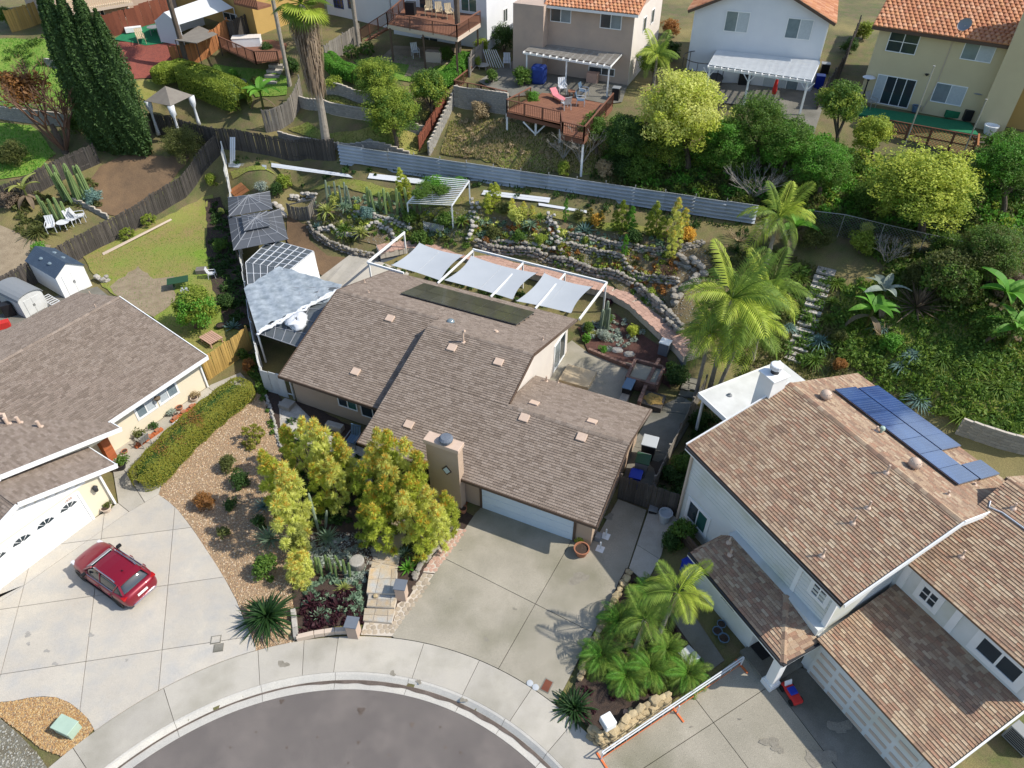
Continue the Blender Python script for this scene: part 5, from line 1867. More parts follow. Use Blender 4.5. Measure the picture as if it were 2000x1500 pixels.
def sail(label,cs,z=(2.7,2.7,2.55,2.6),n=16,pull=.11):
 c=[P(u,v,zz) for (u,v),zz in zip(cs,z)]
 o=c[0]
 t_=thing('shade_sail',label,'shade sail',(o.x,o.y,0),group='shade sails behind the main house')
 q=MB()
 vs=[]
 for j in range(n+1):
  for i in range(n+1):
   s,r_=i/n,j/n
   s2=.5+(s-.5)*(1-4*pull*r_*(1-r_))
   r2=.5+(r_-.5)*(1-4*pull*s*(1-s)*.8)
   p=c[0].lerp(c[1],s2).lerp(c[3].lerp(c[2],s2),r2)
   vs.append((p.x,p.y,p.z-.22*s*(1-s)*4*.5*(.6+.4*4*r_*(1-r_))))
 q.add(vs,[(j*(n+1)+i,(j+1)*(n+1)+i,(j+1)*(n+1)+i+1,j*(n+1)+i+1) for j in range(n) for i in range(n)])
 sh=q.build('sail_cloth','sail',t_,smooth=True)
 q=MB()
 k=n//2
 pts=[Vector(vs[j*(n+1)+k])+Vector((0,0,.012)) for j in range(n+1)]
 q.tube(pts,.012,4)
 q.build('seam','plastic_pale',t_)
 for p in c:
  q=MB()
  q.tube([p,p+Vector((0,0,.08))],.03,6)
  q.build('corner_ring','metal_pole',t_)
 return t_
sail('leftmost pale grey shade sail on the white frame behind the main house',[(819,474),(905,498),(860,548),(764,518)])
sail('middle and widest pale grey shade sail on the white frame',[(920,499),(1049,533),(1002,585),(868,547)])
sail('rightmost pale grey shade sail above the curved retaining wall',[(1063,533),(1157,560),(1116,612),(1008,588)])
def panel_roof(name, label, pix, z, m, nx, ny, line='gazebo_light', cat='patio roof', th=.04, parent=None, lw=.05):
 c=[P(u,v,zz) for (u,v),zz in zip(pix,z if hasattr(z,'__len__') else [z]*4)]
 t_=parent or thing(name,label,cat,(c[0].x,c[0].y,0))
 def at(s,r_):
  return c[0].lerp(c[1],s).lerp(c[3].lerp(c[2],s),r_)
 for i in range(nx):
  for j in range(ny):
   q=MB()
   g=.01
   s0,s1,r0,r1=i/nx+g/nx,(i+1)/nx-g/nx,j/ny+g/ny,(j+1)/ny-g/ny
   q.plate([at(s0,r0),at(s0,r1),at(s1,r1),at(s1,r0)],th)
   q.build('roof_panel',m,t_)
 for i in range(nx+1):
  q=MB()
  q.bar(at(i/nx,0)+Vector((0,0,.02)),at(i/nx,1)+Vector((0,0,.02)),lw,.05)
  q.build('rafter',line,t_)
 for j in range(ny+1):
  q=MB()
  q.bar(at(0,j/ny)+Vector((0,0,.02)),at(1,j/ny)+Vector((0,0,.02)),lw,.05)
  q.build('rafter',line,t_)
 return t_,c
t, c = panel_roof('lean_to_roof', 'grey polycarbonate lean-to roof at the left gable of the main house, half under a tarp', [(481, 563), (662, 562), (582, 678), (503, 651)], [2.5, 2.62, 2.5, 2.4], 'poly_panel', 5, 5, lw=.035)
for p in (c[0],c[3],c[2]):
 q=MB()
 q.box((p.x-.05,p.y-.05,0),(p.x+.05,p.y+.05,p.z-.03))
 q.build('post','white_paint',t)
tc_=[(476,562),(545,519),(668,556),(652,585),(600,600),(560,615),(530,628),(502,648)]
cc=[P(u,v,2.66) for u,v in tc_]
poly2=[(p.x,p.y) for p in cc]
xs_=[p[0] for p in poly2]
ys_=[p[1] for p in poly2]
pts=[Vector(p) for p in poly2]
nE=len(pts)
dens=[]
for i in range(nE):
 a,b_=pts[i],pts[(i+1) % nE]
 k=max(1,int((b_-a).length/.2))
 dens+=[a.lerp(b_,j/k) for j in range(k)]
nE=len(dens)
y=min(ys_)
allp=list(dens)
while y<max(ys_):
 x=min(xs_)
 while x<max(xs_):
  if inpoly(x,y,poly2):
   allp.append(Vector((x+rnd.uniform(-.05,.05),y+rnd.uniform(-.05,.05))))
  x+=.2
 y+=.2
r_=delaunay_2d_cdt(allp,[(i,(i+1) % nE) for i in range(nE)],[],1,1e-5)
q=MB()
def tz(p):
 return 2.63+.035*math.sin(p.x*5+p.y*3)+.03*math.sin(p.y*9-p.x*2)
q.add([(p.x,p.y,tz(p)) for p in r_[0]],[tuple(f) for f in r_[2]])
t = thing('tarp', 'translucent white plastic tarp wrinkled over the lean-to roof', 'tarp', (cc[0].x, cc[0].y, 0))
q.build('tarp_sheet','tarp',t,smooth=True)
q=MB()
for k in range(3):
 a,b_=P(503,650,2.7),P(662,566,2.75)
 n=26
 line=[]
 for i in range(n+1):
  p=a.lerp(b_,i/n)
  line.append(p+Vector((.08*math.sin(i*1.7+k),-.10*k+.12*math.sin(i*.9+k*2),.05+.05*math.sin(i*2.3+k))))
 q.tube(line,[.05+.05*abs(math.sin(i*.8+k)) for i in range(n+1)],6)
q.build('tarp_fold','fabric_white',t,smooth=True)
q=MB()
c0=P(580,628,2.7)
n1,n2=9,14
vs=[]
for i in range(n1+1):
 for j in range(n2):
  a=2*math.pi*j/n2
  rr=.75*math.sin(math.pi*(i+.3)/(n1+.6))*(1+.25*math.sin(3*a+i)+rnd.uniform(-.12,.12))
  vs.append((c0.x+rr*math.cos(a)*.9,c0.y+rr*math.sin(a)*1.1,c0.z+.28*math.cos(math.pi*i/n1)*(1+rnd.uniform(-.4,.4))))
q.add(vs,[(i*n2+j,(i+1)*n2+j,(i+1)*n2+(j+1) % n2,i*n2+(j+1) % n2) for i in range(n1) for j in range(n2)])
q.build('tarp_bundle','fabric_white',t,smooth=True)
t, c = panel_roof('greenhouse_roof', 'grey panelled greenhouse roof with white grid between the tarp and the gazebo', [(480, 513), (528, 468), (612, 491), (566, 527)], [2.3, 2.7, 2.7, 2.6], 'poly_panel', 5, 6, line='white_metal', lw=.035)
t2, c2 = panel_roof('greenhouse_roof', None, [(480, 513), (566, 527), (560, 545), (484, 556)], [2.3, 2.6, 2.5, 2.25], 'poly_panel', 6, 2, line='white_metal', parent=t, lw=.035)
q=MB()
w0,w1,w2=P(612,491,2.66),P(566,527,2.56),P(626,545,1.2)
q.plate([w1,w2,w0],.03)
q.build('side_panel','white_vinyl',t)
for p in (c[0],c[1],c[2],c2[3]):
 q=MB()
 q.box((p.x-.04,p.y-.04,.1),(p.x+.04,p.y+.04,p.z-.04))
 q.build('post','white_paint',t)
def gazebo(label,pix,zb,za,m,line,tiers=1,apex=None,curtain=None):
 c=[P(u,v,zb) for u,v in pix]
 ctr=sum(c,Vector())/4
 ap=Vector((ctr.x,ctr.y,za))
 t_=thing('gazebo',label,'gazebo',(ctr.x,ctr.y,zt(ctr.x,ctr.y)))
 frac=.62 if tiers==2 else 1.0
 def pyramid(base,top,zoff,name):
  for i in range(4):
   a,b_=base[i],base[(i+1) % 4]
   ta,tb=a.lerp(ap,top),b_.lerp(ap,top)
   q=MB()
   poly=[a,b_,tb,ta] if top<.999 else [a,b_,ap]
   poly=[p+Vector((0,0,zoff)) for p in poly]
   nrm=(poly[1]-poly[0]).cross(poly[2]-poly[0])
   if nrm.z<0:
    poly=poly[::-1]
   q.plate(poly,.03)
   q.build(name,m,t_)
   if line:
    q=MB()
    q.bar(a+Vector((0,0,zoff+.02)),ta+Vector((0,0,zoff+.02)),.05,.04)
    for k in (1,2,3):
     q.bar(a.lerp(b_,k/4)+Vector((0,0,zoff+.015)),(a.lerp(b_,k/4)).lerp(ta.lerp(tb,.2+.6*k/4),.95)+Vector((0,0,zoff+.015)),.03,.03)
    q.bar(a.lerp(ta,.5)+Vector((0,0,zoff+.015)),b_.lerp(tb,.5)+Vector((0,0,zoff+.015)),.03,.03)
    q.build('roof_seam',line,t_)
 pyramid(c,frac,0,'roof_panel')
 if tiers==2:
  up=[p.lerp(ap,.52) for p in c]
  pyramid([Vector((p.x,p.y,p.z+.22)) for p in up],1.0,0,'top_roof_panel')
 for p in c:
  q2=p.lerp(ctr,.08)
  q=MB()
  g=zt(q2.x,q2.y)
  q.box((q2.x-.05,q2.y-.05,g-.1),(q2.x+.05,q2.y+.05,zb-.02))
  q.build('post','dark_trim',t_)
 if curtain:
  for i,p in enumerate(c):
   q2=p.lerp(ctr,.1)
   g=zt(q2.x,q2.y)
   q=MB()
   prof=[(.30,zb-.05),(.26,zb-.7),(.10,zb-1.1),(.14,g+.5),(.2,g+.05)]
   q.lathe([(r__,z) for r__,z in prof[::-1]],9,(q2.x,q2.y,0))
   q.build('curtain',curtain,t_,smooth=True)
 return t_
gazebo('rear grey panelled gazebo roof beside the white fence, partly behind another gazebo',[(447,423),(532,408),(527,374),(445,386)],3.2,3.85,'gazebo_grey','gazebo_light')
gazebo('front grey two-tier gazebo roof beside the white fence',[(456,489),(563,467),(548,408),(445,424)],2.9,3.75,'gazebo_grey','gazebo_light',tiers=2)
gazebo('taupe fabric gazebo with tied white curtains left of the clipped hedge',[(283,197),(333,207),(377,186),(326,174)],7.7,8.7,'fabric_taupe',None,curtain='fabric_white')
pts=grounded([(563,420),(575,428),(606,428),(621,408)])
fence('grey corrugated raised planter wall filled with pale stones',None,1.15,'wood_grey',w=.12,gap=.03,pts=pts,name='raised_planter',cat='planter',jh=.01,pname='slat',posts=False)
def sheet(label,pix,m,th=.04,z=.06,name='metal_sheet',cat='board',pieces=1,group=None,dz=None):
 c=[T(u,v,z)+Vector((0,0,z)) for u,v in pix]
 t_=thing(name,label,cat,(c[0].x,c[0].y,c[0].z),group=group)
 for i in range(pieces):
  q=MB()
  a,b_=i/pieces+.012,(i+1)/pieces-.012
  pl=[c[0].lerp(c[3],a),c[1].lerp(c[2],a),c[1].lerp(c[2],b_),c[0].lerp(c[3],b_)]
  pl=[p+Vector((0,0,.01*(i % 2))) for p in pl]
  if (pl[1]-pl[0]).cross(pl[2]-pl[0]).z<0:
   pl=pl[::-1]
  q.plate(pl,th)
  q.build('strip',m,t_)
 return t_
sheet('white metal strips lying on the grass left of the tall palm',[(530,318),(680,340),(690,347),(530,326)],'white_metal',pieces=3)
sheet('pale metal sheet lying below the left end of the corrugated fence',[(722,338),(830,350),(826,360),(718,348)],'white_metal',pieces=2)
sheet('stack of long white boards below the corrugated fence',[(945,371),(1075,386),(1072,396),(940,380)],'white_metal',pieces=4)
sheet('thin white board on the ground beside the narrow conifer',[(1052,396),(1146,411),(1146,416),(1052,401)],'white_metal',pieces=1)
sheet('pale corrugated sheets piled in the back corner',[(446,318),(520,322),(520,330),(446,326)],'metal_sheet',pieces=3)
sheet('square concrete paver on the lowest terrace',[(705,277),(722,270),(733,277),(716,285)],'rock_pale',name='paver',cat='paver')
sheet('orange-red board lying at the corner of the white fence',[(447,372),(470,356),(487,372),(462,388)],'wood_orange',pieces=3,z=.5,name='board_stack')
sheet('pale timber edging strip across the left back lawn',[(199,494),(333,427),(336,429),(202,498)],'planter_tan',name='edging_strip',cat='edging')
pa=T(452,318)
q=MB()
t=thing('metal_sheet','upright folded white metal sheets leaning at the back fence corner','board',pa)
for k in range(3):
 x=pa.x+k*.16
 q=MB()
 q.bar((x,pa.y-.2,pa.z),(x+.25,pa.y+.7,pa.z+2.0),.14,.03)
 q.build('strip','white_metal',t)
tp=[T(u,v) for u,v in [(800,440),(885,445),(918,398),(845,390)]]
t=thing('trellis','white slatted garden trellis half covered by a green vine','pergola',tp[0])
hz=1.9
top=[p+Vector((0,0,hz)) for p in tp]
for p in tp:
 q=MB()
 q.box((p.x-.05,p.y-.05,p.z-.1),(p.x+.05,p.y+.05,p.z+hz))
 q.build('post','white_paint',t)
for i in range(15):
 q=MB()
 s=i/14
 q.bar(top[0].lerp(top[3],s)+Vector((0,0,.05)),top[1].lerp(top[2],s)+Vector((0,0,.05)),.06,.05)
 q.build('slat','white_paint',t)
for a,b_ in ((top[0],top[3]),(top[1],top[2])):
 q=MB()
 q.bar(a,b_,.08,.1)
 q.build('beam','white_paint',t)
def lattice(root,a,b_,z0,z1,m,sp=.18,wd=.03,name='lattice'):
 d=(b_-a)
 Lx=d.length
 d.normalize()
 H_=z1-z0
 q=MB()
 j=-int(H_/sp)-1
 while j*sp<Lx:
  for sg in (1,-1):
   xa,xb=(j*sp,j*sp+H_) if sg>0 else (j*sp+H_,j*sp)
   ha,hb=0.0,H_
   if xa>xb:
    xa,xb,ha,hb=xb,xa,hb,ha
   if xb<=0 or xa>=Lx:
    continue
   if xa<0:
    ha+=(hb-ha)*(-xa)/(xb-xa)
    xa=0
   if xb>Lx:
    hb=ha+(hb-ha)*(Lx-xa)/(xb-xa)
    xb=Lx
   q.bar(a+d*xa+Vector((0,0,z0+ha)),a+d*xb+Vector((0,0,z0+hb)),wd,.015)
  j+=1
 o=q.build(name,m,root)
 o['kind'] = 'stuff'
 return o
a,b_=T(828,452),T(868,456)
lattice(t,Vector((a.x,a.y,0)),Vector((b_.x,b_.y,0)),a.z,a.z+.9,'white_paint')
# ==== OBJECTS
def yaw(u,v,u2,v2,z=0):
 a,b_=P(u,v,z),P(u2,v2,z)
 return math.atan2(b_.y-a.y,b_.x-a.x)
CARC=Vector((-19.18,19.72,0))
car=thing('car','dark red compact SUV with silver roof rails parked on the curved driveway','car',(CARC.x,CARC.y,.03),math.atan2(1.53,-2.53),world=False)
def loft(secs,m,name,parent,sub=1):
 b=MB()
 n=len(secs[0])
 vs=[p for s_ in secs for p in s_]
 fs=[]
 for i in range(len(secs)-1):
  for j in range(n-1):
   a=i*n+j
   fs.append((a,a+n,a+n+1,a+1))
 fs+=[tuple(range(n)),tuple(range((len(secs)-1)*n,len(secs)*n))[::-1]]
 b.add(vs,fs)
 return b.build(name,m,parent,smooth=True,sub=sub)
def csec(x,hw,zl,zm,zt_,tw):
 r_=[(-hw*.86,zl),(-hw*.97,zl+.12),(-hw,(zl+zm)/2),(-hw*.97,zm),(-tw,zt_),(-tw*.5,zt_+.02),(0,zt_+.03)]
 return [(x,y,z) for y,z in r_]+[(x,-y,z) for y,z in r_[-2::-1]]
bs=[csec(2.20,.62,.30,.58,.66,.45),csec(2.12,.78,.24,.66,.76,.60),csec(1.85,.88,.22,.78,.88,.68),csec(1.3,.92,.22,.88,.98,.74),csec(.85,.93,.22,.93,1.04,.78),csec(.2,.93,.22,.96,1.02,.80),csec(-.8,.94,.22,.98,1.04,.80),csec(-1.5,.94,.22,1.00,1.06,.80),csec(-1.9,.90,.26,.98,1.06,.74),csec(-2.14,.82,.30,.92,1.0,.66),csec(-2.22,.66,.36,.80,.86,.5)]
loft(bs,'car_red','body',car)
def gsec(x,hb,zb_,ht,ztp):
 r_=[(-hb,zb_),(-(hb*.4+ht*.6),zb_+(ztp-zb_)*.62),(-ht,ztp-.03),(-ht*.6,ztp),(0,ztp+.015)]
 return [(x,y,z) for y,z in r_]+[(x,-y,z) for y,z in r_[-2::-1]]
loft([gsec(.95,.74,1.0,.70,1.03),gsec(.55,.79,1.0,.64,1.36),gsec(.2,.81,1.0,.62,1.54),gsec(-.3,.82,1.0,.62,1.60),gsec(-1.1,.82,1.02,.61,1.58),gsec(-1.55,.80,1.04,.60,1.50),gsec(-1.85,.74,1.04,.60,1.20),gsec(-1.95,.72,1.02,.62,1.06)],'car_glass','glasshouse',car)
q=MB()
vs,n=[],8
for i,(x,z,hw) in enumerate([(.28,1.545,.56),(-.1,1.60,.60),(-.6,1.625,.61),(-1.1,1.612,.61),(-1.45,1.575,.60),(-1.72,1.52,.58)]):
 for j in range(n+1):
  y=-1+2*j/n
  vs.append((x,y*hw,z-.045*y*y))
 for j in range(n+1):
  y=-1+2*j/n
  vs.append((x,y*hw,z-.045*y*y-.05))
fs=[]
for i in range(5):
 for j in range(n):
  a=i*(2*n+2)+j
  b_=a+2*n+2
  fs+=[(a,a+1,b_+1,b_)]
 for e in (0,n):
  a=i*(2*n+2)+e
  b_=a+2*n+2
  fs.append((a,b_,b_+n+1,a+n+1))
for i in (0,5):
 for j in range(n):
  a=i*(2*n+2)+j
  fs.append((a,a+n+1,a+n+2,a+1))
q.add(vs,fs)
q.build('roof', 'car_red', car, smooth=False)
for s in (-1,1):
 for a,b_ in (((.95,.74*s,1.04),(.3,.60*s,1.53)),((-.32,.80*s,1.05),(-.36,.63*s,1.55)),((-1.3,.80*s,1.06),(-1.6,.60*s,1.52)),((-1.95,.70*s,1.08),(-1.68,.58*s,1.50))):
  q=MB()
  q.bar(a,b_,.09,.05)
  q.build('pillar','car_red',car)
 q=MB()
 q.tube([(.1,.57*s,1.60),(0,.57*s,1.665),(-1.3,.57*s,1.66),(-1.42,.57*s,1.59)],.028,6)
 q.build('roof_rail','car_chrome',car)
 q=MB()
 q.box((.58,.84*s,1.0),(.74,1.08*s,1.15))
 q.build('mirror','car_black',car,bevel=.04)
 q=MB()
 q.bar((.75,.845*s,1.02),(-1.35,.835*s,1.05),.02,.025)
 q.build('window_trim','car_chrome',car)
 q=MB()
 q.box((1.82,.62*s,.70),(2.12,.80*s,.80))
 q.build('headlight','lamp_clear',car,bevel=.03)
 q=MB()
 q.box((-2.10,.60*s,.86),(-1.86,.87*s,1.0))
 q.build('taillight','lamp_red',car,bevel=.03)
 q=MB()
 q.bar((1.2,.91*s,.30),(-1.4,.91*s,.30),.08,.12)
 q.build('sill','car_black',car)
 for k in (-.36,-1.28,.72):
  q=MB()
  q.box((k-.006,.925*s,.45),(k+.006,.942*s,.98))
  q.build('door_seam','car_black',car)
 for k in (-.2,-1.15):
  q=MB()
  q.box((k-.1,.93*s,.86),(k+.1,.97*s,.89))
  q.build('door_handle','car_red',car)
 for x in (1.36,-1.36):
  q=MB()
  q.lathe([(.20,-.1),(.335,-.1),(.345,-.04),(.345,.04),(.335,.1),(.20,.1)],20)
  w_=put('wheel',q.mesh('wheel','tyre',smooth=False),car,loc=(x,.84*s,.345),rot=(R(90),0,0))
  q=MB()
  q.lathe([(.02,.0),(.20,.02),(.215,.06)],16)
  for k in range(5):
   a=k*1.2566
   q.bar((0,0,.075),(.2*math.cos(a),.2*math.sin(a),.07),.05,.02)
  put('rim',q.mesh('rim','car_chrome'),w_,rot=(R(0) if s<0 else R(180),0,0))
  q=MB()
  q.lathe([(.36,-.03),(.42,-.02),(.42,.02),(.36,.03)],20)
  put('wheel_arch',q.mesh('wheel_arch','car_black'),car,loc=(x,.90*s,.345),rot=(R(90),0,0))
q=MB()
q.add([(.92,-.62,1.085),(.92,.62,1.085),(.36,.53,1.535),(.36,-.53,1.535),(.94,-.62,1.10),(.94,.62,1.10),(.38,.53,1.55),(.38,-.53,1.55)],[(4,5,6,7),(0,3,2,1),(0,1,5,4),(1,2,6,5),(2,3,7,6),(3,0,4,7)])
q.build('windshield','windshield_shade',car)
q=MB()
q.box((-2.27,-.62,.32),(-2.12,.62,.44))
q.build('rear_bumper','car_chrome',car,bevel=.03)
q=MB()
q.box((2.12,-.55,.26),(2.22,.55,.46))
q.build('front_grille','car_black',car,bevel=.03)
q=MB()
q.box((-2.225,-.26,.66),(-2.2,.26,.80))
q.build('licence_plate','white_paint',car)
q=MB()
q.tube([(-1.15,0,1.62),(-1.2,0,1.68),(-1.32,0,1.70)],.02,5)
q.build('antenna','car_black',car)
def bin_(label,u,v,rz,body,lid,s=1.0,lidz=1.0):
 p=T(u,v)
 t_=thing('wheelie_bin',label,'bin',p,rz,world=False,group='wheelie bins beside the main house')
 q=MB()
 w0,w1,h=.24*s,.31*s,.98*s
 q.add([(-w0,-w0,.06),(w0,-w0,.06),(w0,w0,.06),(-w0,w0,.06),(-w1,-w1,h),(w1,-w1,h),(w1,w1,h),(-w1,w1,h)],[(0,3,2,1),(4,5,6,7),(0,1,5,4),(1,2,6,5),(2,3,7,6),(3,0,4,7)])
 q.build('bin_body',body,t_,bevel=.02)
 q=MB()
 q.box((-w1-.03,-w1-.04,h),(w1+.03,w1+.05,h+.07))
 q.build('lid',lid,t_,bevel=.03)
 q=MB()
 q.tube([(-w1+.03,w1+.07,h+.02),(w1-.03,w1+.07,h+.02)],.025,6)
 q.build('handle',body,t_)
 for sg in (-1,1):
  q=MB()
  q.lathe([(.11,-.03),(.11,.03)],12)
  put('wheel',q.mesh('wheel','tyre'),t_,loc=(sg*w0,w0+.05,.11),rot=(0,R(90),0))
 return t_
bin_('large black wheelie bin with pale grey lid beside the main house',1264,893,R(-20),'plastic_black','plastic_pale',1.3)
bin_('green wheelie bin with grey lid rim between the black and blue bins',1251,925,R(-20),'plastic_grey','plastic_green',1.2)
bin_('bright blue wheelie bin next to the dark side gate',1238,950,R(-20),'plastic_blue','plastic_blue',1.0)
def chair(label,u,v,rz,m='white_metal',s=1.0,fold=False,group=None,z=None,seat=None,base=None):
 p=T(u,v) if z is None else P(u,v,z)
 t_=thing('patio_chair',label,'chair',p,rz,world=False,group=group)
 w_=.26*s
 q=MB()
 for k in range(4):
  q.box((-w_+k*w_/2+.01,-w_,.40*s),(-w_+(k+1)*w_/2-.01,w_,.44*s))
 q.build('seat', seat or m, t_)['kind'] = 'stuff'
 q=MB()
 for k in range(4):
  x=-w_+(k+.5)*w_/2
  q.bar((x,w_,.44*s),(x,w_+.16*s,.95*s),w_/2-.03,.025)
 q.bar((-w_,w_+.16*s,.95*s),(w_,w_+.16*s,.95*s),.04)
 q.build('backrest', seat or m, t_)['kind'] = 'stuff'
 for sx in (-1,1):
  for y0_,y1_ in ((-w_,-w_*1.1),(w_,w_*1.2)):
   q=MB()
   q.bar((sx*w_,y1_,0),(sx*w_,y0_,.62*s if y0_<0 else .45*s),.04)
   q.build('leg',m,t_)
  q=MB()
  q.bar((sx*w_,-w_,.62*s),(sx*w_,w_+.06,.64*s),.05,.03)
  q.build('armrest',m,t_)
 return t_
def table(label,u,v,r_=.5,h=.72,m='white_metal',square=False,z=None,rz=0,group=None,ly=None):
 p=T(u,v) if z is None else P(u,v,z)
 t_=thing('table',label,'table',p,rz,world=False,group=group)
 q=MB()
 if square:
  q.box((-r_,-(ly or r_),h-.04),(r_,(ly or r_),h))
 else:
  q.lathe([(r_,h-.03),(r_,h)],20)
 q.build('tabletop',m,t_)
 for a in (45,135,225,315):
  q=MB()
  x,y=r_*.75*math.cos(R(a)),(ly or r_)*.75*math.sin(R(a))
  q.bar((x,y,0),(x*.9,y*.9,h-.04),.045)
  q.build('leg',m,t_)
 return t_
def pot(label,u,v,r_=.22,h=.35,m='terracotta',name='plant_pot',z=None,soil=True,cat='pot',group=None):
 p=T(u,v) if z is None else P(u,v,z)
 t_=thing(name,label,cat,p,group=group,world=False)
 q=MB()
 q.lathe([(r_*.68,0),(r_*.8,h*.3),(r_*.98,h*.85),(r_*1.06,h*.87),(r_*1.06,h),(r_*.9,h),(r_*.86,h*.8)],16)
 q.build('pot_body',m,t_,smooth=False)
 if soil:
  q=MB()
  q.lathe([(r_*.86,h*.82),(.01,h*.86)],12)
  q.build('soil','dark_mulch',t_)
 return t_
def boxthing(name,label,cat,u,v,size,rz,m,part='box_body',lid=None,bevel=.02,z=None,group=None):
 p=T(u,v) if z is None else P(u,v,z)
 t_=thing(name,label,cat,p,rz,world=False,group=group)
 q=MB()
 x,y,h=size
 q.box((-x/2,-y/2,0),(x/2,y/2,h-(.06 if lid else 0)))
 q.build(part,m,t_,bevel=bevel)
 if lid:
  q=MB()
  q.box((-x/2-.03,-y/2-.03,h-.06),(x/2+.03,y/2+.03,h))
  q.build('lid',lid,t_,bevel=bevel)
 return t_
uc=boxthing('utility_box','pale green utility cabinet on the rusty gravel island','utility box',136,1426,(.85,.55,.55),yaw(118,1410,150,1425),'util_green',lid='util_green',part='cabinet')
p=T(1183,1432)
t=thing('mailbox','white mailbox on a post at the tip of the palm planter','mailbox',p,R(-62),world=False)
q=MB()
q.box((-.07,-.07,0),(.07,.07,.85))
q.build('post','white_paint',t)
q=MB()
q.box((-.26,-.24,.85),(.26,.24,1.30))
q.build('box_body','white_paint',t,bevel=.03)
q=MB()
q.box((-.2,-.262,.92),(.2,-.24,1.18))
q.build('door','plastic_pale',t,bevel=.01)
boxthing('pedestal_box','white square pedestal box between the pygmy palms and the grey walk','box',1343,1290,(.66,.6,.5),R(-55),'siding_white',lid='plastic_pale')
fa,fb,fm_=T(1174,1484),T(1446,1300),T(1322,1394)
t=thing('barrier','white rail barrier with orange feet along the edge of the palm planter','barrier',(fa.x,fa.y,0))
d=(fb-fa).normalized()
nn=Vector((-d.y,d.x,0))
U=Vector((0,0,1))
for o,hh in ((nn*.03,.72),(nn*-.03,.64)):
 q=MB()
 q.tube([fa+U*hh+o,fb+U*hh+o],.028,6)
 q.build('top_rail','white_metal',t)
q=MB()
q.bar(fa+U*.12,fb+U*.12,.02,.05)
q.build('bottom_rail','safety_orange',t)
for p in (fa,fm_,fb):
 q=MB()
 q.bar(p+U*.04,p+U*.72,.05)
 q.build('post','white_metal',t)
 q=MB()
 q.bar(p-nn*.42+U*.05,p+nn*.30+U*.05,.08,.05)
 q.build('foot','safety_orange',t)
for k in range(1,12):
 p=fa.lerp(fb,k/12)
 q=MB()
 q.bar(p+U*.14,p+U*.66,.012)
 q.build('baluster','white_metal',t)
def lid_(name,label,u,v,x,y,rz,m):
 p=T(u,v)
 t_=thing(name,label,'meter cover',(p.x,p.y,.032),rz,world=False)
 q=MB()
 q.box((-x/2-.05,-y/2-.05,-.02),(x/2+.05,y/2+.05,.012))
 q.build('frame','concrete_grey',t_)
 q=MB()
 q.box((-x/2,-y/2,.012),(x/2,y/2,.022))
 q.build('lid',m,t_)
lid_('meter_cover','rust brown water meter lid at the foot of the main driveway',1068,1340,.32,.5,R(-28),'wood_redbrown')
lid_('meter_cover','dark rectangular meter lid near the cycad on the left driveway, upper of two',422,1250,.36,.3,R(10),'concrete_pale')
lid_('meter_cover','dark rectangular meter lid near the cycad on the left driveway, lower of two',427,1266,.34,.3,R(10),'concrete_grey')
for u,v,l in ((1035,1335,'left'),(1046,1343,'right')):
 p=T(u,v)
 t = thing('valve_cap', f'small round white valve cap beside the brown meter lid, {l} of the pair', 'cap', (p.x, p.y, .03), world=False)
 q=MB()
 q.lathe([(.15,0),(.14,.03),(.03,.04)],14)
 q.build('cap','plastic_pale',t)
for u,v,h,l in ((786,1166,1.0,'tan stucco gate pier with dark slab cap on the driveway side of the steps'),(693,1239,1.0,'tan stucco gate pier with dark slab cap at the left foot of the steps')):
 p=T(u,v)
 t=thing('gate_pier',l,'pier',p,R(-8),world=False)
 q=MB()
 q.box((-.24,-.24,0),(.24,.24,h))
 q.build('shaft','stucco_pink',t)
 q=MB()
 q.box((-.29,-.29,h),(.29,.29,h+.06))
 q.build('cap_slab','stucco_grey',t,bevel=.01)
fsteps=[[(709,1212),(712,1188),(772,1190),(765,1217)],[(716,1184),(720,1160),(775,1164),(770,1187)],[(716,1158),(722,1110),(775,1112),(772,1160)]]
t=thing('garden_steps','short flight of broad flagstone steps between the two tan gate piers','steps',P(740,1200))
for i,pl in enumerate(fsteps):
 q=MB()
 q.prism([tuple(P(u,v,.14+.12*i))[:2] for u,v in pl],-.02,.14+.12*i)
 sp=q.build('step','mortar',t)
 cell=[[Vector(P(u,v,0)[:2]) for u,v in pl]]
 c=P(sum(u for u,v in pl)/4,sum(v for u,v in pl)/4)
 cell=split(cell,c+Vector((-.25,-1,0)),c+Vector((-.15,1,0)))
 cell=split(cell,c+Vector((-1,.05,0)),c+Vector((1,-.08+.1*i,0)))
 cell=split(cell,c+Vector((.5,-1,0)),c+Vector((.35,1,0)))
 off=P(740,1190,.14+.12*i)-P(740,1190,0)
 for cl in cell:
  q=MB()
  q.prism([(p.x+off.x,p.y+off.y) for p in shrink(cl,.012)],.14+.12*i,.14+.12*i+.03)
  q.build('flagstone','flagstone',sp)
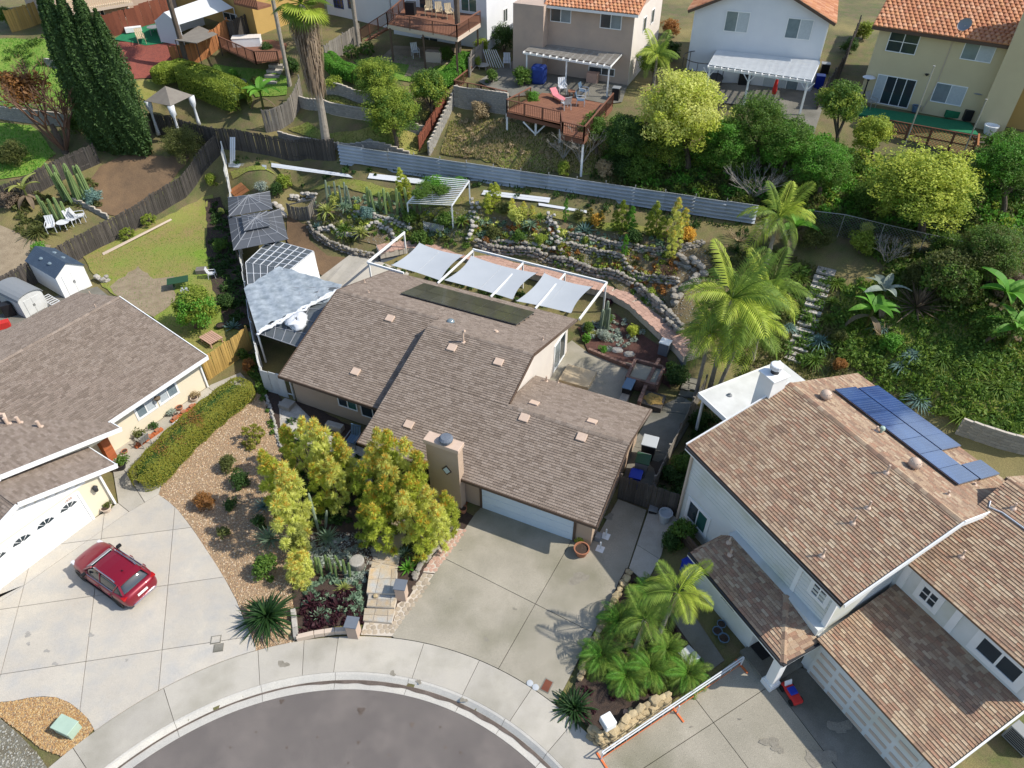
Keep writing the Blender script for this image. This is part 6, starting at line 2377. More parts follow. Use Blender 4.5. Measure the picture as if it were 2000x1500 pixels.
def flagpath(name,label,pix,cuts,m,z=.05,th=.05,cat='path'):
 pl=[T(u,v) for u,v in pix]
 t_=thing(name,label,cat,(pl[0].x,pl[0].y,0))
 bed=MB()
 bed.prism([(p.x,p.y,zt(p.x,p.y)) for p in pl],-.05,z-.015)
 bed.build('path_bed','mortar',t_)
 polys=[pl]
 r=random.Random(len(name)+len(pix))
 xs,ys=[p.x for p in pl],[p.y for p in pl]
 for k in range(cuts):
  a=r.uniform(0,math.pi)
  c=Vector((r.uniform(min(xs),max(xs)),r.uniform(min(ys),max(ys)),0))
  polys=split(polys,c-Vector((math.cos(a),math.sin(a),0)),c+Vector((math.cos(a),math.sin(a),0)))
 for pg in polys:
  if abs(area(pg))<.03:
   continue
  q=MB()
  q.prism([(p.x,p.y,zt(p.x,p.y)) for p in shrink(pg,.018)],z-.02,z+rnd.uniform(0,.02))
  q.build('flagstone',m,t_)
 return t_
flagpath('flagstone_walk','flagstone walk from the garden steps up under the yellow shrubs',[(724,1112),(730,1080),(745,1030),(760,985),(790,990),(800,1020),(785,1070),(776,1114)],9,'flagstone')
flagpath('flagstone_walk','shaded flagstone patio in front of the house windows behind the yellow shrubs',[(545,785),(575,785),(640,850),(720,880),(730,960),(690,950),(640,900),(585,860),(548,850)],16,'rock_pale')
def cobbles(label,pix,sp,m,name='cobble_strip'):
 pl=[T(u,v) for u,v in pix]
 t_=thing(name,label,'paving',(pl[0].x,pl[0].y,0))
 q=MB()
 q.prism([(p.x,p.y) for p in pl],-.05,.02)
 q.build('mortar_bed','mortar',t_)
 xs,ys=[p.x for p in pl],[p.y for p in pl]
 j=0
 y=min(ys)
 while y<max(ys):
  x=min(xs)+(sp/2 if j % 2 else 0)
  while x<max(xs):
   xx,yy=x+rnd.uniform(-.03,.03),y+rnd.uniform(-.03,.03)
   if inpoly(xx,yy,pl):
    put('cobble',stone_mesh(m,rnd.randrange(6)),t_,loc=(xx-pl[0].x,yy-pl[0].y,.012),rot=(0,0,rnd.uniform(0,6)),sc=(sp*.53,sp*.47,.045))
   x+=sp
  y+=sp*.88
  j+=1
cobbles('strip of flat pinkish cobbles along the upper left edge of the main driveway',[(884,1030),(912,1036),(850,1120),(826,1118)],.24,'brick_pink')
cobbles('honeycomb of tan cobbles beside the flagstone steps',[(826,1120),(850,1122),(768,1243),(705,1240),(712,1216),(768,1219),(776,1180),(800,1165)],.26,'cobble')
cobbles('strip of river cobbles under the porch wall of the right house',[(1358,1168),(1372,1162),(1446,1262),(1425,1282)],.34,'rock')
cur=[P(u,v) for u,v in [(574,1195),(580,1250),(615,1242),(655,1236),(680,1235)]]
t=thing('planter_wall','low stone planter wall along the sidewalk left of the gate pier','wall',(cur[0].x,cur[0].y,0))
for a,b_ in zip(cur[:-1],cur[1:]):
 n=max(1,int((b_-a).length/.42))
 for i in range(n):
  p,q_=a.lerp(b_,i/n),a.lerp(b_,(i+1)/n)
  q=MB()
  q.bar(p.lerp(q_,.02)+U*.15,p.lerp(q_,.98)+U*.15,.22,.30)
  q.build('block','planter_tan' if b_.x>cur[1].x else 'rock_pale',t,bevel=.015)
p=T(1135,1078)
pot('round terracotta pot with succulents at the right garage corner',1135,1082,.38,.5,'terracotta')
for u,v,l in ((1183,1048,'upper'),(1172,1073,'lower')):
 p=T(u,v)
 t = thing('umbrella_base', f'white square stand with a short pole beside the garage wall, {l} of two', 'stand', p, R(-25), world=False)
 q=MB()
 q.box((-.2,-.2,0),(.2,.2,.05))
 q.build('base_plate','white_paint',t,bevel=.01)
 q=MB()
 q.tube([(0,0,.05),(0,0,.6)],.045,8)
 q.build('pole','white_paint',t)
pot('large open grey plastic barrel on the walk by the right house',1297,1018,.34,.72,'plastic_pale',name='barrel',soil=False,cat='barrel')
boxthing('storage_tub','small dark plastic tub beside the grey barrel','tub',1275,1000,(.42,.34,.3),R(-20),'plastic_black',lid='plastic_grey')
boxthing('cabinet','low dark cabinet against the garage wall behind the white stands','cabinet',1168,1053,(.4,.3,.35),R(65),'plastic_grey')
pot('small red pot of wire plants beside the garage door',905,1000,.2,.34,'terracotta')
p=T(700,1108)
t=thing('fountain','round stone drum table in the front garden','garden table',p,world=False)
q=MB()
q.lathe([(.30,0),(.34,.1),(.34,.45),(.30,.5)],16)
q.build('drum','wood_grey',t)
q=MB()
q.lathe([(.36,.5),(.36,.58),(.30,.6),(.02,.61)],18)
q.build('top_disc','rock_pale',t)
chair('grey-blue folding chair on the shaded patio by the entry',692,870,R(-20),'plastic_grey',1.25,seat='pot_blue')
boxthing('bench','white stone bench on the shaded patio under the windows','bench',655,838,(1.1,.4,.4),R(-20),'rock_pale')
boxthing('step_box','pale wooden step box behind the white gate panels','box',562,795,(.8,.7,.35),R(-24),'wood_weathered')
t=thing('raised_planter','square brick raised planter with a concrete-grey filling at the edge of the rear patio','planter',T(1258,745),R(-24),world=False)
me=unit_box('brick|brick','brick')
W_=.95
q=MB()
q.box((-W_+.1,-W_+.1,0),(W_-.1,W_-.1,.62))
q.build('filling','concrete',t)
for k in range(7):
 for s in range(4):
  for i in range(6):
   a=-W_+(i+.5)*2*W_/6+(.06 if k % 2 else-.06)
   x,y=(a,-W_) if s==0 else (W_,a) if s==1 else (a,W_) if s==2 else (-W_,a)
   put('brick',me,t,loc=(x,y,k*.125),rot=(0,0,0 if s % 2==0 else R(90)),sc=(.30,.18,.115))
wall_pts=grounded([(1150,688),(1190,705),(1232,722)])
blockwall('low red-brick edging wall between the rear patio and the cactus bed',None,.4,'brick',.3,.13,.2,name='brick_wall',pts=wall_pts)
blockwall('brick side wall running from the raised planter past the covered fire pit',None,.8,'brick',.3,.13,.22,name='brick_wall',pts=grounded([(1285,715),(1262,760),(1246,800)]))
t=boxthing('fire_pit','square wooden fire pit under a rumpled tan cover','fire pit',1274,790,(1.35,1.3,.45),R(-24),'wood_dark')
q=MB()
n1,n2=8,16
vs=[]
for i in range(n1+1):
 for j in range(n2):
  a=2*math.pi*j/n2
  r_=.62*i/n1*(1+.18*math.sin(5*a+i*.5))
  vs.append((r_*math.cos(a),r_*math.sin(a)*.85,.62-.16*(i/n1)**2+.035*math.sin(3*a+i*1.3)))
q.add(vs,[(i*n2+j,(i+1)*n2+j,(i+1)*n2+(j+1) % n2,i*n2+(j+1) % n2) for i in range(n1) for j in range(n2)])
q.build('cover','wood_gold',t,smooth=True)
t=boxthing('grill','dark blue gas grill at the end of the rear patio','grill',1226,768,(1.1,.55,.85),R(66),'plastic_black',lid='pot_blue')
boxthing('rabbit_hutch','clutter crate with pale rags beside the gas grill','crate',1218,785,(.7,.5,.4),R(66),'wood_weathered')
boxthing('patio_deck','square brown wooden platform on the rear patio','platform',1128,740,(2.0,1.7,.28),R(-24),'wood_pale')
boxthing('pump_box','white-topped dark blue equipment box at the foot of the retaining wall','equipment box',1296,690,(.65,.6,1.0),R(-30),'stucco_grey',lid='white_paint')
for u,v,l in ((1206,685,'left'),(1229,693,'right')):
 p=T(u,v)
 put('boulder',stone_mesh('rock_pale',2),None,loc=(p.x,p.y,p.z+.05),sc=(.38,.28,.2))
 tag(list(COL.objects)[-1], f'smooth white boulder in the red mulch of the cactus bed, {l} of two', 'boulder')
t=thing('stepping_stones','square concrete stepping stones behind the right house patio cover','path',T(1350,770))
for u,v in ((1341,745),(1355,745),(1340,757),(1355,757),(1336,770),(1350,772),(1330,783),(1318,735),(1325,722)):
 p=T(u,v)
 q=MB()
 q.obox((p.x,p.y,0),(.91,-.41,0),(.41,.91,0),.30,.27,p.z-.03,p.z+.07)
 q.build('paver','concrete_grey',t,bevel=.02)
hy=R(57.9)
t=thing('brick_planter','long low terracotta brick planter under the windows of the left house','planter',FL.l2w((-6.2,-.2,0)),hy,world=False)
for i in range(14):
 if i in (6,7):
  continue
 q=MB()
 q.box((i*.31,-.12,0),(i*.31+.29,.1,.18))
 q.build('brick','brick_orange',t,bevel=.01)
 if i % 2==0:
  q=MB()
  q.box((i*.31+.15,-.10,.18),(i*.31+.43,.08,.30))
  q.build('brick','terracotta',t,bevel=.01)
chair('grey folding garden chair beside the brick planter of the left house',283,868,hy+R(180),'metal_pole',1.0)
t=thing('trellis','white slatted trellis lying on the walk beside the long hedge','trellis',T(365,815),hy+R(5),world=False)
for k in range(7):
 q=MB()
 q.box((-.9,-.28+k*.09,.06),(.9,-.25+k*.09,.09))
 q.build('slat','white_metal',t)
for x in (-.8,0,.8):
 q=MB()
 q.box((x-.02,-.3,.02),(x+.02,.3,.06))
 q.build('batten','white_metal',t)
for u,v,r_,m,l in ((238,915,.3,'plastic_black','dark tub of shrubs at the brick pier'),(210,998,.26,'planter_tan','tan bowl pot of succulents beside the garage door'),(381,783,.22,'planter_tan','tan pot under the left house windows nearest the golden fence'),(330,802,.18,'white_paint','white pot with thin branches under the windows'),(352,800,.2,'terracotta','terracotta pot in the cluster under the windows'),(345,812,.15,'brick_pink','pink round pot at the end of the brick planter'),(245,885,.17,'terracotta','small terracotta pot at the near end of the brick planter')):
 pot(l,u,v,r_,r_*1.2,m)
boxthing('doormat','dark green mat on the walk beside the hedge','mat',322,852,(1.1,.45,.02),hy,'util_green',bevel=.005)
t=thing('hanging_basket','round straw hanging basket under the eaves between the window pairs','basket',FL.l2w((-3.62,.45,1.5)),world=False)
q=MB()
q.lathe([(.02,0),(.16,.05),(.2,.18),(.14,.2),(.02,.25)],12)
q.build('basket_bowl','leaf_dead',t)
def shed(label,base,h,ridge,wall,roofm,dome=False):
 c=[T(u,v) for u,v in base]
 z=min(p.z for p in c)
 d=(c[1]-c[0])
 d.z=0
 L=d.length
 dep=(c[3]-c[0]).length
 rz=math.atan2(d.y,d.x)
 t_=thing('shed',label,'shed',(c[0].x,c[0].y,z),rz,world=False)
 q=MB()
 q.box((0,0,0),(L,dep,h))
 if not dome:
  gable_y(q,.03,[(0,h),(L,h),(L/2,ridge-.05)],.06)
  gable_y(q,dep-.03,[(0,h),(L,h),(L/2,ridge-.05)],.06)
 q.build('wall',wall,t_)
 for k in range(2):
  q=MB()
  q.box((L*.18+k*L*.32+.01,-.03,.08),(L*.18+(k+1)*L*.32-.01,.0,h-.1))
  dd=q.build('door',wall,t_)
  q=MB()
  xx=L*.5+(-.06 if k==0 else .04)
  q.box((xx,-.06,h*.45),(xx+.03,-.03,h*.58))
  q.build('handle','plastic_black',dd)
 if dome:
  prev=None
  for k in range(9):
   a=R(180-22.5*k)
   cur_=Vector((L/2+(L/2+.08)*math.cos(a),0,h+(ridge-h)*math.sin(a)))
   if prev:
    q=MB()
    q.plate([(prev.x,-.1,prev.z),(cur_.x,-.1,cur_.z),(cur_.x,dep+.1,cur_.z),(prev.x,dep+.1,prev.z)],.04)
    q.build('roof_panel',roofm,t_)
   prev=cur_
  q=MB()
  n=9
  ring=[(L/2+L/2*math.cos(R(180-22.5*k)),h+(ridge-h)*math.sin(R(180-22.5*k))-.05) for k in range(n)]
  gable_y(q,.03,ring,.05)
  q.build('gable',wall,t_)
 else:
  n=5
  for s in (-1,1):
   for k in range(n):
    q=MB()
    x0_=L/2+s*(L/2+.1)*k/n
    x1_=L/2+s*(L/2+.1)*(k+1)/n
    z0_,z1_=ridge-(ridge-h+.04)*k/n,ridge-(ridge-h+.04)*(k+1)/n
    pl=[(x0_,-.1,z0_),(x1_,-.1,z1_),(x1_,dep+.1,z1_),(x0_,dep+.1,z0_)]
    if s<0:
     pl=pl[::-1]
    q.plate([(a,b_,c_+.015-.003*k) for a,b_,c_ in pl],.04)
    q.build('roof_panel',roofm,t_)
   for k in (.35,.65):
    q=MB()
    q.lathe([(.2,0),(.14,.05),(.01,.06)],12,(L/2+s*L*.22,dep*k,ridge-(ridge-h)*.44))
    q.build('skylight_dome','glass_pale',t_)
 return t_
shed('large white plastic shed with dark slate-blue roof in the left back yard',[(128,583),(180,557),(148,520),(76,548)],1.85,2.55,'white_paint','slate')
shed('small white shed with grey arched roof at the left edge',[(52,622),(96,598),(62,570),(15,595)],1.35,1.8,'white_vinyl','plastic_grey',dome=True)
t=table('garden table under a dark green cloth behind the citrus tree',352,562,.75,.7,'plastic_green',square=True,ly=.45,rz=R(20))
boxthing('bin_crate','pale grey plastic bin on the patio behind the citrus tree','crate',363,575,(.5,.45,.5),R(15),'plastic_pale')
boxthing('seat_box','small grey slatted box at the edge of the shaded border','box',395,532,(.8,.6,.35),R(8),'wood_grey')
chair('white wicker chair in the shaded border of the left back yard',416,542,R(100),'white_metal',.9)
t=thing('pallet_table','pinkish slatted wooden low table beside the golden fence','table',T(415,668),R(-38),world=False)
for k in range(7):
 q=MB()
 q.box((-.65,-.5+k*.145,.38),(.65,-.5+k*.145+.12,.42))
 q.build('slat','wood_pink',t)
for x in (-.55,.55):
 for y in (-.42,.42):
  q=MB()
  q.box((x-.04,y-.04,0),(x+.04,y+.04,.38))
  q.build('leg','wood_pink',t)
pot('dark blue round tub on the shaded lawn left of the agave',432,640,.3,.25,'plastic_black',name='tub',cat='tub')
boxthing('barbecue','black covered barbecue beside the small grey shed','barbecue',22,615,(.7,.6,1.0),R(30),'plastic_black')
boxthing('cooler_box', 'maroon cushioned box at the left edge beside the roof', 'box', 8, 640, (.9, .5, .5), R(30), 'fabric_red')
t=thing('ladder','white slatted rack lying between the two sheds','rack',T(102,592),R(-35),world=False)
for k in range(6):
 q=MB()
 q.box((-.8+k*.3,-.3,.3),(-.75+k*.3,.3,.34))
 q.build('slat','white_metal',t)
for y in (-.3,.3):
 q=MB()
 q.box((-.85,y-.02,.26),(.85,y+.02,.3))
 q.build('rail','white_metal',t)
for i,(u,v,a,l) in enumerate(((104,452,20,'white slatted garden lounge chair below the shorter cactus clump'),(146,438,60,'white curly wrought-iron chair behind the dark fence'),(160,432,110,'white wrought-iron chair, the one nearest the concrete garden wall'))):
 chair(l,u,v,R(a),'white_metal',1.25)
table('white wrought-iron garden table between the white chairs behind the dark fence',128,446,.5,.6)
c=[P(u,v,z) for u,v,z in ((318,70,11.2),(360,82,10.6),(464,42,10.9),(388,22,11.4))]
pk=[T(312,78),T(365,86),T(468,60),T(392,40)]
t=thing('party_tent','large white party tent beside the ochre house','tent',pk[0])
e1,e2=P(318,35,12.0),P(450,32,12.0)
a0_,a1_,b0_,b1_=P(312,42,10.9),P(368,78,10.9),P(392,12,10.9),P(462,34,10.9)
r0_,r1_=P(333,10,12.4),P(452,33,12.2)
f0,f1,f2,f3=T(316,84),T(362,92),T(466,58),T(400,48)
hz=2.0
q0,q1,q2,q3=[p+U*hz for p in (f0,f1,f2,f3)]
m0,m1=q0.lerp(q1,.5)+U*.9,q3.lerp(q2,.5)+U*.9
for nm,pl in (('roof_panel',[q1,q2,m1,m0]),('roof_panel',[q3,q0,m0,m1]),('roof_end',[q0,q1,m0]),('roof_end',[q2,q3,m1]),('side_wall',[f0+U*.1,f1+U*.1,q1,q0]),('side_wall',[f3,f0,q0,q3])):
 q=MB()
 q.plate(pl,.02)
 q.build(nm,'fabric_white',t)
for p,s in ((f0,q0),(f1,q1),(f2,q2),(f3,q3)):
 q=MB()
 q.tube([p,s],.04,6)
 q.build('pole','white_metal',t)
c4=[P(u,v,10.6) for u,v in ((342,78),(383,84),(424,66),(388,50))]
t=thing('canopy','flat tan canopy roof in front of the white party tent','canopy',T(380,85))
q=MB()
q.plate(c4[::1] if (c4[1]-c4[0]).cross(c4[2]-c4[0]).z>0 else c4[::-1],.06)
q.build('canopy_roof', 'fabric_taupe', t)
for p in c4:
 q=MB()
 q.tube([(p.x,p.y,zt(p.x,p.y)),p],.04,6)
 q.build('pole','dark_trim',t)
chair('tan folding lounge chair on the edge of the green turf', 278, 85, R(30), 'wood_pale', 1.3)
t = boxthing('bench', 'white bench against the red-brown fence on the green turf', 'bench', 262, 62, (1.5, .5, .45), R(25), 'white_paint')
table('round green-topped table at the end of the turf beside the tent',306,68,.7,.75,'plastic_grey')
t=boxthing('bar_counter','white outdoor bar counter on the deck below the ochre house','bar',486,96,(2.6,1.2,1.15),R(10),'white_paint',lid='stucco_pale')
def deck_rail(root,pts,m,h=.95,sp=.16,post=1.6):
 posts,bal=[],MB()
 for a,b_ in zip(pts[:-1],pts[1:]):
  d=b_-a
  L=d.length
  n=max(1,int(L/sp))
  for i in range(n):
   p=a+d*((i+.5)/n)
   bal.bar(p+U*.08,p+U*(h-.06),.05,.03)
  q=MB()
  q.bar(a+U*h,b_+U*h,.12,.05)
  q.build('top_rail',m,root)
  q=MB()
  q.bar(a+U*.07,b_+U*.07,.05,.05)
  q.build('bottom_rail',m,root)
  k=max(1,int(round(L/post)))
  for i in range(k+1):
   p=a+d*(i/k)
   q=MB()
   q.bar(p-U*.15,p+U*(h+.02),.10,.10)
   q.build('post',m,root)
 bal.build('balusters', m, root)['kind'] = 'stuff'
t=thing('deck','small brown deck with dark railing and bar below the ochre house','deck',T(470,112))
dz=T(470,100).z+.5
pl=[P(u,v,dz) for u,v in ((432,92),(500,122),(552,112),(560,85),(470,62))]
q=MB()
q.prism([(p.x,p.y) for p in pl],dz-.15,dz)
q.build('deck_floor','wood_deck',t)
deck_rail(t,[P(432,92,dz),P(500,122,dz),P(545,122,dz)],'wood_rail')
for k,(u,v) in enumerate(((528,160),(533,148),(537,138),(541,128))):
 p=T(u,v)
 q=MB()
 q.obox((p.x,p.y,0),(.95,-.2,0),(.2,.95,0),.75,.3,p.z-.2,p.z+.1)
 q.build('step','rock_pale',t)
t=thing('deck','long raised brown deck with railing and stair on the white house','deck',T(830,110))
dz=12.4
front=[P(u,v,dz) for u,v in ((757,47),(893,73),(938,44))]
back_=[P(u,v,dz) for u,v in ((935,22),(800,2),(790,18))]
q=MB()
q.prism([(p.x,p.y) for p in front+back_],dz-.3,dz)
q.build('deck_floor','wood_deck',t)
q=MB()
for a,b_ in zip(front[:-1],front[1:]):
 q.bar(a-U*.2,b_-U*.2,.06,.34)
 q.build('fascia','planter_tan',t)
 q=MB()
deck_rail(t,front,'wood_rail',post=2.2)
sl_=[P(757,47,dz),P(706,78,T(706,85).z+.6)]
deck_rail(t,sl_,'wood_rail')
deck_rail(t,[P(790,18,dz),P(757,47,dz)],'wood_rail')
for k in range(9):
 p=sl_[0].lerp(sl_[1],(k+.5)/9)+Vector((.5,.35,-.1))
 q=MB()
 q.obox((p.x,p.y,0),(.6,.8,0),(-.8,.6,0),.5,.16,p.z-.06,p.z)
 q.build('stair_tread','wood_deck',t)
for u,v in ((760,50),(825,62),(890,73),(932,46)):
 p=P(u,v,dz)
 q=MB()
 q.box((p.x-.08,p.y-.08+.3,zt(p.x,p.y)-.2),(p.x+.08,p.y+.08+.3,dz-.3))
 q.build('post','fascia_brown',t)
for i,(u,v) in enumerate(((838,30),(858,33),(878,36))):
 c_ = chair(f'tan high-back chair at the rail of the raised deck, {("left", "middle", "right")[i]} of three', u, v, R(10 * i), 'wood_pale', 1.2, z=dz, seat='wood_pale')
boxthing('grill','black grill at the stair end of the raised deck','grill',803,28,(.9,.6,1.05),R(-15),'plastic_black',z=dz)
chair('white chair on the patio below the raised deck',812,112,R(20),'white_metal',1.2)
boxthing('counter','tan stone counter on the patio below the raised deck','counter',848,120,(1.5,.8,.9),R(-12),'planter_tan')
t=thing('patio_cover','weathered grey lattice patio cover on white posts behind the pink house','patio cover',P(1110,170,8.7))
pc_=[P(u,v,11.2) for u,v in ((1024,99),(1194,127),(1233,85),(1066,66))]
n=30
for i in range(n):
 q=MB()
 a,b_=pc_[0].lerp(pc_[3],(i+.5)/n),pc_[1].lerp(pc_[2],(i+.5)/n)
 q.bar(a,b_,.085,.03)
 q.build('lath','wood_weathered',t)
for i in range(14):
 q=MB()
 a,b_=pc_[0].lerp(pc_[1],i/13),pc_[3].lerp(pc_[2],i/13)
 q.bar(a+(a-b_).normalized()*.3-U*.08,b_-U*.08,.06,.13)
 q.build('rafter','white_paint',t)
q=MB()
q.bar(pc_[0]-U*.2,pc_[1]-U*.2,.1,.16)
q.build('beam','white_paint',t)
for k in (.03,.5,.98):
 p=pc_[0].lerp(pc_[1],k)
 q=MB()
 q.box((p.x-.06,p.y-.06,8.6),(p.x+.06,p.y+.06,10.95))
 q.build('post','white_paint',t)
t=thing('deck','brown timber deck on white stilts below the pink house patio','deck',P(1090,215,8.6))
dz=8.65
dk=[P(u,v,dz) for u,v in ((990,218),(1095,242),(1098,262),(1140,272),(1196,205),(1110,190),(1065,178))]
cx_,cy_=sum(p.x for p in dk)/7,sum(p.y for p in dk)/7
polys=[[p.copy() for p in dk]]
d=(dk[1]-dk[0]).normalized()
nn=Vector((-d.y,d.x,0))
for k in range(-14,24):
 c_=dk[0]+nn*(.3*k)
 polys=split(polys,c_,c_+d)
for pg in polys:
 q=MB()
 q.prism([(p.x,p.y) for p in shrink(pg,.008)],dz-.06,dz)
 q.build('deck_board','wood_deck',t)
q=MB()
for a,b_ in zip(dk[:5],dk[1:5]):
 q=MB()
 q.bar(a-U*.25,b_-U*.25,.08,.32)
 q.build('fascia','wood_rail',t)
deck_rail(t,[dk[6]+(dk[0]-dk[6])*.4,dk[0],dk[1],dk[2],dk[3],dk[4]],'wood_rail',post=1.7)
for i,p in enumerate((dk[0],dk[0].lerp(dk[1],.55),dk[1],dk[3])):
 g=zt(p.x,p.y+.3)
 q=MB()
 q.box((p.x-.08,p.y+.2,g-.3),(p.x+.08,p.y+.36,dz-.3))
 q.build('post','white_paint',t)
 if i==1:
  for s in (-1,1):
   q=MB()
   q.bar((p.x,p.y+.28,dz-1.4),(p.x+s*1.0,p.y+.28,dz-.4),.1)
   q.build('brace','white_paint',t)
t=thing('railing','tan wooden railing on the grey block wall left of the pink house deck','railing',P(890,180,8.4))
deck_rail(t,[P(u,v,8.45) for u,v in ((922,150),(888,178),(940,188),(990,200))],'wood_rail',h=.9)
def lounger(label,u,v,rz,m,frame='white_metal',z=8.65):
 p=P(u,v,z)
 t_=thing('sun_lounger',label,'lounger',p,rz,world=False)
 q=MB()
 q.box((-.95,-.3,.30),(.4,.3,.36))
 q.build('cushion',m,t_,bevel=.02)
 q=MB()
 q.bar((.4,0,.33),(.95,0,.75),.6,.07)
 q.build('backrest',m,t_,bevel=.02)
 for x in (-.8,.35):
  for y in (-.27,.27):
   q=MB()
   q.box((x-.02,y-.02,0),(x+.02,y+.02,.3))
   q.build('leg',frame,t_)
lounger('long pink cushioned sun lounger on the brown deck',1090,196,R(118),'fabric_pink','dark_trim')
chair('white plastic armchair behind the pink lounger on the deck',1098,182,R(10),'white_metal',1.2,z=8.65)
chair('grey armchair at the deck railing beside the pink lounger',1105,213,R(200),'plastic_pale',1.15,z=8.65)
chair('navy-checked chair in the middle of the deck',1134,206,R(80),'white_metal',1.1,z=8.65,seat='pot_blue')
chair('navy-checked chair in the back corner of the deck',1140,188,R(60),'white_metal',1.1,z=8.65,seat='pot_blue')
table('small brown side table between the deck chairs',1116,188,.3,.45,'wood_deck',z=8.65,square=True)
t=boxthing('covered_grill','heap under a shiny dark blue cover on the pink house patio','cover',1052,162,(1.3,1.2,1.5),R(-15),'fabric_blue',bevel=.25)
table('round patio table under the weathered patio cover',1080,135,.65,.75,'plastic_pale',z=8.7)
chair('white chair at the round table under the weathered cover',1066,138,R(40),'white_metal',1.1,z=8.7)
chair('white patio chair beside the corner of the pink house',1014,122,R(-20),'white_metal',1.2,z=8.7)
chair('white rocking chair near the leaning white trellises',990,132,R(0),'white_metal',1.2,z=8.7)
boxthing('planter_box','tan wooden planter box in the striped shade of the patio','planter',1157,160,(1.0,.7,.8),R(-20),'brick_pink',z=8.7)
boxthing('storage_bench','dark storage bench against the pink house wall','bench',1128,142,(1.4,.6,.8),R(-20),'wood_redbrown',z=8.7)
boxthing('cooler','pale green lidded cooler at the right end of the pink patio','cooler',1214,148,(1.1,.7,.7),R(-20),'util_green',z=8.7,lid='plastic_grey')
boxthing('barrel','dark grey rubbish bin beside the deck corner post','bin',1202,196,(.6,.6,1.1),R(-20),'plastic_black',z=8.4,lid='plastic_grey')
t=thing('leaning_trellises','bundle of white trellis panels leaning beside the corner fence','trellis',P(965,132,8.7))
for k in range(7):
 a=P(955+k*5,134,8.7)
 q=MB()
 q.bar(a,a+Vector((-.5-.05*k,.5,1.5)),.05)
 q.build('slat','white_paint',t)
table('round tiled garden table behind the tan railing',943,142,.6,.7,'rock_pale',z=8.5)
t=thing('pergola','bright white slatted pergola on posts behind the white house','pergola',P(1500,180,8.7))
pg_=[P(u,v,11.3) for u,v in ((1384,126),(1586,156),(1602,120),(1400,98))]
for i in range(26):
 q=MB()
 q.bar(pg_[0].lerp(pg_[3],i/25),pg_[1].lerp(pg_[2],i/25),.06,.04)
 q.build('slat','white_paint',t)
for i in range(16):
 a,b_=pg_[0].lerp(pg_[1],i/15),pg_[3].lerp(pg_[2],i/15)
 q=MB()
 q.bar(a+(a-b_).normalized()*.35-U*.1,b_-U*.1,.06,.14)
 q.build('rafter','white_paint',t)
q=MB()
q.bar(pg_[0]-U*.22,pg_[1]-U*.22,.1,.18)
q.build('beam','white_paint',t)
for k in (.02,.42,.97):
 p=pg_[0].lerp(pg_[1],k)
 q=MB()
 q.box((p.x-.07,p.y-.07,8.6),(p.x+.07,p.y+.07,11.1))
 q.build('post','white_paint',t)
 for s in (-1,1):
  q=MB()
  q.bar((p.x,p.y,10.4),(p.x+s*.5,p.y-s*.1,11.05),.06)
  q.build('brace','white_paint',t)
c=P(1370,152,9.3)
t=thing('trampoline','round trampoline with a netted black frame behind the white house','trampoline',(c.x,c.y,8.7),world=False)
q=MB()
q.lathe([(.02,.70),(1.7,.70),(1.8,.72),(1.8,.66)],24)
q.build('mat','plastic_black',t)
for z,r_ in ((2.3,1.78),(.72,1.82)):
 q=MB()
 q.tube([(r_*math.cos(R(a)),r_*math.sin(R(a)),z) for a in range(0,361,15)],.035,5,cap=False)
 q.build('hoop','dark_trim',t)
for a in range(0,360,60):
 q=MB()
 q.tube([(1.8*math.cos(R(a)),1.8*math.sin(R(a)),0),(1.8*math.cos(R(a)),1.8*math.sin(R(a)),2.3)],.03,5)
 q.build('pole','dark_trim',t)
p=P(1506,205,8.6)
t=thing('patio_umbrella','closed red patio umbrella on the white house patio','umbrella',p,world=False)
q=MB()
q.lathe([(.16,.9),(.2,1.2),(.13,1.9),(.04,2.3)],10)
q.build('canopy','fabric_red',t,smooth=True)
q=MB()
q.tube([(0,0,0),(0,0,2.35)],.03,6)
q.build('pole','metal_pole',t)
boxthing('grill','black barbecue against the white house under the pergola','barbecue',1452,165,(1.0,.7,1.0),R(-12),'plastic_black',z=8.7)
bb=boxthing('wheelie_bin','blue wheelie bin at the right corner of the white house','bin',1597,172,(.7,.7,1.1),R(-15),'plastic_blue',z=8.7,lid='plastic_blue')
boxthing('wheelie_bin','black wheelie bin behind the blue one beside the white house','bin',1607,148,(.7,.7,1.1),R(-15),'plastic_black',z=8.7,lid='plastic_grey')
t=thing('deck','green-carpeted deck with brown lattice front behind the cream house','deck',P(1780,240,8.7))
tf=[P(u,v,8.72) for u,v in ((1688,208),(1895,240),(1912,264),(1692,226),(1672,222))]
q=MB()
q.prism([(p.x,p.y) for p in tf],8.45,8.74)
q.build('carpet', 'turf', t)
a,b_=P(1690,240,8.7),P(1906,280,8.7)
a2,b2=Vector((a.x,a.y,0)),Vector((b_.x,b_.y,0))
lattice(t,a2,b2,7.6,9.2,'wood_orange',sp=.24,wd=.06)
for i in range(6):
 p=a2.lerp(b2,i/5)
 q=MB()
 q.box((p.x-.06,p.y-.06,6.6),(p.x+.06,p.y+.06,9.25))
 q.build('post','wood_rail',t)
for z in (9.22,8.45,7.6):
 q=MB()
 q.bar(a2+U*z,b2+U*z,.1,.08)
 q.build('rail','wood_rail',t)
p=P(1683,206,8.7)
for u,v,l,m in ((1682,200,'white round-topped patio heater at the left corner of the cream house','white_metal'),(1890,232,'dark patio heater beside the big cream chimney','plastic_grey')):
 p=P(u,v,8.74)
 t=thing('patio_heater',l,'patio heater',p,world=False)
 q=MB()
 q.lathe([(.22,0),(.22,.5),(.06,.55),(.05,1.7),(.1,1.75),(.1,1.95)],10)
 q.build('column','plastic_black',t)
 q=MB()
 q.lathe([(.5,2.0),(.3,2.1),(.04,2.16)],16)
 q.build('reflector',m,t)
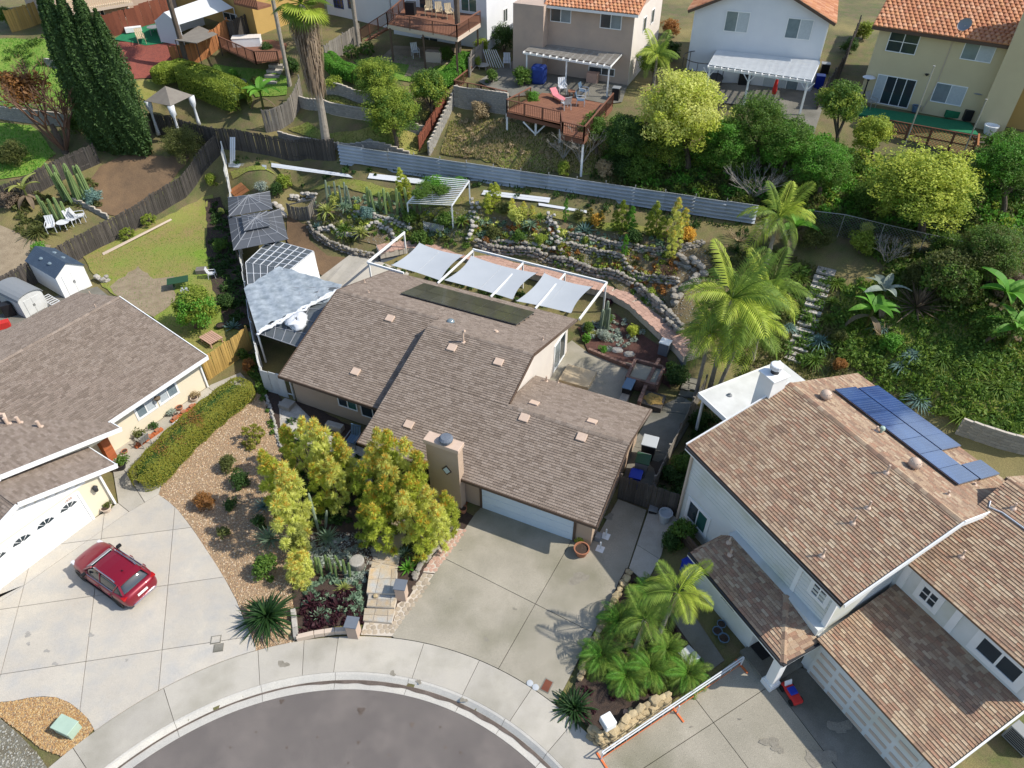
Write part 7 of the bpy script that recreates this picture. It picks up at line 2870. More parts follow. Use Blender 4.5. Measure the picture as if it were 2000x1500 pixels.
chair('black chair beside the cream house window',1806,215,R(-10),'plastic_black',1.4,z=8.74)
chair('dark folding chair left of the sliding door',1697,210,R(30),'metal_pole',1.2,z=8.74)
boxthing('storage_box', 'small green box on the turf below the cream window', 'box', 1858, 228, (1.1, .6, .5), R(-12), 'turf', z=8.74)
boxthing('speaker_box','dark box on the turf beside the chimney','box',1886,234,(.6,.6,.8),R(-12),'plastic_black',z=8.74)
pot('dark blue pot on the turf right of the sliding door',1786,218,.3,.5,'pot_blue',z=8.74)
for (u,v),vt,l in (((1760,302),130,'thin leaning grey pole in front of the cream house deck'),((1874,316),195,'thick grey pole at the right end of the lattice deck')):
 p=T(u,v)
 z1=ZV(p,vt)
 t=thing('pole',l,'pole',p)
 q=MB()
 q.tube([p-U*.2,Vector((p.x,p.y,z1))],.055,8)
 q.build('shaft','metal_pole',t)
 q=MB()
 q.lathe([(.09,z1),(.09,z1+.05)],8,(p.x,p.y,0))
 q.build('cap','metal_pole',t)
for u,v,l in ((1930,262,'white drum table beside the big chimney'),(1968,232,'round white drum with a pale lid at the right edge')):
 pot(l,u,v,.5,.7,'white_paint',name='drum',soil=False,cat='drum',z=8.5)
t=thing('wood_stair','brown wooden stair and landing right of the lattice deck','steps',P(1925,300,8.0))
for k in range(8):
 p=P(1925+k*2,268+k*10,8.6-k*.25)
 q=MB()
 q.obox((p.x,p.y,0),(.97,-.2,0),(.2,.97,0),.9,.2,p.z-.08,p.z)
 q.build('stair_tread','wood_dark',t)
q=MB()
q.bar(P(1910,285,9.5),P(1912,262,9.5),.12,.1)
q.build('handrail','wood_orange',t)
p=T(1544,1358)
t=thing('toy_car',"child's ride-on toy car with dark red body, blue seat and white screen",'toy car',p,R(-72),world=False)
q=MB()
q.box((-.5,-.22,.14),(.5,.22,.34))
q.build('body','fabric_red',t,bevel=.06)
q=MB()
q.box((-.2,-.18,.34),(.15,.18,.42))
q.build('seat','plastic_blue',t,bevel=.04)
q=MB()
q.bar((-.3,0,.34),(-.4,0,.56),.34,.03)
q.build('windscreen','white_paint',t)
for x in (-.32,.32):
 for y in (-.24,.24):
  q=MB()
  q.lathe([(.13,-.04),(.13,.04)],12)
  put('wheel',q.mesh('wheel','tyre'),t,loc=(x,y,.13),rot=(R(90),0,0))
boxthing('doormat','black rectangular doormat in front of the right house entry','mat',1484,1268,(.9,.55,.02),R(-62),'plastic_black',z=.66,bevel=.005)
for u,v,r_,l in ((1408,1222,.2,'dark blue glazed pot by the porch wall, uppermost of three'),(1400,1236,.22,'grey-blue glazed bowl by the porch wall, middle of three'),(1412,1250,.24,'blue glazed bowl with flat rim by the porch wall, lowest of three')):
 pot(l,u,v,r_,r_*.9,'pot_blue')
boxthing('bin','deep blue bin tucked behind the porch roof of the right house','bin',1345,1120,(.7,.6,.9),R(-62),'plastic_blue',lid='plastic_blue')
t=thing('window_box','dark wooden planter screen under the side window of the right house','planter',FR_.l2w((2.2,-.5,.5)),FR_.rz,world=False)
for k in range(3):
 q=MB()
 q.box((-1.3,-.04,.05+k*.25),(1.2,.04,.05+k*.25+.22))
 q.build('board','fascia_brown',t)
t=boxthing('air_conditioner','grey air conditioner with fan grille beside the garage of the right house','air conditioner',1985,1452,(1.0,.5,.9),R(-62),'plastic_grey')
for k in range(7):
 q=MB()
 q.box((-.42,-.27,.12+k*.11),(.42,-.25,.16+k*.11))
 q.build('grille_slat','plastic_black',t)
# ==== PLANTS
def leafquads(c,out,size,asp,g):
 n=len(c)
 nr=out*.75+g.normal(size=(n,3))*.75
 nr/=np.linalg.norm(nr,axis=1)[:,None]+1e-9
 t=np.cross(nr,g.normal(size=(n,3)))
 t/=np.linalg.norm(t,axis=1)[:,None]+1e-9
 b=np.cross(nr,t)
 s=(size*g.uniform(.6,1.35,n))[:,None]
 v=np.empty((n,4,3))
 v[:,0],v[:,1],v[:,2],v[:,3]=c-t*s,c+b*s*asp,c+t*s,c-b*s*asp
 return v.reshape(-1,3)
def clumpcloud(n,nc,leaf,seed,cr=.34,inner=.35,asp=.5,low=-.75):
 g=np.random.default_rng(seed)
 d=g.normal(size=(nc,3))
 d/=np.linalg.norm(d,axis=1)[:,None]
 d[:,2]=np.where(d[:,2]<low,-d[:,2],d[:,2])
 cc=d*(inner+(1-cr-inner)*g.uniform(0,1,nc)[:,None]**.5)*g.uniform(.72,1.2,nc)[:,None]
 rr=cr*g.uniform(.65,1.25,nc)
 k=g.integers(0,nc,n)
 e=g.normal(size=(n,3))
 e/=np.linalg.norm(e,axis=1)[:,None]
 p=cc[k]+e*(rr[k]*g.uniform(.55,1.05,n))[:,None]
 o=e*.8+d[k]*.4
 o[:,2]+=.35
 return leafquads(p,o,leaf,asp,g)
CR={}
def crown_mesh(kind,seed):
 if (kind,seed) not in CR:
  a = {'s': (420, 12, .16), 'm': (2200, 26, .08), 'l': (6000, 55, .048), 'x': (15000, 130, .028), 'f': (2000, 60, .075)}[kind]
  v = clumpcloud(a[0], a[1], a[2], seed * 31 + ord(kind), cr={'s': .42, 'm': .34, 'l': .26, 'x': .2, 'f': .16}[kind], inner=.7 if kind == 'f' else .3)
  CR[kind,seed]=npmesh('foliage',v,4,'leaf_green')
 return CR[kind,seed]
def size_kind(R_):
 return 's' if R_<.55 else 'm' if R_<1.3 else 'l' if R_<2.0 else 'x'
def bush(u,v,r,m,label,asp=.85,kind=None,name='shrub',cat='shrub',group=None,trunk=True):
 R_=r*depth(T(u,v))/FPX
 for _ in range(2):
  p=T(u,v,R_*.7*asp)
  R_=r*depth(p)/FPX
 t=thing(name,label,cat,p,group=group,world=False)
 put('foliage',crown_mesh(kind or size_kind(R_),rnd.randrange(3)),t,loc=(0,0,R_*asp*.72),rot=(0,0,rnd.uniform(0,6.28)),sc=(R_,R_,R_*asp),m=m)
 if trunk and R_>.5:
  q=MB()
  for k in range(3):
   a=rnd.uniform(0,6.28)
   q.tube([(0,0,-.1),(R_*.2*math.cos(a),R_*.2*math.sin(a),R_*asp*.6),(R_*.5*math.cos(a),R_*.5*math.sin(a),R_*asp*1.0)],[.03+.02*R_,.03,.01],5)
  q.build('stem','bark',t)
 return t
def tree(u,v,cu,cv,r,m,label,asp=.85,m2=None,trunk='bark',limbs=5,name='tree',kind=None,lean=0):
 b=T(u,v)
 zc=ZV(b,cv)
 c=Vector((0,b.y,zc))
 c.x=(cu-1000)/FPX*depth(c)
 R_=r*depth(c)/FPX
 t=thing(name,label,'tree',b,world=False)
 o=c-b
 q=MB()
 f=o*.45
 tr=.06+.045*R_
 q.tube([(0,0,-.2),f*.5+Vector((.05,.03,0)),f],[tr*1.3,tr,tr*.85],8)
 for k in range(limbs):
  a=k*6.28/limbs+rnd.uniform(-.4,.4)
  e=o+Vector((math.cos(a)*R_*.6,math.sin(a)*R_*.6,rnd.uniform(-.1,.4)*R_))
  q.tube([f*.96,f.lerp(e,.5)+Vector((0,0,.1*R_)),e],[tr*.7,tr*.4,tr*.12],6)
 q.build('trunk',trunk,t)
 put('crown',crown_mesh(kind or size_kind(R_),rnd.randrange(3)),t,loc=o,rot=(0,0,rnd.uniform(0,6.28)),sc=(R_,R_,R_*asp),m=m)
 if m2:
  put('crown',crown_mesh(kind or size_kind(R_),4),t,loc=o+Vector((0,0,.08*R_)),rot=(0,0,rnd.uniform(0,6.28)),sc=(R_*1.0,R_*1.0,R_*asp*1.02),m=m2)
 return t
def undergrowth(name,pix,n,m,s,seed,per=50,poly=None):
 pl=poly or [T(u,v) for u,v in pix]
 g=np.random.default_rng(seed)
 V=[]
 for x,y in scatter(pl,n,seed):
  sz=s*g.uniform(.5,1.4)
  e=g.normal(size=(per,3))
  e/=np.linalg.norm(e,axis=1)[:,None]
  e[:,2]=np.abs(e[:,2])
  p=e*(sz*g.uniform(.4,1,per))[:,None]+np.array([x,y,zt(x,y)])
  V.append(leafquads(p,e,.085+sz*.05,.5,g))
 o=put(name,npmesh(name,np.concatenate(V),4,m))
 o['kind'] = 'stuff'
 return o
BL={}
def blades(key,n,L,w,e0,e1,droop,m='leaf_green',segs=3,spread=.05,seed=1,up=0.0):
 if key in BL:
  return BL[key]
 r=random.Random(seed)
 q=MB()
 for i in range(n):
  f=i/max(1,n-1)
  a=i*2.39996+r.uniform(-.15,.15)
  el=R(e1+(e0-e1)*f+r.uniform(-7,7))
  l=L*(.72+.28*f)*r.uniform(.8,1.15)
  d=Vector((math.cos(a),math.sin(a),0))
  s=Vector((-d.y,d.x,0))
  vs=[]
  for k in range(segs+1):
   t=k/segs
   x=l*t*math.cos(el)+spread*f
   z=l*t*math.sin(el)-droop*l*t*t+up
   ww=w*(1-t**1.6)*(.7+.6*t if t<.5 else 1.0)+.004
   c=d*x+Vector((0,0,z))
   vs+=[c-s*ww,c-Vector((0,0,.25*ww)),c+s*ww]
  q.add(vs,[(3*k+j,3*k+j+1,3*k+j+4,3*k+j+3) for k in range(segs) for j in (0,1)])
 BL[key]=q.mesh('leaves',m)
 return BL[key]
blades('agave',24,1,.12,12,78,.05)
blades('aloe',40,1,.075,5,80,.28)
blades('yucca',80,1,.035,-10,88,.05)
blades('strap',120,1.15,.035,18,85,.55,segs=4,spread=.2)
blades('cycad',120,1.1,.045,-5,75,.35,segs=4)
blades('succ',16,1,.2,10,70,.0)
def rosette(kind,u,v,r,m,label,name='agave',cat='succulent',h=0.0,group=None,hs=1.0,stem=None):
 p=T(u,v,h)
 R_=r*depth(p)/FPX
 t=thing(name,label,cat,p,group=group,world=False)
 put('leaves',BL[kind],t,loc=(0,0,h),rot=(0,0,rnd.uniform(0,6.28)),sc=(R_,R_,R_*hs),m=m)
 if h>.1:
  q=MB()
  q.tube([(0,0,-.1),(.03,0,h)],[.09,.07],7)
  q.build('stem',stem or 'bark',t)
 return t
def frond_mesh(key,arch,droop=.55,n=22,ll=.34,w=.019,m='leaf_palm',lift=.5):
 q=MB()
 pts=[]
 for k in range(13):
  t=k/12
  pts.append(Vector((t*math.cos(arch*t),0,t*math.sin(lift)-droop*t*t)))
 q.tube(pts,[.016*(1-.8*k/12) for k in range(13)],4)
 for i in range(n):
  t=.14+.85*i/(n-1)
  k=min(11,int(t*12))
  c=pts[k].lerp(pts[k+1],t*12-k)
  tg=(pts[k+1]-pts[k]).normalized()
  l=ll*(math.sin(math.pi*min(1,.12+.88*t)**.8)**.6)*rnd.uniform(.85,1.1)+.03
  for s in (-1,1):
   side=(Vector((0,s,0))+tg*.75+Vector((0,0,.18))).normalized()
   mid=c+side*l*.5
   tip=c+side*l+Vector((0,0,-l*.38))
   wv=tg*w
   q.add([c-wv*.6,mid-wv,tip,mid+wv],[(0,1,2,3)])
 BL[key]=q.mesh('frond',m)
 return BL[key]
frond_mesh('fr_up',.2,.35,lift=.9)
frond_mesh('fr_mid',.4,.75,lift=.65)
frond_mesh('fr_low',.5,1.0,lift=.35)
frond_mesh('fr_pyg',.3,.75,n=24,ll=.26,w=.014,lift=.75)
def palm(label,u,v,vt,L,nf,m,tr=.13,trunk='bark_pale',dead=0,kinds=('fr_up','fr_mid','fr_low'),lean=(0,0),name='palm_tree',e=(82,-5),z=None,m2=None):
 b=T(u,v) if z is None else P(u,v,z)
 zc=ZV(b,vt) if vt else b.z+.35
 top=Vector((lean[0],lean[1],zc-b.z))
 t=thing(name,label,'palm',b,world=False)
 q=MB()
 pts=[Vector((0,0,-.2))]
 for k in range(1,9):
  f=k/8
  pts.append(Vector((top.x*f**1.4,top.y*f**1.4,top.z*f)))
 rad=[tr*(1.35 if k==0 else 1.0+(.12 if k % 2 else 0)-.25*k/8) for k in range(9)]
 q.tube(pts,rad,10)
 q.build('trunk',trunk,t)
 for i in range(nf):
  f=i/max(1,nf-1)
  el=e[0]+(e[1]-e[0])*f
  k=kinds[0] if f<.25 else kinds[1] if f<.7 else kinds[2]
  o=put('frond',BL[k],t,loc=top,m=(m2 if (m2 and i % 3==1) else m))
  o.rotation_euler=(rnd.uniform(-.25,.25),-R(el*.55-12),i*2.39996+rnd.uniform(-.2,.2))
  s=L*rnd.uniform(.85,1.1)
  o.scale=(s,s,s)
 for i in range(dead):
  o=put('dead_frond',BL['fr_low'],t,loc=top-Vector((0,0,.1)),m='leaf_straw')
  o.rotation_euler=(rnd.uniform(-.3,.3),R(50+rnd.uniform(0,20)),i*6.28/dead+rnd.uniform(-.5,.5))
  o.scale=(L*.7,)*3
 return t
def plume_mesh(seed,part):
 if ('pl',seed,part) in BL:
  return BL['pl',seed,part]
 g=np.random.default_rng(seed)
 V=[]
 balls=[]
 for i in range(24):
  t=.04+.86*(i+g.uniform(0,.8))/24
  r=.25*(math.sin(math.pi*min(1,.25+.68*t))**.7)*math.sqrt(g.uniform(.15,1))
  a=i*2.4+g.uniform(-.4,.4)
  balls.append((np.array([r*math.cos(a),r*math.sin(a),t]),g.uniform(.085,.13),t))
 balls.append((np.array([0,0,.93]),.09,.93))
 for c,br,t in balls:
  n=120 if part==0 else (26 if t>.72 or g.uniform()<.12 else 0)
  for k in range(n):
   d=g.normal(size=3)
   d[2]=d[2]*.8+(.25 if part==0 else .9)
   d/=np.linalg.norm(d)
   s=np.cross(d,g.normal(size=3))
   s/=np.linalg.norm(s)
   z=np.array([1,1,.62])
   b0=c+d*br*g.uniform(.2,.6)*z
   V+=[b0-s*.0095,b0+s*.0095,c+d*br*g.uniform(.95,1.35)*z]
 BL['pl',seed,part]=npmesh('plume',np.array(V),3,'leaf_gold')
 return BL['pl',seed,part]
def plume_shrub(label,u,v,pl,m='leaf_gold',m2='leaf_orange',name='feathery_shrub',wide=1.0,m3=None):
 b=T(u,v)
 t=thing(name,label,'shrub',b,world=False)
 q=MB()
 for i,(pu,pv,pt) in enumerate(pl):
  p=T(pu,pv)
  h=max(.5,ZV(p,pt)-p.z)
  o=p-b
  q.tube([(0,0,-.1),(o.x*.6,o.y*.6,h*.2),(o.x,o.y,h*.5)],[.05,.04,.025],6)
  ro,rz=(rnd.uniform(-.06,.06),rnd.uniform(-.06,.06)),rnd.uniform(0,6)
  w_=wide*(.34*h+.62)
  put('plume',plume_mesh(1+i % 3,0),t,loc=o,rot=(*ro,rz),sc=(w_,w_,h),m=(m3 if m3 and i % 2 else m))
  if m2:
   put('plume_tip',plume_mesh(1+i % 3,1),t,loc=o,rot=(*ro,rz),sc=(w_,w_,h*1.01),m=m2)
 q.build('stem','bark',t)
 return t
def cactus(label,cols,m='cactus',r=.11,name='column_cactus',lean=.1):
 b=T(cols[0][0],cols[0][1])
 t=thing(name,label,'cactus',b,world=False)
 if 'cac' not in BL:
  q=MB()
  n=14
  vs,fs=[],[]
  zs=(0,.1,.5,.9,.975,1.0)
  ks=(.85,1,1.05,.95,.7,.15)
  for z,k in zip(zs,ks):
   for j in range(n):
    a=2*math.pi*j/n
    rr=k*(1 if j % 2 else .74)
    vs.append((rr*math.cos(a),rr*math.sin(a),z))
  for i in range(5):
   for j in range(n):
    fs.append((i*n+j,i*n+(j+1) % n,(i+1)*n+(j+1) % n,(i+1)*n+j))
  fs.append(tuple(5*n+j for j in range(n)))
  q.add(vs,fs)
  BL['cac']=q.mesh('column','cactus')
 for u,v,vt in cols:
  p=T(u,v)
  h=max(.3,ZV(p,vt)-p.z)
  put('column',BL['cac'],t,loc=p-b,rot=(rnd.uniform(-lean,lean),rnd.uniform(-lean,lean),rnd.uniform(0,3)),sc=(r,r,h),m=m)
 return t
def bare(label,u,v,h,m='twig_grey',n=9,seed=1,name='bare_shrub',spread=.6,base=None,sub=3,r0=.035):
 p=T(u,v)
 t=thing(name,label,'shrub',p,world=False)
 r=random.Random(seed)
 q=MB()
 def grow(a,d,l,rad,k):
  b_=a+d*l
  q.tube([a,a.lerp(b_,.5)+Vector((r.uniform(-.05,.05),r.uniform(-.05,.05),0))*l,b_],[rad,rad*.8,rad*.6],4,cap=False)
  if k:
   for _ in range(3):
    dd=(d+Vector((r.uniform(-1,1),r.uniform(-1,1),r.uniform(-.2,.6)))*.6).normalized()
    grow(b_,dd,l*r.uniform(.55,.8),rad*.6,k-1)
 for i in range(n):
  a=i*2.4
  d=Vector((math.cos(a)*spread,math.sin(a)*spread,1)).normalized()
  grow(Vector((0,0,-.05)),d,h*r.uniform(.35,.5),r0,sub)
 q.build('branches',m,t)
 return t
def paddle(label,u,v,n,L,h,m='leaf_bright',name='banana_plant',dead=2):
 p=T(u,v)
 t=thing(name,label,'plant',p,world=False)
 if 'pad' not in BL:
  q=MB()
  vs=[]
  for k in range(8):
   f=k/7
   w_=.17*math.sin(math.pi*(.08+.9*f))**.7
   x,z=f,.55*f-.75*f*f
   vs+=[(x,-w_,z+.05),(x,0,z),(x,w_,z+.05)]
  q.add(vs,[(3*k+j,3*k+j+1,3*k+j+4,3*k+j+3) for k in range(7) for j in (0,1)])
  BL['pad'] = q.mesh('leaf', 'leaf_bright')
 q=MB()
 q.tube([(0,0,-.1),(.04,0,h)],[.12,.08],8)
 q.build('stem','leaf_olive',t)
 for i in range(n+dead):
  s=L*rnd.uniform(.8,1.15)
  put('leaf', BL['pad'], t, loc=(0, 0, h * (.95 if i < n else .6)), rot=(rnd.uniform(-.3, .3), -R(rnd.uniform(5, 45)) if i < n else R(35), i * 2.4 + rnd.uniform(-.3, .3)), sc=s, m=m if i < n else 'leaf_dead')
 return t
def clipped(name,label,cpts,rad,hgt,m,n,leaf=.055,cat='hedge',m2=None,core='leaf_dark'):
 b=cpts[0]
 t=thing(name,label,cat,b,world=False)
 pts=[p-b for p in cpts]
 L=plen([Vector((p.x,p.y,0)) for p in pts])
 g=np.random.default_rng(n)
 q=MB()
 C,O=[],[]
 for i in range(n):
  s=g.uniform(-rad*.95,L+rad*.95)
  ang=g.uniform(-.15,math.pi+.15)
  c,d=poly_at(pts,min(max(s,0),L))
  e=0 if 0<=s<=L else (abs(s) if s<0 else s-L)
  rr=math.sqrt(max(0,rad*rad-e*e))
  nn=Vector((-d.y,d.x,0))
  ex=math.copysign(abs(math.cos(ang))**.55,math.cos(ang))*rr
  ez=hgt*(.15+.85*max(0,math.sin(ang))**.5*(.55+.45*rr/rad)) if ang>0 else .1
  ez=ez if g.uniform()<.6 or abs(math.cos(ang))<.75 else hgt*g.uniform(.05,.85)
  x=c+nn*ex+d*(s-min(max(s,0),L))
  wob=.05*math.sin(x.x*4+x.y*3)
  C.append((x.x,x.y,x.z+ez+wob))
  o=nn*math.cos(ang)+Vector((0,0,max(.2,math.sin(ang))))
  O.append(tuple(o))
 put('foliage',npmesh('foliage',leafquads(np.array(C),np.array(O),leaf,.6,g),4,m),t)
 k=10
 vs,fs=[],[]
 st_=[(-rad*.6,.45),(0,.86)]+[(L*j/6,.86) for j in range(1,6)]+[(L,.86),(L+rad*.6,.45)]
 for s,sc in st_:
  c,d=poly_at(pts,min(max(s,0),L))
  c=c+d*(s-min(max(s,0),L))
  nn=Vector((-d.y,d.x,0))
  for j in range(k+1):
   a=math.pi*j/k
   x=c+nn*(math.copysign(abs(math.cos(a))**.55,math.cos(a))*rad*sc)
   vs.append((x.x,x.y,x.z+hgt*.92*(sc if sc<.8 else 1)*max(0,math.sin(a))**.5))
 for i in range(len(st_)-1):
  for j in range(k):
   fs.append((i*(k+1)+j,(i+1)*(k+1)+j,(i+1)*(k+1)+j+1,i*(k+1)+j+1))
 q.add(vs,fs)
 q.build('core',core,t)
 if m2:
  C2=[]
  for s,w_,cnt in m2[1]:
   for _ in range(cnt):
    c,d=poly_at(pts,min(max(s+g.normal()*w_,0),L))
    nn=Vector((-d.y,d.x,0))
    a=g.uniform(-.9,.9)
    x=c+nn*(a*rad)
    C2.append((x.x,x.y,x.z+hgt*(1.03-.35*abs(a)**3)))
  put('foliage',npmesh('foliage',leafquads(np.array(C2),np.tile([0,0,1.],(len(C2),1)),leaf,.6,g),4,m2[0]),t)
 return t
def cypress(label,u,v,ut,vt,r,group=None):
 b=T(u,v)
 h=ZV(b,vt)-b.z
 t=thing('cypress',label,'tree',b,world=False)
 g=np.random.default_rng(u)
 n=7000
 z=g.uniform(0,1,n)**.8
 a=g.uniform(0,6.283,n)
 prof=r*np.minimum(1,.55+1.6*z)*np.clip((1-z)*2.2,0.03,1)**.75
 rr=prof*(1+.16*np.sin(a*5+z*16)+.10*np.sin(a*11+z*37))*g.uniform(.82,1.05,n)
 c=np.stack([rr*np.cos(a),rr*np.sin(a),z*h+.1],1)
 o=np.stack([np.cos(a),np.sin(a),np.full(n,.5)],1)
 put('foliage',npmesh('foliage',leafquads(c,o,.12,.45,g),4,'leaf_cypress'),t)
 q=MB()
 q.tube([(0,0,-.2),(0,0,h*.9)],[.2,.03],7)
 q.build('trunk','bark',t)
 q=MB()
 q.lathe([(r*.5,.1),(r*.8,h*.3),(r*.7,h*.6),(r*.3,h*.85),(.02,h*.97)],12)
 q.build('inner_foliage','leaf_cypress',t,smooth=True)
 return t
PS=plume_shrub
PS('feathery golden shrub with orange tips nearest the gravel bed',575,1050,[(588,1056,915),(562,1015,885),(602,1025,895),(545,990,880),(580,1085,960)],m3='leaf_yellow')
PS('tall feathery golden shrub left of the entry patio',625,950,[(612,935,815),(588,920,825),(640,945,835),(570,900,830)],m3='leaf_yellow')
PS('broad feathery lime-gold shrub in front of the house windows',665,975,[(650,965,820),(678,960,845),(665,1000,885),(640,1000,900),(700,960,860)],m3='leaf_yellow')
PS('feathery golden shrub leaning over the step of the brown roof', 755, 960, [(748, 950, 838), (772, 965, 830), (735, 975, 870)], m3='leaf_yellow')
PS('tall feathery golden shrub left of the chimney',805,1000,[(802,985,850),(825,1005,885),(780,1005,880),(812,1030,920)],m3='leaf_yellow')
PS('feathery lime shrub over the flagstone walk',735,1040,[(722,1015,900),(738,1045,940),(765,1040,920),(755,1080,975),(720,1070,985)],m='leaf_lime',m3='leaf_yellow')
PS('feathery golden shrub with orange tops nearest the garage',850,1060,[(842,1050,940),(880,1045,950),(812,1065,950),(828,1090,1000),(862,1075,975)],m3='leaf_yellow')
PS('small orange-tipped feathery shrub behind the cycad',590,1125,[(580,1130,1085),(600,1128,1078),(592,1145,1100)],wide=1.3)
PS('short yellow pencil shrub above the drum table',590,1075,[(585,1075,1030),(598,1080,1020)],m='leaf_aloe',m2=None)
rosette('yucca',528,1052,42,'leaf_agave','large grey-green agave clump at the edge of the gravel bed',hs=.8)
rosette('cycad',522,1205,62,'leaf_cycad','big dark green cycad at the sidewalk corner of the gravel bed',name='cycad',cat='cycad',h=.5,hs=1.0)
rosette('yucca',640,1050,28,'leaf_agave','spiky grey-green yucca behind the drum table',name='yucca',h=.2)
rosette('yucca',515,990,26,'leaf_blue','dusky blue spiky clump under the leftmost golden shrub',name='yucca')
rosette('agave',798,1110,26,'leaf_bright','bright green rosette plant between walk and driveway')
rosette('agave',790,1082,20,'leaf_agave','grey-green rosette under the driveway-side shrub')
rosette('agave',622,1205,22,'leaf_agave','pale star-shaped agave near the planter wall')
rosette('aloe',672,1150,24,'leaf_aloe','yellow-green aloe left of the upper step')
rosette('aloe',690,1170,20,'leaf_agave','blue-green aloe beside the lower steps',name='aloe')
rosette('agave',700,1205,16,'leaf_agave','small pale agave behind the left gate pier')
rosette('succ',610,1180,26,'leaf_purple','dark purple rosette clump in the planter bed, left one',name='rosette_plant')
rosette('succ',660,1185,26,'leaf_purple','dark purple rosette clump in the planter bed, right one',name='rosette_plant')
rosette('succ',715,1128,12,'leaf_purple','purple rosette at the edge of the flagstone walk',name='rosette_plant')
cactus('cluster of short lime column cacti left of the drum table',[(612+9*i,1112+(i*7) % 20,1078+(i*7) % 20+(i*5) % 9) for i in range(9)],r=.07)
cactus('pair of leaning pale column cacti in the shade of the golden shrubs',[(622,1035,978),(636,1030,1000)],'cactus_grey',r=.07,lean=.35)
undergrowth('succulent_carpet',[(585,1170),(700,1150),(705,1215),(590,1240)],90,'leaf_purple',.2,5)
undergrowth('succulent_carpet',[(590,1150),(700,1100),(710,1190),(600,1230)],60,'leaf_agave',.18,6)
undergrowth('succulent_carpet',[(590,1060),(700,1050),(720,1100),(590,1110)],60,'leaf_grey',.18,7)
undergrowth('silver_ground_cover',[(672,1108),(715,1108),(718,1135),(680,1140)],40,'leaf_grey',.16,8)
undergrowth('garden_undergrowth',[(560,820),(640,850),(720,900),(740,1000),(620,1040),(560,980)],110,'leaf_dark',.3,9)
undergrowth('garden_undergrowth',[(780,1060),(880,1010),(850,1080),(800,1130)],45,'leaf_olive',.22,10)
undergrowth('planting_strip_plants',[(475,690),(498,695),(515,745),(535,850),(520,800),(485,720)],60,'leaf_green',.3,11)
B=bush
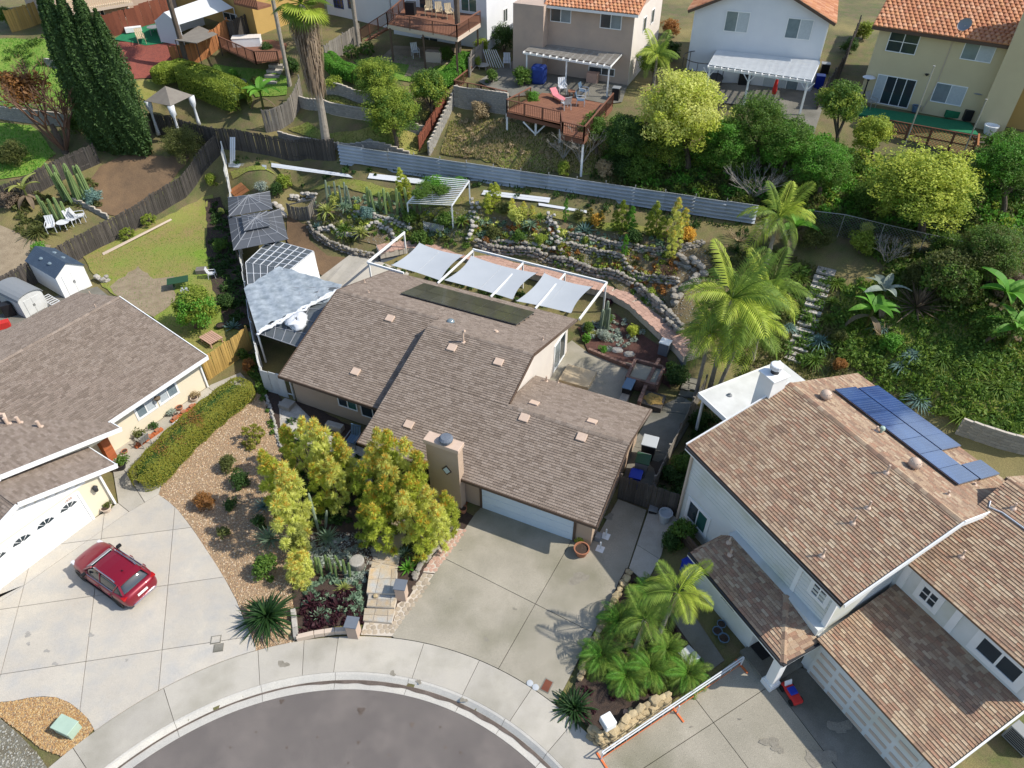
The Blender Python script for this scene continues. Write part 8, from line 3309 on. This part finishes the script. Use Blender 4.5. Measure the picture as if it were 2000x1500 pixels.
for ln in '''490 853 26 leaf_hedge f small clipped globe shrub at the round end of the gravel bed
445 908 24 leaf_olive - loose olive shrub on the gravel below the long hedge
468 938 26 leaf_dark - dark low shrub on the gravel beside the leftmost golden shrub
400 980 26 leaf_rust - rusty brown grassy tuft on the gravel
450 985 18 leaf_dark - small dark tuft on the gravel right of the rusty one
437 1040 18 leaf_olive - small olive tuft low on the gravel bed
505 1020 20 leaf_dark - dark shrub squeezed beside the leftmost golden shrub
516 1110 34 leaf_green - rounded green shrub above the big cycad
238 900 18 leaf_green - green shrub growing in the dark tub at the brick pier
210 986 13 leaf_olive - succulents filling the tan bowl pot at the garage
381 772 12 leaf_straw - dry plant in the tan pot nearest the golden fence
272 850 16 leaf_olive - flowering shrub in the brick planter of the left house
300 832 12 leaf_dark - dark little shrub in the middle of the brick planter
335 805 12 leaf_grey - grey flowering pot plant under the windows
1132 1052 14 leaf_yellow - yellow-green plume plant in the round terracotta pot
905 985 10 leaf_red - red-leaved plant in the pot by the garage door
470 690 16 leaf_green - round green shrub at the bend of the white fence
485 715 18 leaf_rust - reddish shrub at the end of the house path
290 430 15 leaf_lime f small lime ball shrub nearer the top of the left lawn
248 457 15 leaf_lime f small lime ball shrub halfway down the dark plank fence
430 480 20 leaf_green - green shrub in the shade along the white fence
440 590 24 leaf_dark - dark shrub in the lower shade border
412 352 16 leaf_lime - yellow-green shrub at the top corner of the left lawn
432 412 9 leaf_gold - small yellow tuft against the white fence
76 487 20 leaf_bright - bright green shrub behind the dark fence at the gravel yard
150 245 26 leaf_green - green shrub between the bare tree and the cypresses
358 282 46 leaf_olive - large dome-shaped olive shrub right of the cypresses
20 300 34 leaf_olive - olive shrub at the left edge below the lawn
182 385 22 leaf_blue - blue-grey succulent mound at the corner of the dirt yard
20 390 24 leaf_dead - dry brown shrub at the left edge by the grey fence
717 95 16 leaf_green f round clipped shrub right of the hedge below the deck stairs
686 102 17 leaf_green f square-topped clipped shrub on the left of the deck house lawn
872 105 20 leaf_green - rounded shrub at the foot of the tall bare palm trunk
940 92 22 leaf_lime - light green shrub beside the corner fence
985 75 34 leaf_dark - dark tall shrub against the sunlit white wall
930 120 14 leaf_lime - lime shrub behind the tan railing
960 150 18 leaf_green - green strappy shrub on the pink house patio edge
1040 190 18 leaf_bright - bright green shrub at the back of the brown deck
1020 150 26 leaf_green - leafy green shrub under the corner of the patio cover
475 160 10 leaf_grey - small grey ball shrub on the hedge lawn
455 145 12 leaf_bright - bright low shrub at the foot of the orange fence
500 160 14 leaf_olive - olive shrub under the small brown deck
650 165 22 leaf_lime - small lime fruit tree on the upper terrace
555 355 20 leaf_lime - yellow-green shrub on the grass strip above the stone planter
540 370 18 leaf_dark - dark shrub behind the rear gazebo
510 365 16 leaf_grey - pale silvery shrub above the rear gazebo
718 415 18 leaf_blue - silvery blue shrub left of the vine trellis
655 390 18 leaf_gold - golden shrub among the aloes
1100 485 14 leaf_hedge f clipped globe shrub on the second stone wall
1145 468 10 leaf_lime - small lime shrub on the third stone wall
1175 525 11 leaf_lime - bright lime tuft above the brick path wall
1272 572 14 leaf_lime - lime cushion plant at the end of the brick path wall
1010 420 22 leaf_gold - golden orange shrub beside the rocky gully
985 405 20 leaf_olive - olive shrub under the tall pale yellow shrub
1165 430 18 leaf_orange - rusty orange shrub below the metal fence
1130 420 16 leaf_olive - olive shrub behind the blue agave
1345 460 22 leaf_orange - orange-tipped shrub right of the golden conifer
1320 480 14 leaf_dead - dry twiggy shrub under the golden conifer
1240 465 22 leaf_dark - dark shrub between the lime conifers
1015 462 18 leaf_green - green shrub above the shade frame beam
1055 468 16 leaf_lime - lime shrub beside the rocky gully
965 455 20 leaf_olive - olive shrub behind the shade frame beam
950 470 12 leaf_rust - rusty low shrub on the stone terrace
870 430 24 leaf_green - green shrub under the vine trellis
800 425 22 leaf_green - leafy shrub left of the white trellis
820 465 22 leaf_green - green shrub behind the shade frame corner
1185 625 18 leaf_green - pale green tree aloe mound in the cactus bed
1150 640 16 leaf_green - green succulent mound at the house corner
1180 655 16 leaf_grey - grey succulent mound in the cactus bed
1145 660 13 leaf_bright - bright green fleshy plant at the patio edge, larger one
1178 682 11 leaf_bright - bright green fleshy plant by the brick edging, smaller one
1237 645 16 leaf_yellow - round yellow-green shrub in the red mulch
1190 590 10 leaf_purple - purple-leaved shrub above the cactus bed
1322 735 34 leaf_dark - broad dark shrub beside the covered fire pit
1310 715 14 leaf_palm - small palm-like shrub below the retaining wall end
1330 905 26 leaf_green - leafy green shrub behind the boundary fence, upper one
1305 925 24 leaf_dark - dark green shrub behind the brown fence panel
1365 820 26 leaf_dark - dark shrub under the white patio roof
1330 1040 36 leaf_green - feathery green shrub under the side window of the right house
1310 1060 26 leaf_dark - dark feathery shrub beside the grey barrel
1685 475 34 leaf_lime - rounded lime shrub with golden top on the right hillside
1692 448 18 leaf_gold - golden crown of the rounded hillside shrub
1600 465 36 leaf_olive - tangled olive-grey shrub beside the upper palm
1545 440 26 leaf_dead - dry scrub at the end of the metal fence
1850 480 40 leaf_green - green scrub below the chain-link fence
1900 500 46 leaf_olive - grey-olive scrub at the right end of the chain-link fence
1960 480 44 leaf_green - dense green scrub at the right edge below the fence
1870 560 50 leaf_olive - broad olive scrub on the right hillside
1800 540 40 leaf_olive - low olive scrub right of the dry palm
1970 560 40 leaf_dead - brown dry scrub at the right edge
1950 640 50 leaf_green - big-leaved green thicket at the right edge
1640 712 18 leaf_rust - rusty shrub behind the right roof
1640 655 20 leaf_olive - olive tuft right of the slab steps
1740 670 26 leaf_bright - bright weed patch in the middle of the right slope
1210 245 30 leaf_green - green shrub beside the brown deck
1160 240 30 leaf_green - leafy shrub against the front of the deck
1215 320 34 leaf_dark - dark shrub under the yellow tree on its left
1250 330 40 leaf_green - green understory shrub below the yellow tree
1390 300 38 leaf_dark - dark understory shrub right of the yellow tree
1440 320 44 leaf_green - rounded green shrub above the metal fence
1530 300 44 leaf_green - green shrub between the white house and the fence
1550 350 40 leaf_olive - olive shrub below the wooden stair posts
1620 320 52 leaf_green - broad dark-green shrub left of the large lime tree
1700 380 40 leaf_green - green shrub at the foot of the large lime tree
1960 290 50 leaf_green - tall green shrub at the right edge below the cream house
1985 360 44 leaf_dark - dark shrub at the right edge
1310 100 26 leaf_dark - dark shrub between the pink and white houses
1310 55 24 leaf_rust - rusty tall shrub between the pink and white houses
1690 60 24 leaf_lime - lime shrub between the white and cream houses
1660 90 20 leaf_dark - dark ivy on the fence beside the cream house
1180 330 24 leaf_straw - straw-coloured shrub above the metal fence
1100 330 18 leaf_lime - lime scrub above the middle of the metal fence
940 215 24 leaf_straw - dry straw shrub under the grey block wall
15 35 24 leaf_green - green shrub at the top left corner
520 95 16 leaf_dark - dark shrub under the tall palm
570 130 22 leaf_dark - dark shrub at the foot of the thin palm trunk'''.split('\n'):
 u,v,r,m,k,lab=ln.split(' ',5)
 B(int(u),int(v),int(r),m,lab,kind=None if k=='-' else k)
clipped('hedge','long rounded clipped hedge with reddish patches along the left house walk',[P(298,935),P(360,868),P(420,815),P(468,778)],.98,1.15,'leaf_hedge',26000,.04,m2=('leaf_rust',[(1.2,.25,260),(3.6,.3,420),(4.1,.25,250),(2.2,.2,160)]))
clipped('hedge','clipped green hedge block behind the taupe gazebo, larger one',[T(385,175),T(425,190),T(462,208)],1.5,2.2,'leaf_lime',12000,.09,core='leaf_green')
clipped('hedge','small clipped lime hedge block above the taupe gazebo',[T(326,158),T(355,152)],1.2,1.5,'leaf_lime',6000,.09,core='leaf_green')
clipped('hedge','low clipped hedge curving round the deck house lawn',[T(645,128),T(660,145),T(700,158),T(745,162)],.8,1.1,'leaf_bright',9000,.08,core='leaf_green')
clipped('hedge','low clipped hedge on the right of the deck house lawn',[T(905,128),T(890,150),T(862,168)],.8,1.0,'leaf_bright',7000,.08,core='leaf_green')
PS('bright lime conifer-like shrub at the centre of the hill garden',1215,452,[(1212,455,390),(1228,452,400),(1200,450,408),(1235,462,425)],m='leaf_lime',m2=None,m3='leaf_bright')
PS('lime-gold feathery conifer left of the golden one',1280,462,[(1278,465,392),(1266,460,410),(1290,470,420)],m='leaf_lime',m2='leaf_gold')
PS('tall golden feathery conifer below the metal fence',1313,488,[(1312,470,385),(1318,490,425),(1330,460,405),(1308,505,450)],m='leaf_gold',m2='leaf_orange')
PS('narrow lime conifer at the left of the grass strip',1104,432,[(1104,434,385)],m='leaf_bright',m2=None,wide=.6)
PS('small narrow green conifer on the third stone wall',1220,500,[(1218,502,458)],m='leaf_bright',m2=None,wide=.7)
PS('tall pale yellow feathery shrub beside the white boards',962,412,[(960,408,358),(970,405,356),(955,420,375)],m='leaf_yellow',m2='leaf_gold')
PS('yellow feathery shrub at the edge of the vine trellis',790,392,[(786,385,325),(796,388,345),(780,392,355)],m='leaf_yellow',m2='leaf_gold')
PS('golden feathery shrub right of the rocky gully',1110,455,[(1150,440,405),(1172,445,412)],m='leaf_olive',m2='leaf_orange')
PS('orange feathery shrub beside the blue-green agave',1010,425,[(1002,425,385),(1022,430,392),(1040,428,400)],m='leaf_gold',m2='leaf_orange')
cactus('stand of tall green column cacti on the grass strip',[(722+11*i,412+(i*5) % 9,362+(i*7) % 15) for i in range(10)],r=.12,m='cactus')
cactus('grey-green column cacti right of the stone-topped planter',[(640+9*i,398+i % 3,352+(i*9) % 17) for i in range(6)],'cactus_grey',r=.09)
cactus('tall cluster of lime column cacti by the grey fence at the far left',[(128+7*i,392+(i*3) % 7,312+(i*11) % 26) for i in range(9)],r=.15,lean=.12)
cactus('shorter cluster of lime column cacti beside the white chairs',[(98+6*i,432+(i*3) % 6,380+(i*9) % 20) for i in range(7)],r=.13,lean=.1)
cactus('tall grey column cactus against the white house wall end',[(1180,640,590),(1186,645,600),(1172,642,605)],'cactus_grey',r=.13)
for ln in '''aloe 640 412 30 leaf_aloe large yellow-green aloe at the top of the round stone wall
aloe 705 455 26 leaf_aloe tall yellow aloe at the right of the round stone wall
aloe 672 405 20 leaf_agave blue-green aloe right of the large yellow aloe
strap 675 450 28 leaf_green green grassy clump inside the round stone wall
agave 622 445 16 leaf_blue small blue agave at the left of the round wall
aloe 902 432 22 leaf_green tall green yucca right of the white trellis
aloe 1037 440 20 leaf_agave silver-green yucca below the orange shrub
aloe 1055 425 18 leaf_green green yucca beside the rocky gully top
agave 1143 452 26 leaf_blue large blue-green agave on the third stone wall
agave 1205 520 14 leaf_red bronze red agave on the second stone wall
aloe 1240 515 15 leaf_olive olive spiky plant at the stone wall bend
agave 925 448 12 leaf_agave small agave beside the stone steps
agave 1000 448 14 leaf_red reddish rosette on the middle stone terrace
agave 1075 450 14 leaf_red reddish rosette in the rocky gully
aloe 1158 655 17 leaf_aloe yellow-green aloe at the patio corner of the cactus bed
yucca 1440 490 20 leaf_cycad dark spiky plant left of the upper palm
strap 75 455 34 leaf_olive broad olive strap-leaved clump at the gravel yard
agave 455 640 22 leaf_blue grey-blue agave at the end of the shaded lawn
strap 1122 1385 52 leaf_cycad dark green strap-leaved clump at the tip of the palm planter
yucca 1790 600 62 leaf_dead large dry brown fountain of dead palm leaves on the right hillside'''.split('\n'):
 k,u,v,r,m,lab=ln.split(' ',5)
 rosette(k,int(u),int(v),int(r),m,lab,h=.5 if k=='aloe' and int(v)<500 else .15 if k=='yucca' else 0)
tp_=sum(tp,Vector())/4
t=thing('vine','leafy green vine sprawling over most of the white garden trellis','vine',tp_,world=False)
for x,y,r in ((-.3,.9,1.25),(1.0,1.1,1.0),(-1.0,.2,.95),(-1.4,-.7,.8),(.2,.0,.8)):
 put('foliage',crown_mesh('l',rnd.randrange(3)),t,loc=(x,y,2.1),sc=(r*1.15,r*1.0,r*.5),m='leaf_green' if r<1 else 'leaf_bright')
for i, (u, v, r, lab) in enumerate([(1562, 545, 24, 'at the top left of the slab steps'), (1552, 575, 24, 'second from the top left of the slab steps'), (1545, 610, 22, 'left of the middle of the slab steps'), (1540, 640, 22, 'left of the lower slab steps'), (1632, 555, 24, 'at the top right of the slab steps'), (1625, 590, 22, 'right of the upper slab steps'), (1618, 625, 24, 'right of the middle slab steps'), (1600, 668, 30, 'right of the lower slab steps'), (1640, 668, 28, 'above the ridge end of the right roof'), (1590, 705, 32, 'just behind the white chimney'), (1660, 700, 26, 'behind the solar roof corner'), (1785, 695, 28, 'in the middle of the slope above the solar panels'), (1760, 715, 24, 'with bluish leaves above the solar panels'), (1840, 705, 34, 'dark and broad on the right slope'), (1900, 720, 36, 'under the thicket at the right edge'), (1795, 785, 34, 'on the wall behind the solar panels, left'), (1880, 815, 34, 'on the wall behind the solar panels, middle'), (1965, 840, 34, 'on the wall behind the solar panels, right'), (1950, 760, 36, 'above the wall at the right edge'), (1720, 640, 26, 'below the banana plant')]):
 rosette('strap',u,v,r,('leaf_palm','leaf_green','leaf_palm','leaf_blue')[i % 4 if i !=12 else 3],'strap-leaved clump '+lab,name='strap_plant',cat='plant',group='strap-leaved clumps on the right hillside')
paddle('banana plant with pale torn leaves right of the slab steps',1690,640,9,1.7,1.5)
paddle('second banana plant in front of the pale-leaved one',1715,600,7,1.6,1.3,m='leaf_grey')
paddle('tall bird-of-paradise plant at the right edge of the hillside',1930,640,10,1.9,2.6)
paddle('bird-of-paradise clump above the wall at the right edge',1960,680,8,1.7,1.6)
paddle('dried banana plants by the grey fence at the far left',60,400,5,1.6,1.4,m='leaf_aloe',dead=4)
paddle('bright green banana plant behind the clipped hedge',515,215,8,1.8,1.6)
paddle('banana-leaved plant beside the upper palm',1545,480,7,1.8,1.6)
bare('dry straw tuft below the banana plants',1725,660,1.4,'leaf_straw',14,3,spread=1.2,sub=1)
bare('pale leafless shrub right of the rounded lime shrub',1730,515,1.7,'twig_grey',10,4)
bare('grey leafless shrub under the deck on the left',1100,310,2.0,'twig_grey',9,5)
bare('taller grey leafless shrub under the deck corner',1135,320,2.8,'twig_grey',8,6)
bare('large tangle of grey leafless branches above the right end of the metal fence',1470,385,3.0,'twig_grey',16,7,spread=1.1)
bare('thin grey leafless shrub under the yellow tree',1270,320,2.2,'twig_grey',7,8)
bare('dark twiggy shrub in the stone terraces',1300,545,1.0,'twig_red',12,9)
bare('grey twiggy shrub behind the chain-link fence',1510,470,1.6,'twig_grey',10,10,spread=1.0)
bare('white leafless shrub at the right edge',1985,500,1.8,'twig_grey',10,12,spread=1.0)
undergrowth('hill_garden_plants',[(620,430),(760,405),(900,425),(1060,450),(1180,470),(1320,500),(1320,560),(1200,520),(1000,490),(880,470),(760,450),(680,480)],210,'leaf_olive',.26,31)
undergrowth('hill_garden_plants',[(600,400),(760,392),(900,410),(1060,430),(1300,470),(1300,500),(1000,470),(700,430)],170,'leaf_agave',.28,32)
undergrowth('hill_garden_plants',[(880,425),(1060,440),(1180,460),(1330,500),(1320,600),(1200,530),(1000,490)],120,'leaf_rust',.22,33)
undergrowth('hillside_scrub',[(1180,285),(1330,290),(1560,290),(1700,310),(2050,380),(2050,500),(1850,470),(1480,415),(1150,350)],260,'leaf_green',.55,34,80)
undergrowth('hillside_scrub',[(1180,300),(1560,330),(2050,400),(2050,520),(1850,490),(1480,430),(1150,355)],220,'leaf_olive',.5,35,70)
undergrowth('hillside_scrub',[(1480,500),(1640,540),(1760,560),(2050,620),(2050,860),(1900,840),(1780,790),(1640,720),(1500,700)],240,'leaf_green',.45,36,70)
undergrowth('hillside_scrub',[(1640,560),(1760,560),(2050,620),(2050,860),(1900,840),(1780,790),(1660,720)],150,'leaf_palm',.45,37,70)
undergrowth('hillside_scrub',[(1380,480),(1480,490),(1560,560),(1520,720),(1440,740),(1360,640)],160,'leaf_olive',.45,38,60)
undergrowth('fence_foot_weeds',[(440,315),(660,325),(1460,450),(1460,465),(660,340),(440,328)],130,'leaf_dark',.3,39)
undergrowth('cactus_bed_plants',[(1130,640),(1200,610),(1260,650),(1190,690)],60,'leaf_grey',.22,40)
undergrowth('shade_border_plants',[(405,395),(440,400),(480,560),(490,645),(440,640),(415,540)],110,'leaf_dark',.35,41)
undergrowth('yard_plants',[(20,395),(180,340),(200,400),(100,470),(40,460)],90,'leaf_olive',.35,42)
undergrowth('terrace_plants',[(880,215),(1000,230),(1180,270),(1200,340),(900,310)],60,'leaf_straw',.3,43)
undergrowth('side_yard_plants',[(1290,960),(1340,880),(1380,790),(1400,820),(1350,920),(1330,990)],70,'leaf_dark',.35,44)
undergrowth('under_sail_plants',[(740,520),(800,500),(1000,545),(1110,585),(1110,610),(1000,590),(860,550)],70,'leaf_dark',.3,45)
undergrowth('upper_yard_plants',[(0,100),(110,60),(210,60),(200,110),(120,130),(0,140)],60,'leaf_green',.4,46)
undergrowth('hill_garden_plants',[(600,410),(760,395),(900,415),(1060,440),(1300,480),(1330,560),(1200,520),(1000,488),(880,465),(760,445),(660,470)],150,'leaf_lime',.25,51)
undergrowth('hill_garden_plants',[(600,410),(760,395),(900,415),(1060,440),(1300,480),(1330,560),(1200,520),(1000,488),(880,465),(760,445),(660,470)],70,'leaf_gold',.24,52)
undergrowth('hill_garden_plants',[(640,460),(760,440),(900,455),(1060,480),(1250,540),(1320,620),(1200,545),(1000,495),(780,475)],130,'leaf_green',.3,53)
undergrowth('hillside_scrub',[(1200,240),(1430,290),(1600,270),(1700,300),(2050,350),(2050,480),(1850,450),(1480,400),(1180,330)],260,'leaf_bright',.6,54,90)
undergrowth('hillside_scrub',[(1200,240),(1430,290),(1600,270),(1700,300),(2050,350),(2050,480),(1850,450),(1480,400),(1180,330)],160,'leaf_lime',.55,55,80)
undergrowth('hillside_scrub',[(1700,480),(1850,500),(2050,540),(2050,660),(1900,640),(1760,580)],220,'leaf_green',.6,56,90)
undergrowth('hillside_scrub',[(1700,480),(1850,500),(2050,540),(2050,660),(1900,640),(1760,580)],140,'leaf_olive',.6,57,90)
tree(1345,330,1330,225,96,'leaf_yellow','large yellow-flowering tree in front of the white house',m2='leaf_gold',asp=.8)
tree(1480,330,1478,238,66,'leaf_green','dense green tree right of the yellow-flowering tree')
tree(1632,310,1640,205,50,'leaf_lime','lime-green citrus tree left of the cream house',m2='leaf_green')
tree(1705,320,1700,262,42,'leaf_yellow','small yellow-green tree in front of the lattice deck',m2='leaf_lime')
tree(1800,460,1800,372,118,'leaf_lime','very wide lime-green tree above the chain-link fence',m2='leaf_yellow',asp=.62)
tree(1420,345,1415,285,62,'leaf_green','full green tree filling the gap right below the yellow-flowering tree',m2='leaf_bright')
tree(1530,350,1535,285,62,'leaf_bright','broad bright green tree below the white house patio',m2='leaf_green')
tree(1225,330,1225,272,52,'leaf_green','leafy green tree at the left foot of the yellow-flowering tree',m2='leaf_dark')
tree(1600,385,1602,330,62,'leaf_green','wide green tree left of the very wide lime tree',m2='leaf_bright')
tree(1960,420,1965,330,70,'leaf_green','tall full green tree at the right edge behind the lime tree',m2='leaf_bright')
tree(1930,560,1930,500,70,'leaf_olive','airy olive tree at the right edge below the chain-link fence',m2='leaf_green')
tree(1850,590,1850,540,60,'leaf_green','rounded olive-green tree right of the dry palm fountain',m2='leaf_olive')
tree(1310,330,1300,285,56,'leaf_lime','lime tree under the yellow-flowering tree',m2='leaf_green')
tree(740,232,735,158,48,'leaf_green','rounded green fruit tree on the deck house terrace, left one',m2='leaf_lime')
tree(775,285,765,222,62,'leaf_green','large lime-green fruit tree above the corrugated fence',m2='leaf_lime')
tree(845,240,838,178,44,'leaf_lime','small lime-gold tree beside the red-brown fence',m2='leaf_green')
tree(382, 640, 380, 602, 50, 'leaf_bright', 'bright green citrus tree behind the left house roof', m2='leaf_lime')
tree(1275,165,1280,118,38,'leaf_palm','bushy green palm-like tree between the pink and white houses',kind='l')
tree(1165,300,1160,255,34,'leaf_green','slim green tree growing up through the deck front')
t=bare('tree',128,296,6.2,'twig_red',6,21,name='bare_tree',spread=.55,sub=4,r0=.16)
t['category']='tree'
t['label']='half-bare tree with fine reddish twigs left of the cypresses'
q=MB()
q.tube([(0,0,-.3),(-.1,0,1.2),(-.3,.1,2.4)],[.32,.26,.2],8)
q.build('trunk','bark',t)
put('foliage',crown_mesh('m',1),t,loc=(-1.6,.6,5.2),sc=(2.6,2.2,1.8),m='leaf_rust')
for i,(u,v,vt,r) in enumerate([(205,293,-40,1.15),(232,300,-20,1.2),(262,300,-30,1.2),(285,302,20,1.1),(192,285,-20,1.0)]):
 cypress('tall dark columnar cypress, '+('second from left','middle one','second from right','rightmost and sunniest','leftmost')[i]+' of the row of five',u,v,0,vt,r,'row of tall cypresses')
b_=T(640,298)
t=thing('fan_palm','very tall fan palm with a shaggy skirt of dead fronds','palm',b_,world=False)
zc=ZV(b_,8)-b_.z
q=MB()
q.tube([(0,0,-.3),(.1,0,zc*.3),(.05,0,zc*.7),(0,0,zc)],[.42,.30,.27,.25],10)
q.build('trunk','bark_pale',t)
g=np.random.default_rng(5)
V=[]
for i in range(900):
 a,z=g.uniform(0,6.283),zc-g.uniform(0,5.4)
 f=(zc-z)/5.5
 r0_=.25
 r1_=r0_+g.uniform(.35,1.15)*(1-.55*f)
 d=np.array([math.cos(a),math.sin(a),0])
 s=np.array([-math.sin(a),math.cos(a),0])
 c0=d*r0_+np.array([0,0,z])
 c1=d*r1_+np.array([0,0,z-g.uniform(.3,.9)])
 c2=d*r1_*.9+np.array([0,0,z-g.uniform(1.3,2.1)])
 w_=g.uniform(.03,.08)
 V+=[c0,c1-s*w_,c2,c1+s*w_]
put('dead_fronds',npmesh('dead_fronds',np.array(V),4,'leaf_dead'),t)
q=MB()
for k in range(17):
 a=R(-80+10*k)
 d=Vector((math.cos(a),math.sin(a),0))
 s=Vector((-d.y,d.x,0))
 c=Vector((.75,0,.15))
 q.add([c,c+d*.45-s*.05+Vector((0,0,.03)),c+d*.95+Vector((0,0,-.16)),c+d*.45+s*.05],[(0,1,2,3)])
q.bar((0,0,0),(.75,0,.15),.04)
fm_=q.mesh('frond','leaf_palm')
for i in range(26):
 put('frond',fm_,t,loc=(0,0,zc+.1),rot=(rnd.uniform(-.3,.3),-R(70-5.2*i),i*2.4),sc=rnd.uniform(1.3,1.7),m='leaf_palm_lime' if i % 3==0 else 'leaf_palm')
for u,v,vt,r,lab in ((566,165,-60,.17,'thin bare palm trunk left of the shaggy fan palm'),(368,132,-60,.22,'leaning grey palm trunk in front of the white party tent'),(897,122,-80,.24,'dark bare palm trunk crossing the raised deck'),(700,88,-60,.2,'grey palm trunk right of the shaggy fan palm')):
 p=T(u,v)
 z1=ZV(p,vt)
 t=thing('palm_tree',lab,'palm',p,world=False)
 q=MB()
 n=14
 q.tube([(0,0,-.2+(z1-p.z+.2)*k/n) for k in range(n+1)],[r*(1.25 if k==0 else 1+.08*(k % 2)) for k in range(n+1)],9)
 q.build('trunk','bark_pale' if r<.21 else 'bark',t)
 for i in range(12):
  put('frond',fm_,t,loc=(0,0,z1-p.z),rot=(0,-R(60-8*i),i*2.4),sc=1.5,m='leaf_palm')
palm('tallest feather palm over the side yard, with bright lime fronds',1385,765,585,3.2,17,'leaf_palm',.14,m2='leaf_palm_lime',dead=2)
palm('feather palm leaning right beside the tallest one',1400,770,640,2.6,16,'leaf_palm_lime',.13,lean=(.9,.3),m2='leaf_palm')
palm('feather palm at the left of the tall palm group',1358,776,655,2.3,14,'leaf_palm',.12,lean=(.1,.2),m2='leaf_palm_lime')
palm('feather palm behind the tall palm group',1470,700,575,2.6,16,'leaf_palm',.12,lean=(-.2,.2),m2='leaf_palm_lime')
palm('upper feather palm at the right end of the metal fence',1495,520,425,2.6,14,'leaf_palm_lime',.14,m2='leaf_palm',dead=3)
palm('young feather palm between the pink and white houses',1275,178,110,2.0,14,'leaf_palm',.12,m2='leaf_palm_lime')
t=bare('dead grey frond heap at the right end of the metal fence',1445,470,1.6,'leaf_straw',16,33,spread=1.6,sub=1)
palm('leaning feather palm with a curved grey trunk in the palm planter',1283,1252,1178,1.9,9,'leaf_palm_lime',.10,lean=(.55,.5),dead=3,m2='leaf_palm')
palm('straight feather palm with a grey trunk in the palm planter',1240,1272,1215,1.5,8,'leaf_palm',.11,lean=(.15,.1),dead=2)
PY=('fr_pyg','fr_pyg','fr_mid')
for u,v,L,lab in ((1208,1222,1.15,'at the upper left of the palm planter'),(1175,1290,1.2,'on the left beside the driveway boulders'),(1222,1330,1.15,'in the centre front of the palm planter'),(1268,1315,1.2,'directly right of the centre front one'),(1340,1325,1.15,'at the right corner near the barrier'),(1300,1278,1.0,'behind the white pedestal box on its left'),(1265,1165,1.0,'at the top of the palm planter'),(1255,1205,.9,'under the straight feather palm'),(1310,1180,.8,'under the leaning feather palm')):
 palm('pygmy date palm with a round green head '+lab,u,v,None,L,26,'leaf_palm',.09,kinds=PY,name='pygmy_palm',e=(88,-10),m2='leaf_bright')
undergrowth('planter_undergrowth',[(1230,1130),(1380,1300),(1290,1375),(1190,1440),(1125,1390),(1150,1290)],60,'leaf_purple',.2,47)
grass('fallen_leaves',[P(u,v) for u,v in [(1090,1370),(1240,1120),(1130,1120),(960,1300)]],60,'leaf_dead',.03,.03,seed=50)
for u,v,r,m,lab in ((563,1232,.26,'rock_tan','ochre boulder between the cycad and the planter wall'),(655,1058,.13,'rock_pale','pale round stone behind the drum table'),(735,1172,.12,'rock_tan','orange round stone on the middle flagstone step'),(1222,1392,.14,'brick_pink','pinkish round stone on the stacked tan wall'),(1232,1388,.13,'rock_tan','tan round stone on the stacked tan wall'),(997,228,.5,'rock','grey boulder under the brown deck')):
 p=T(u,v)
 z_=.32 if 'step' in lab else 0
 tag(put('boulder',stone_mesh(m,4),None,loc=(p.x,p.y,p.z+z_+r*.3),sc=r),lab,'boulder')
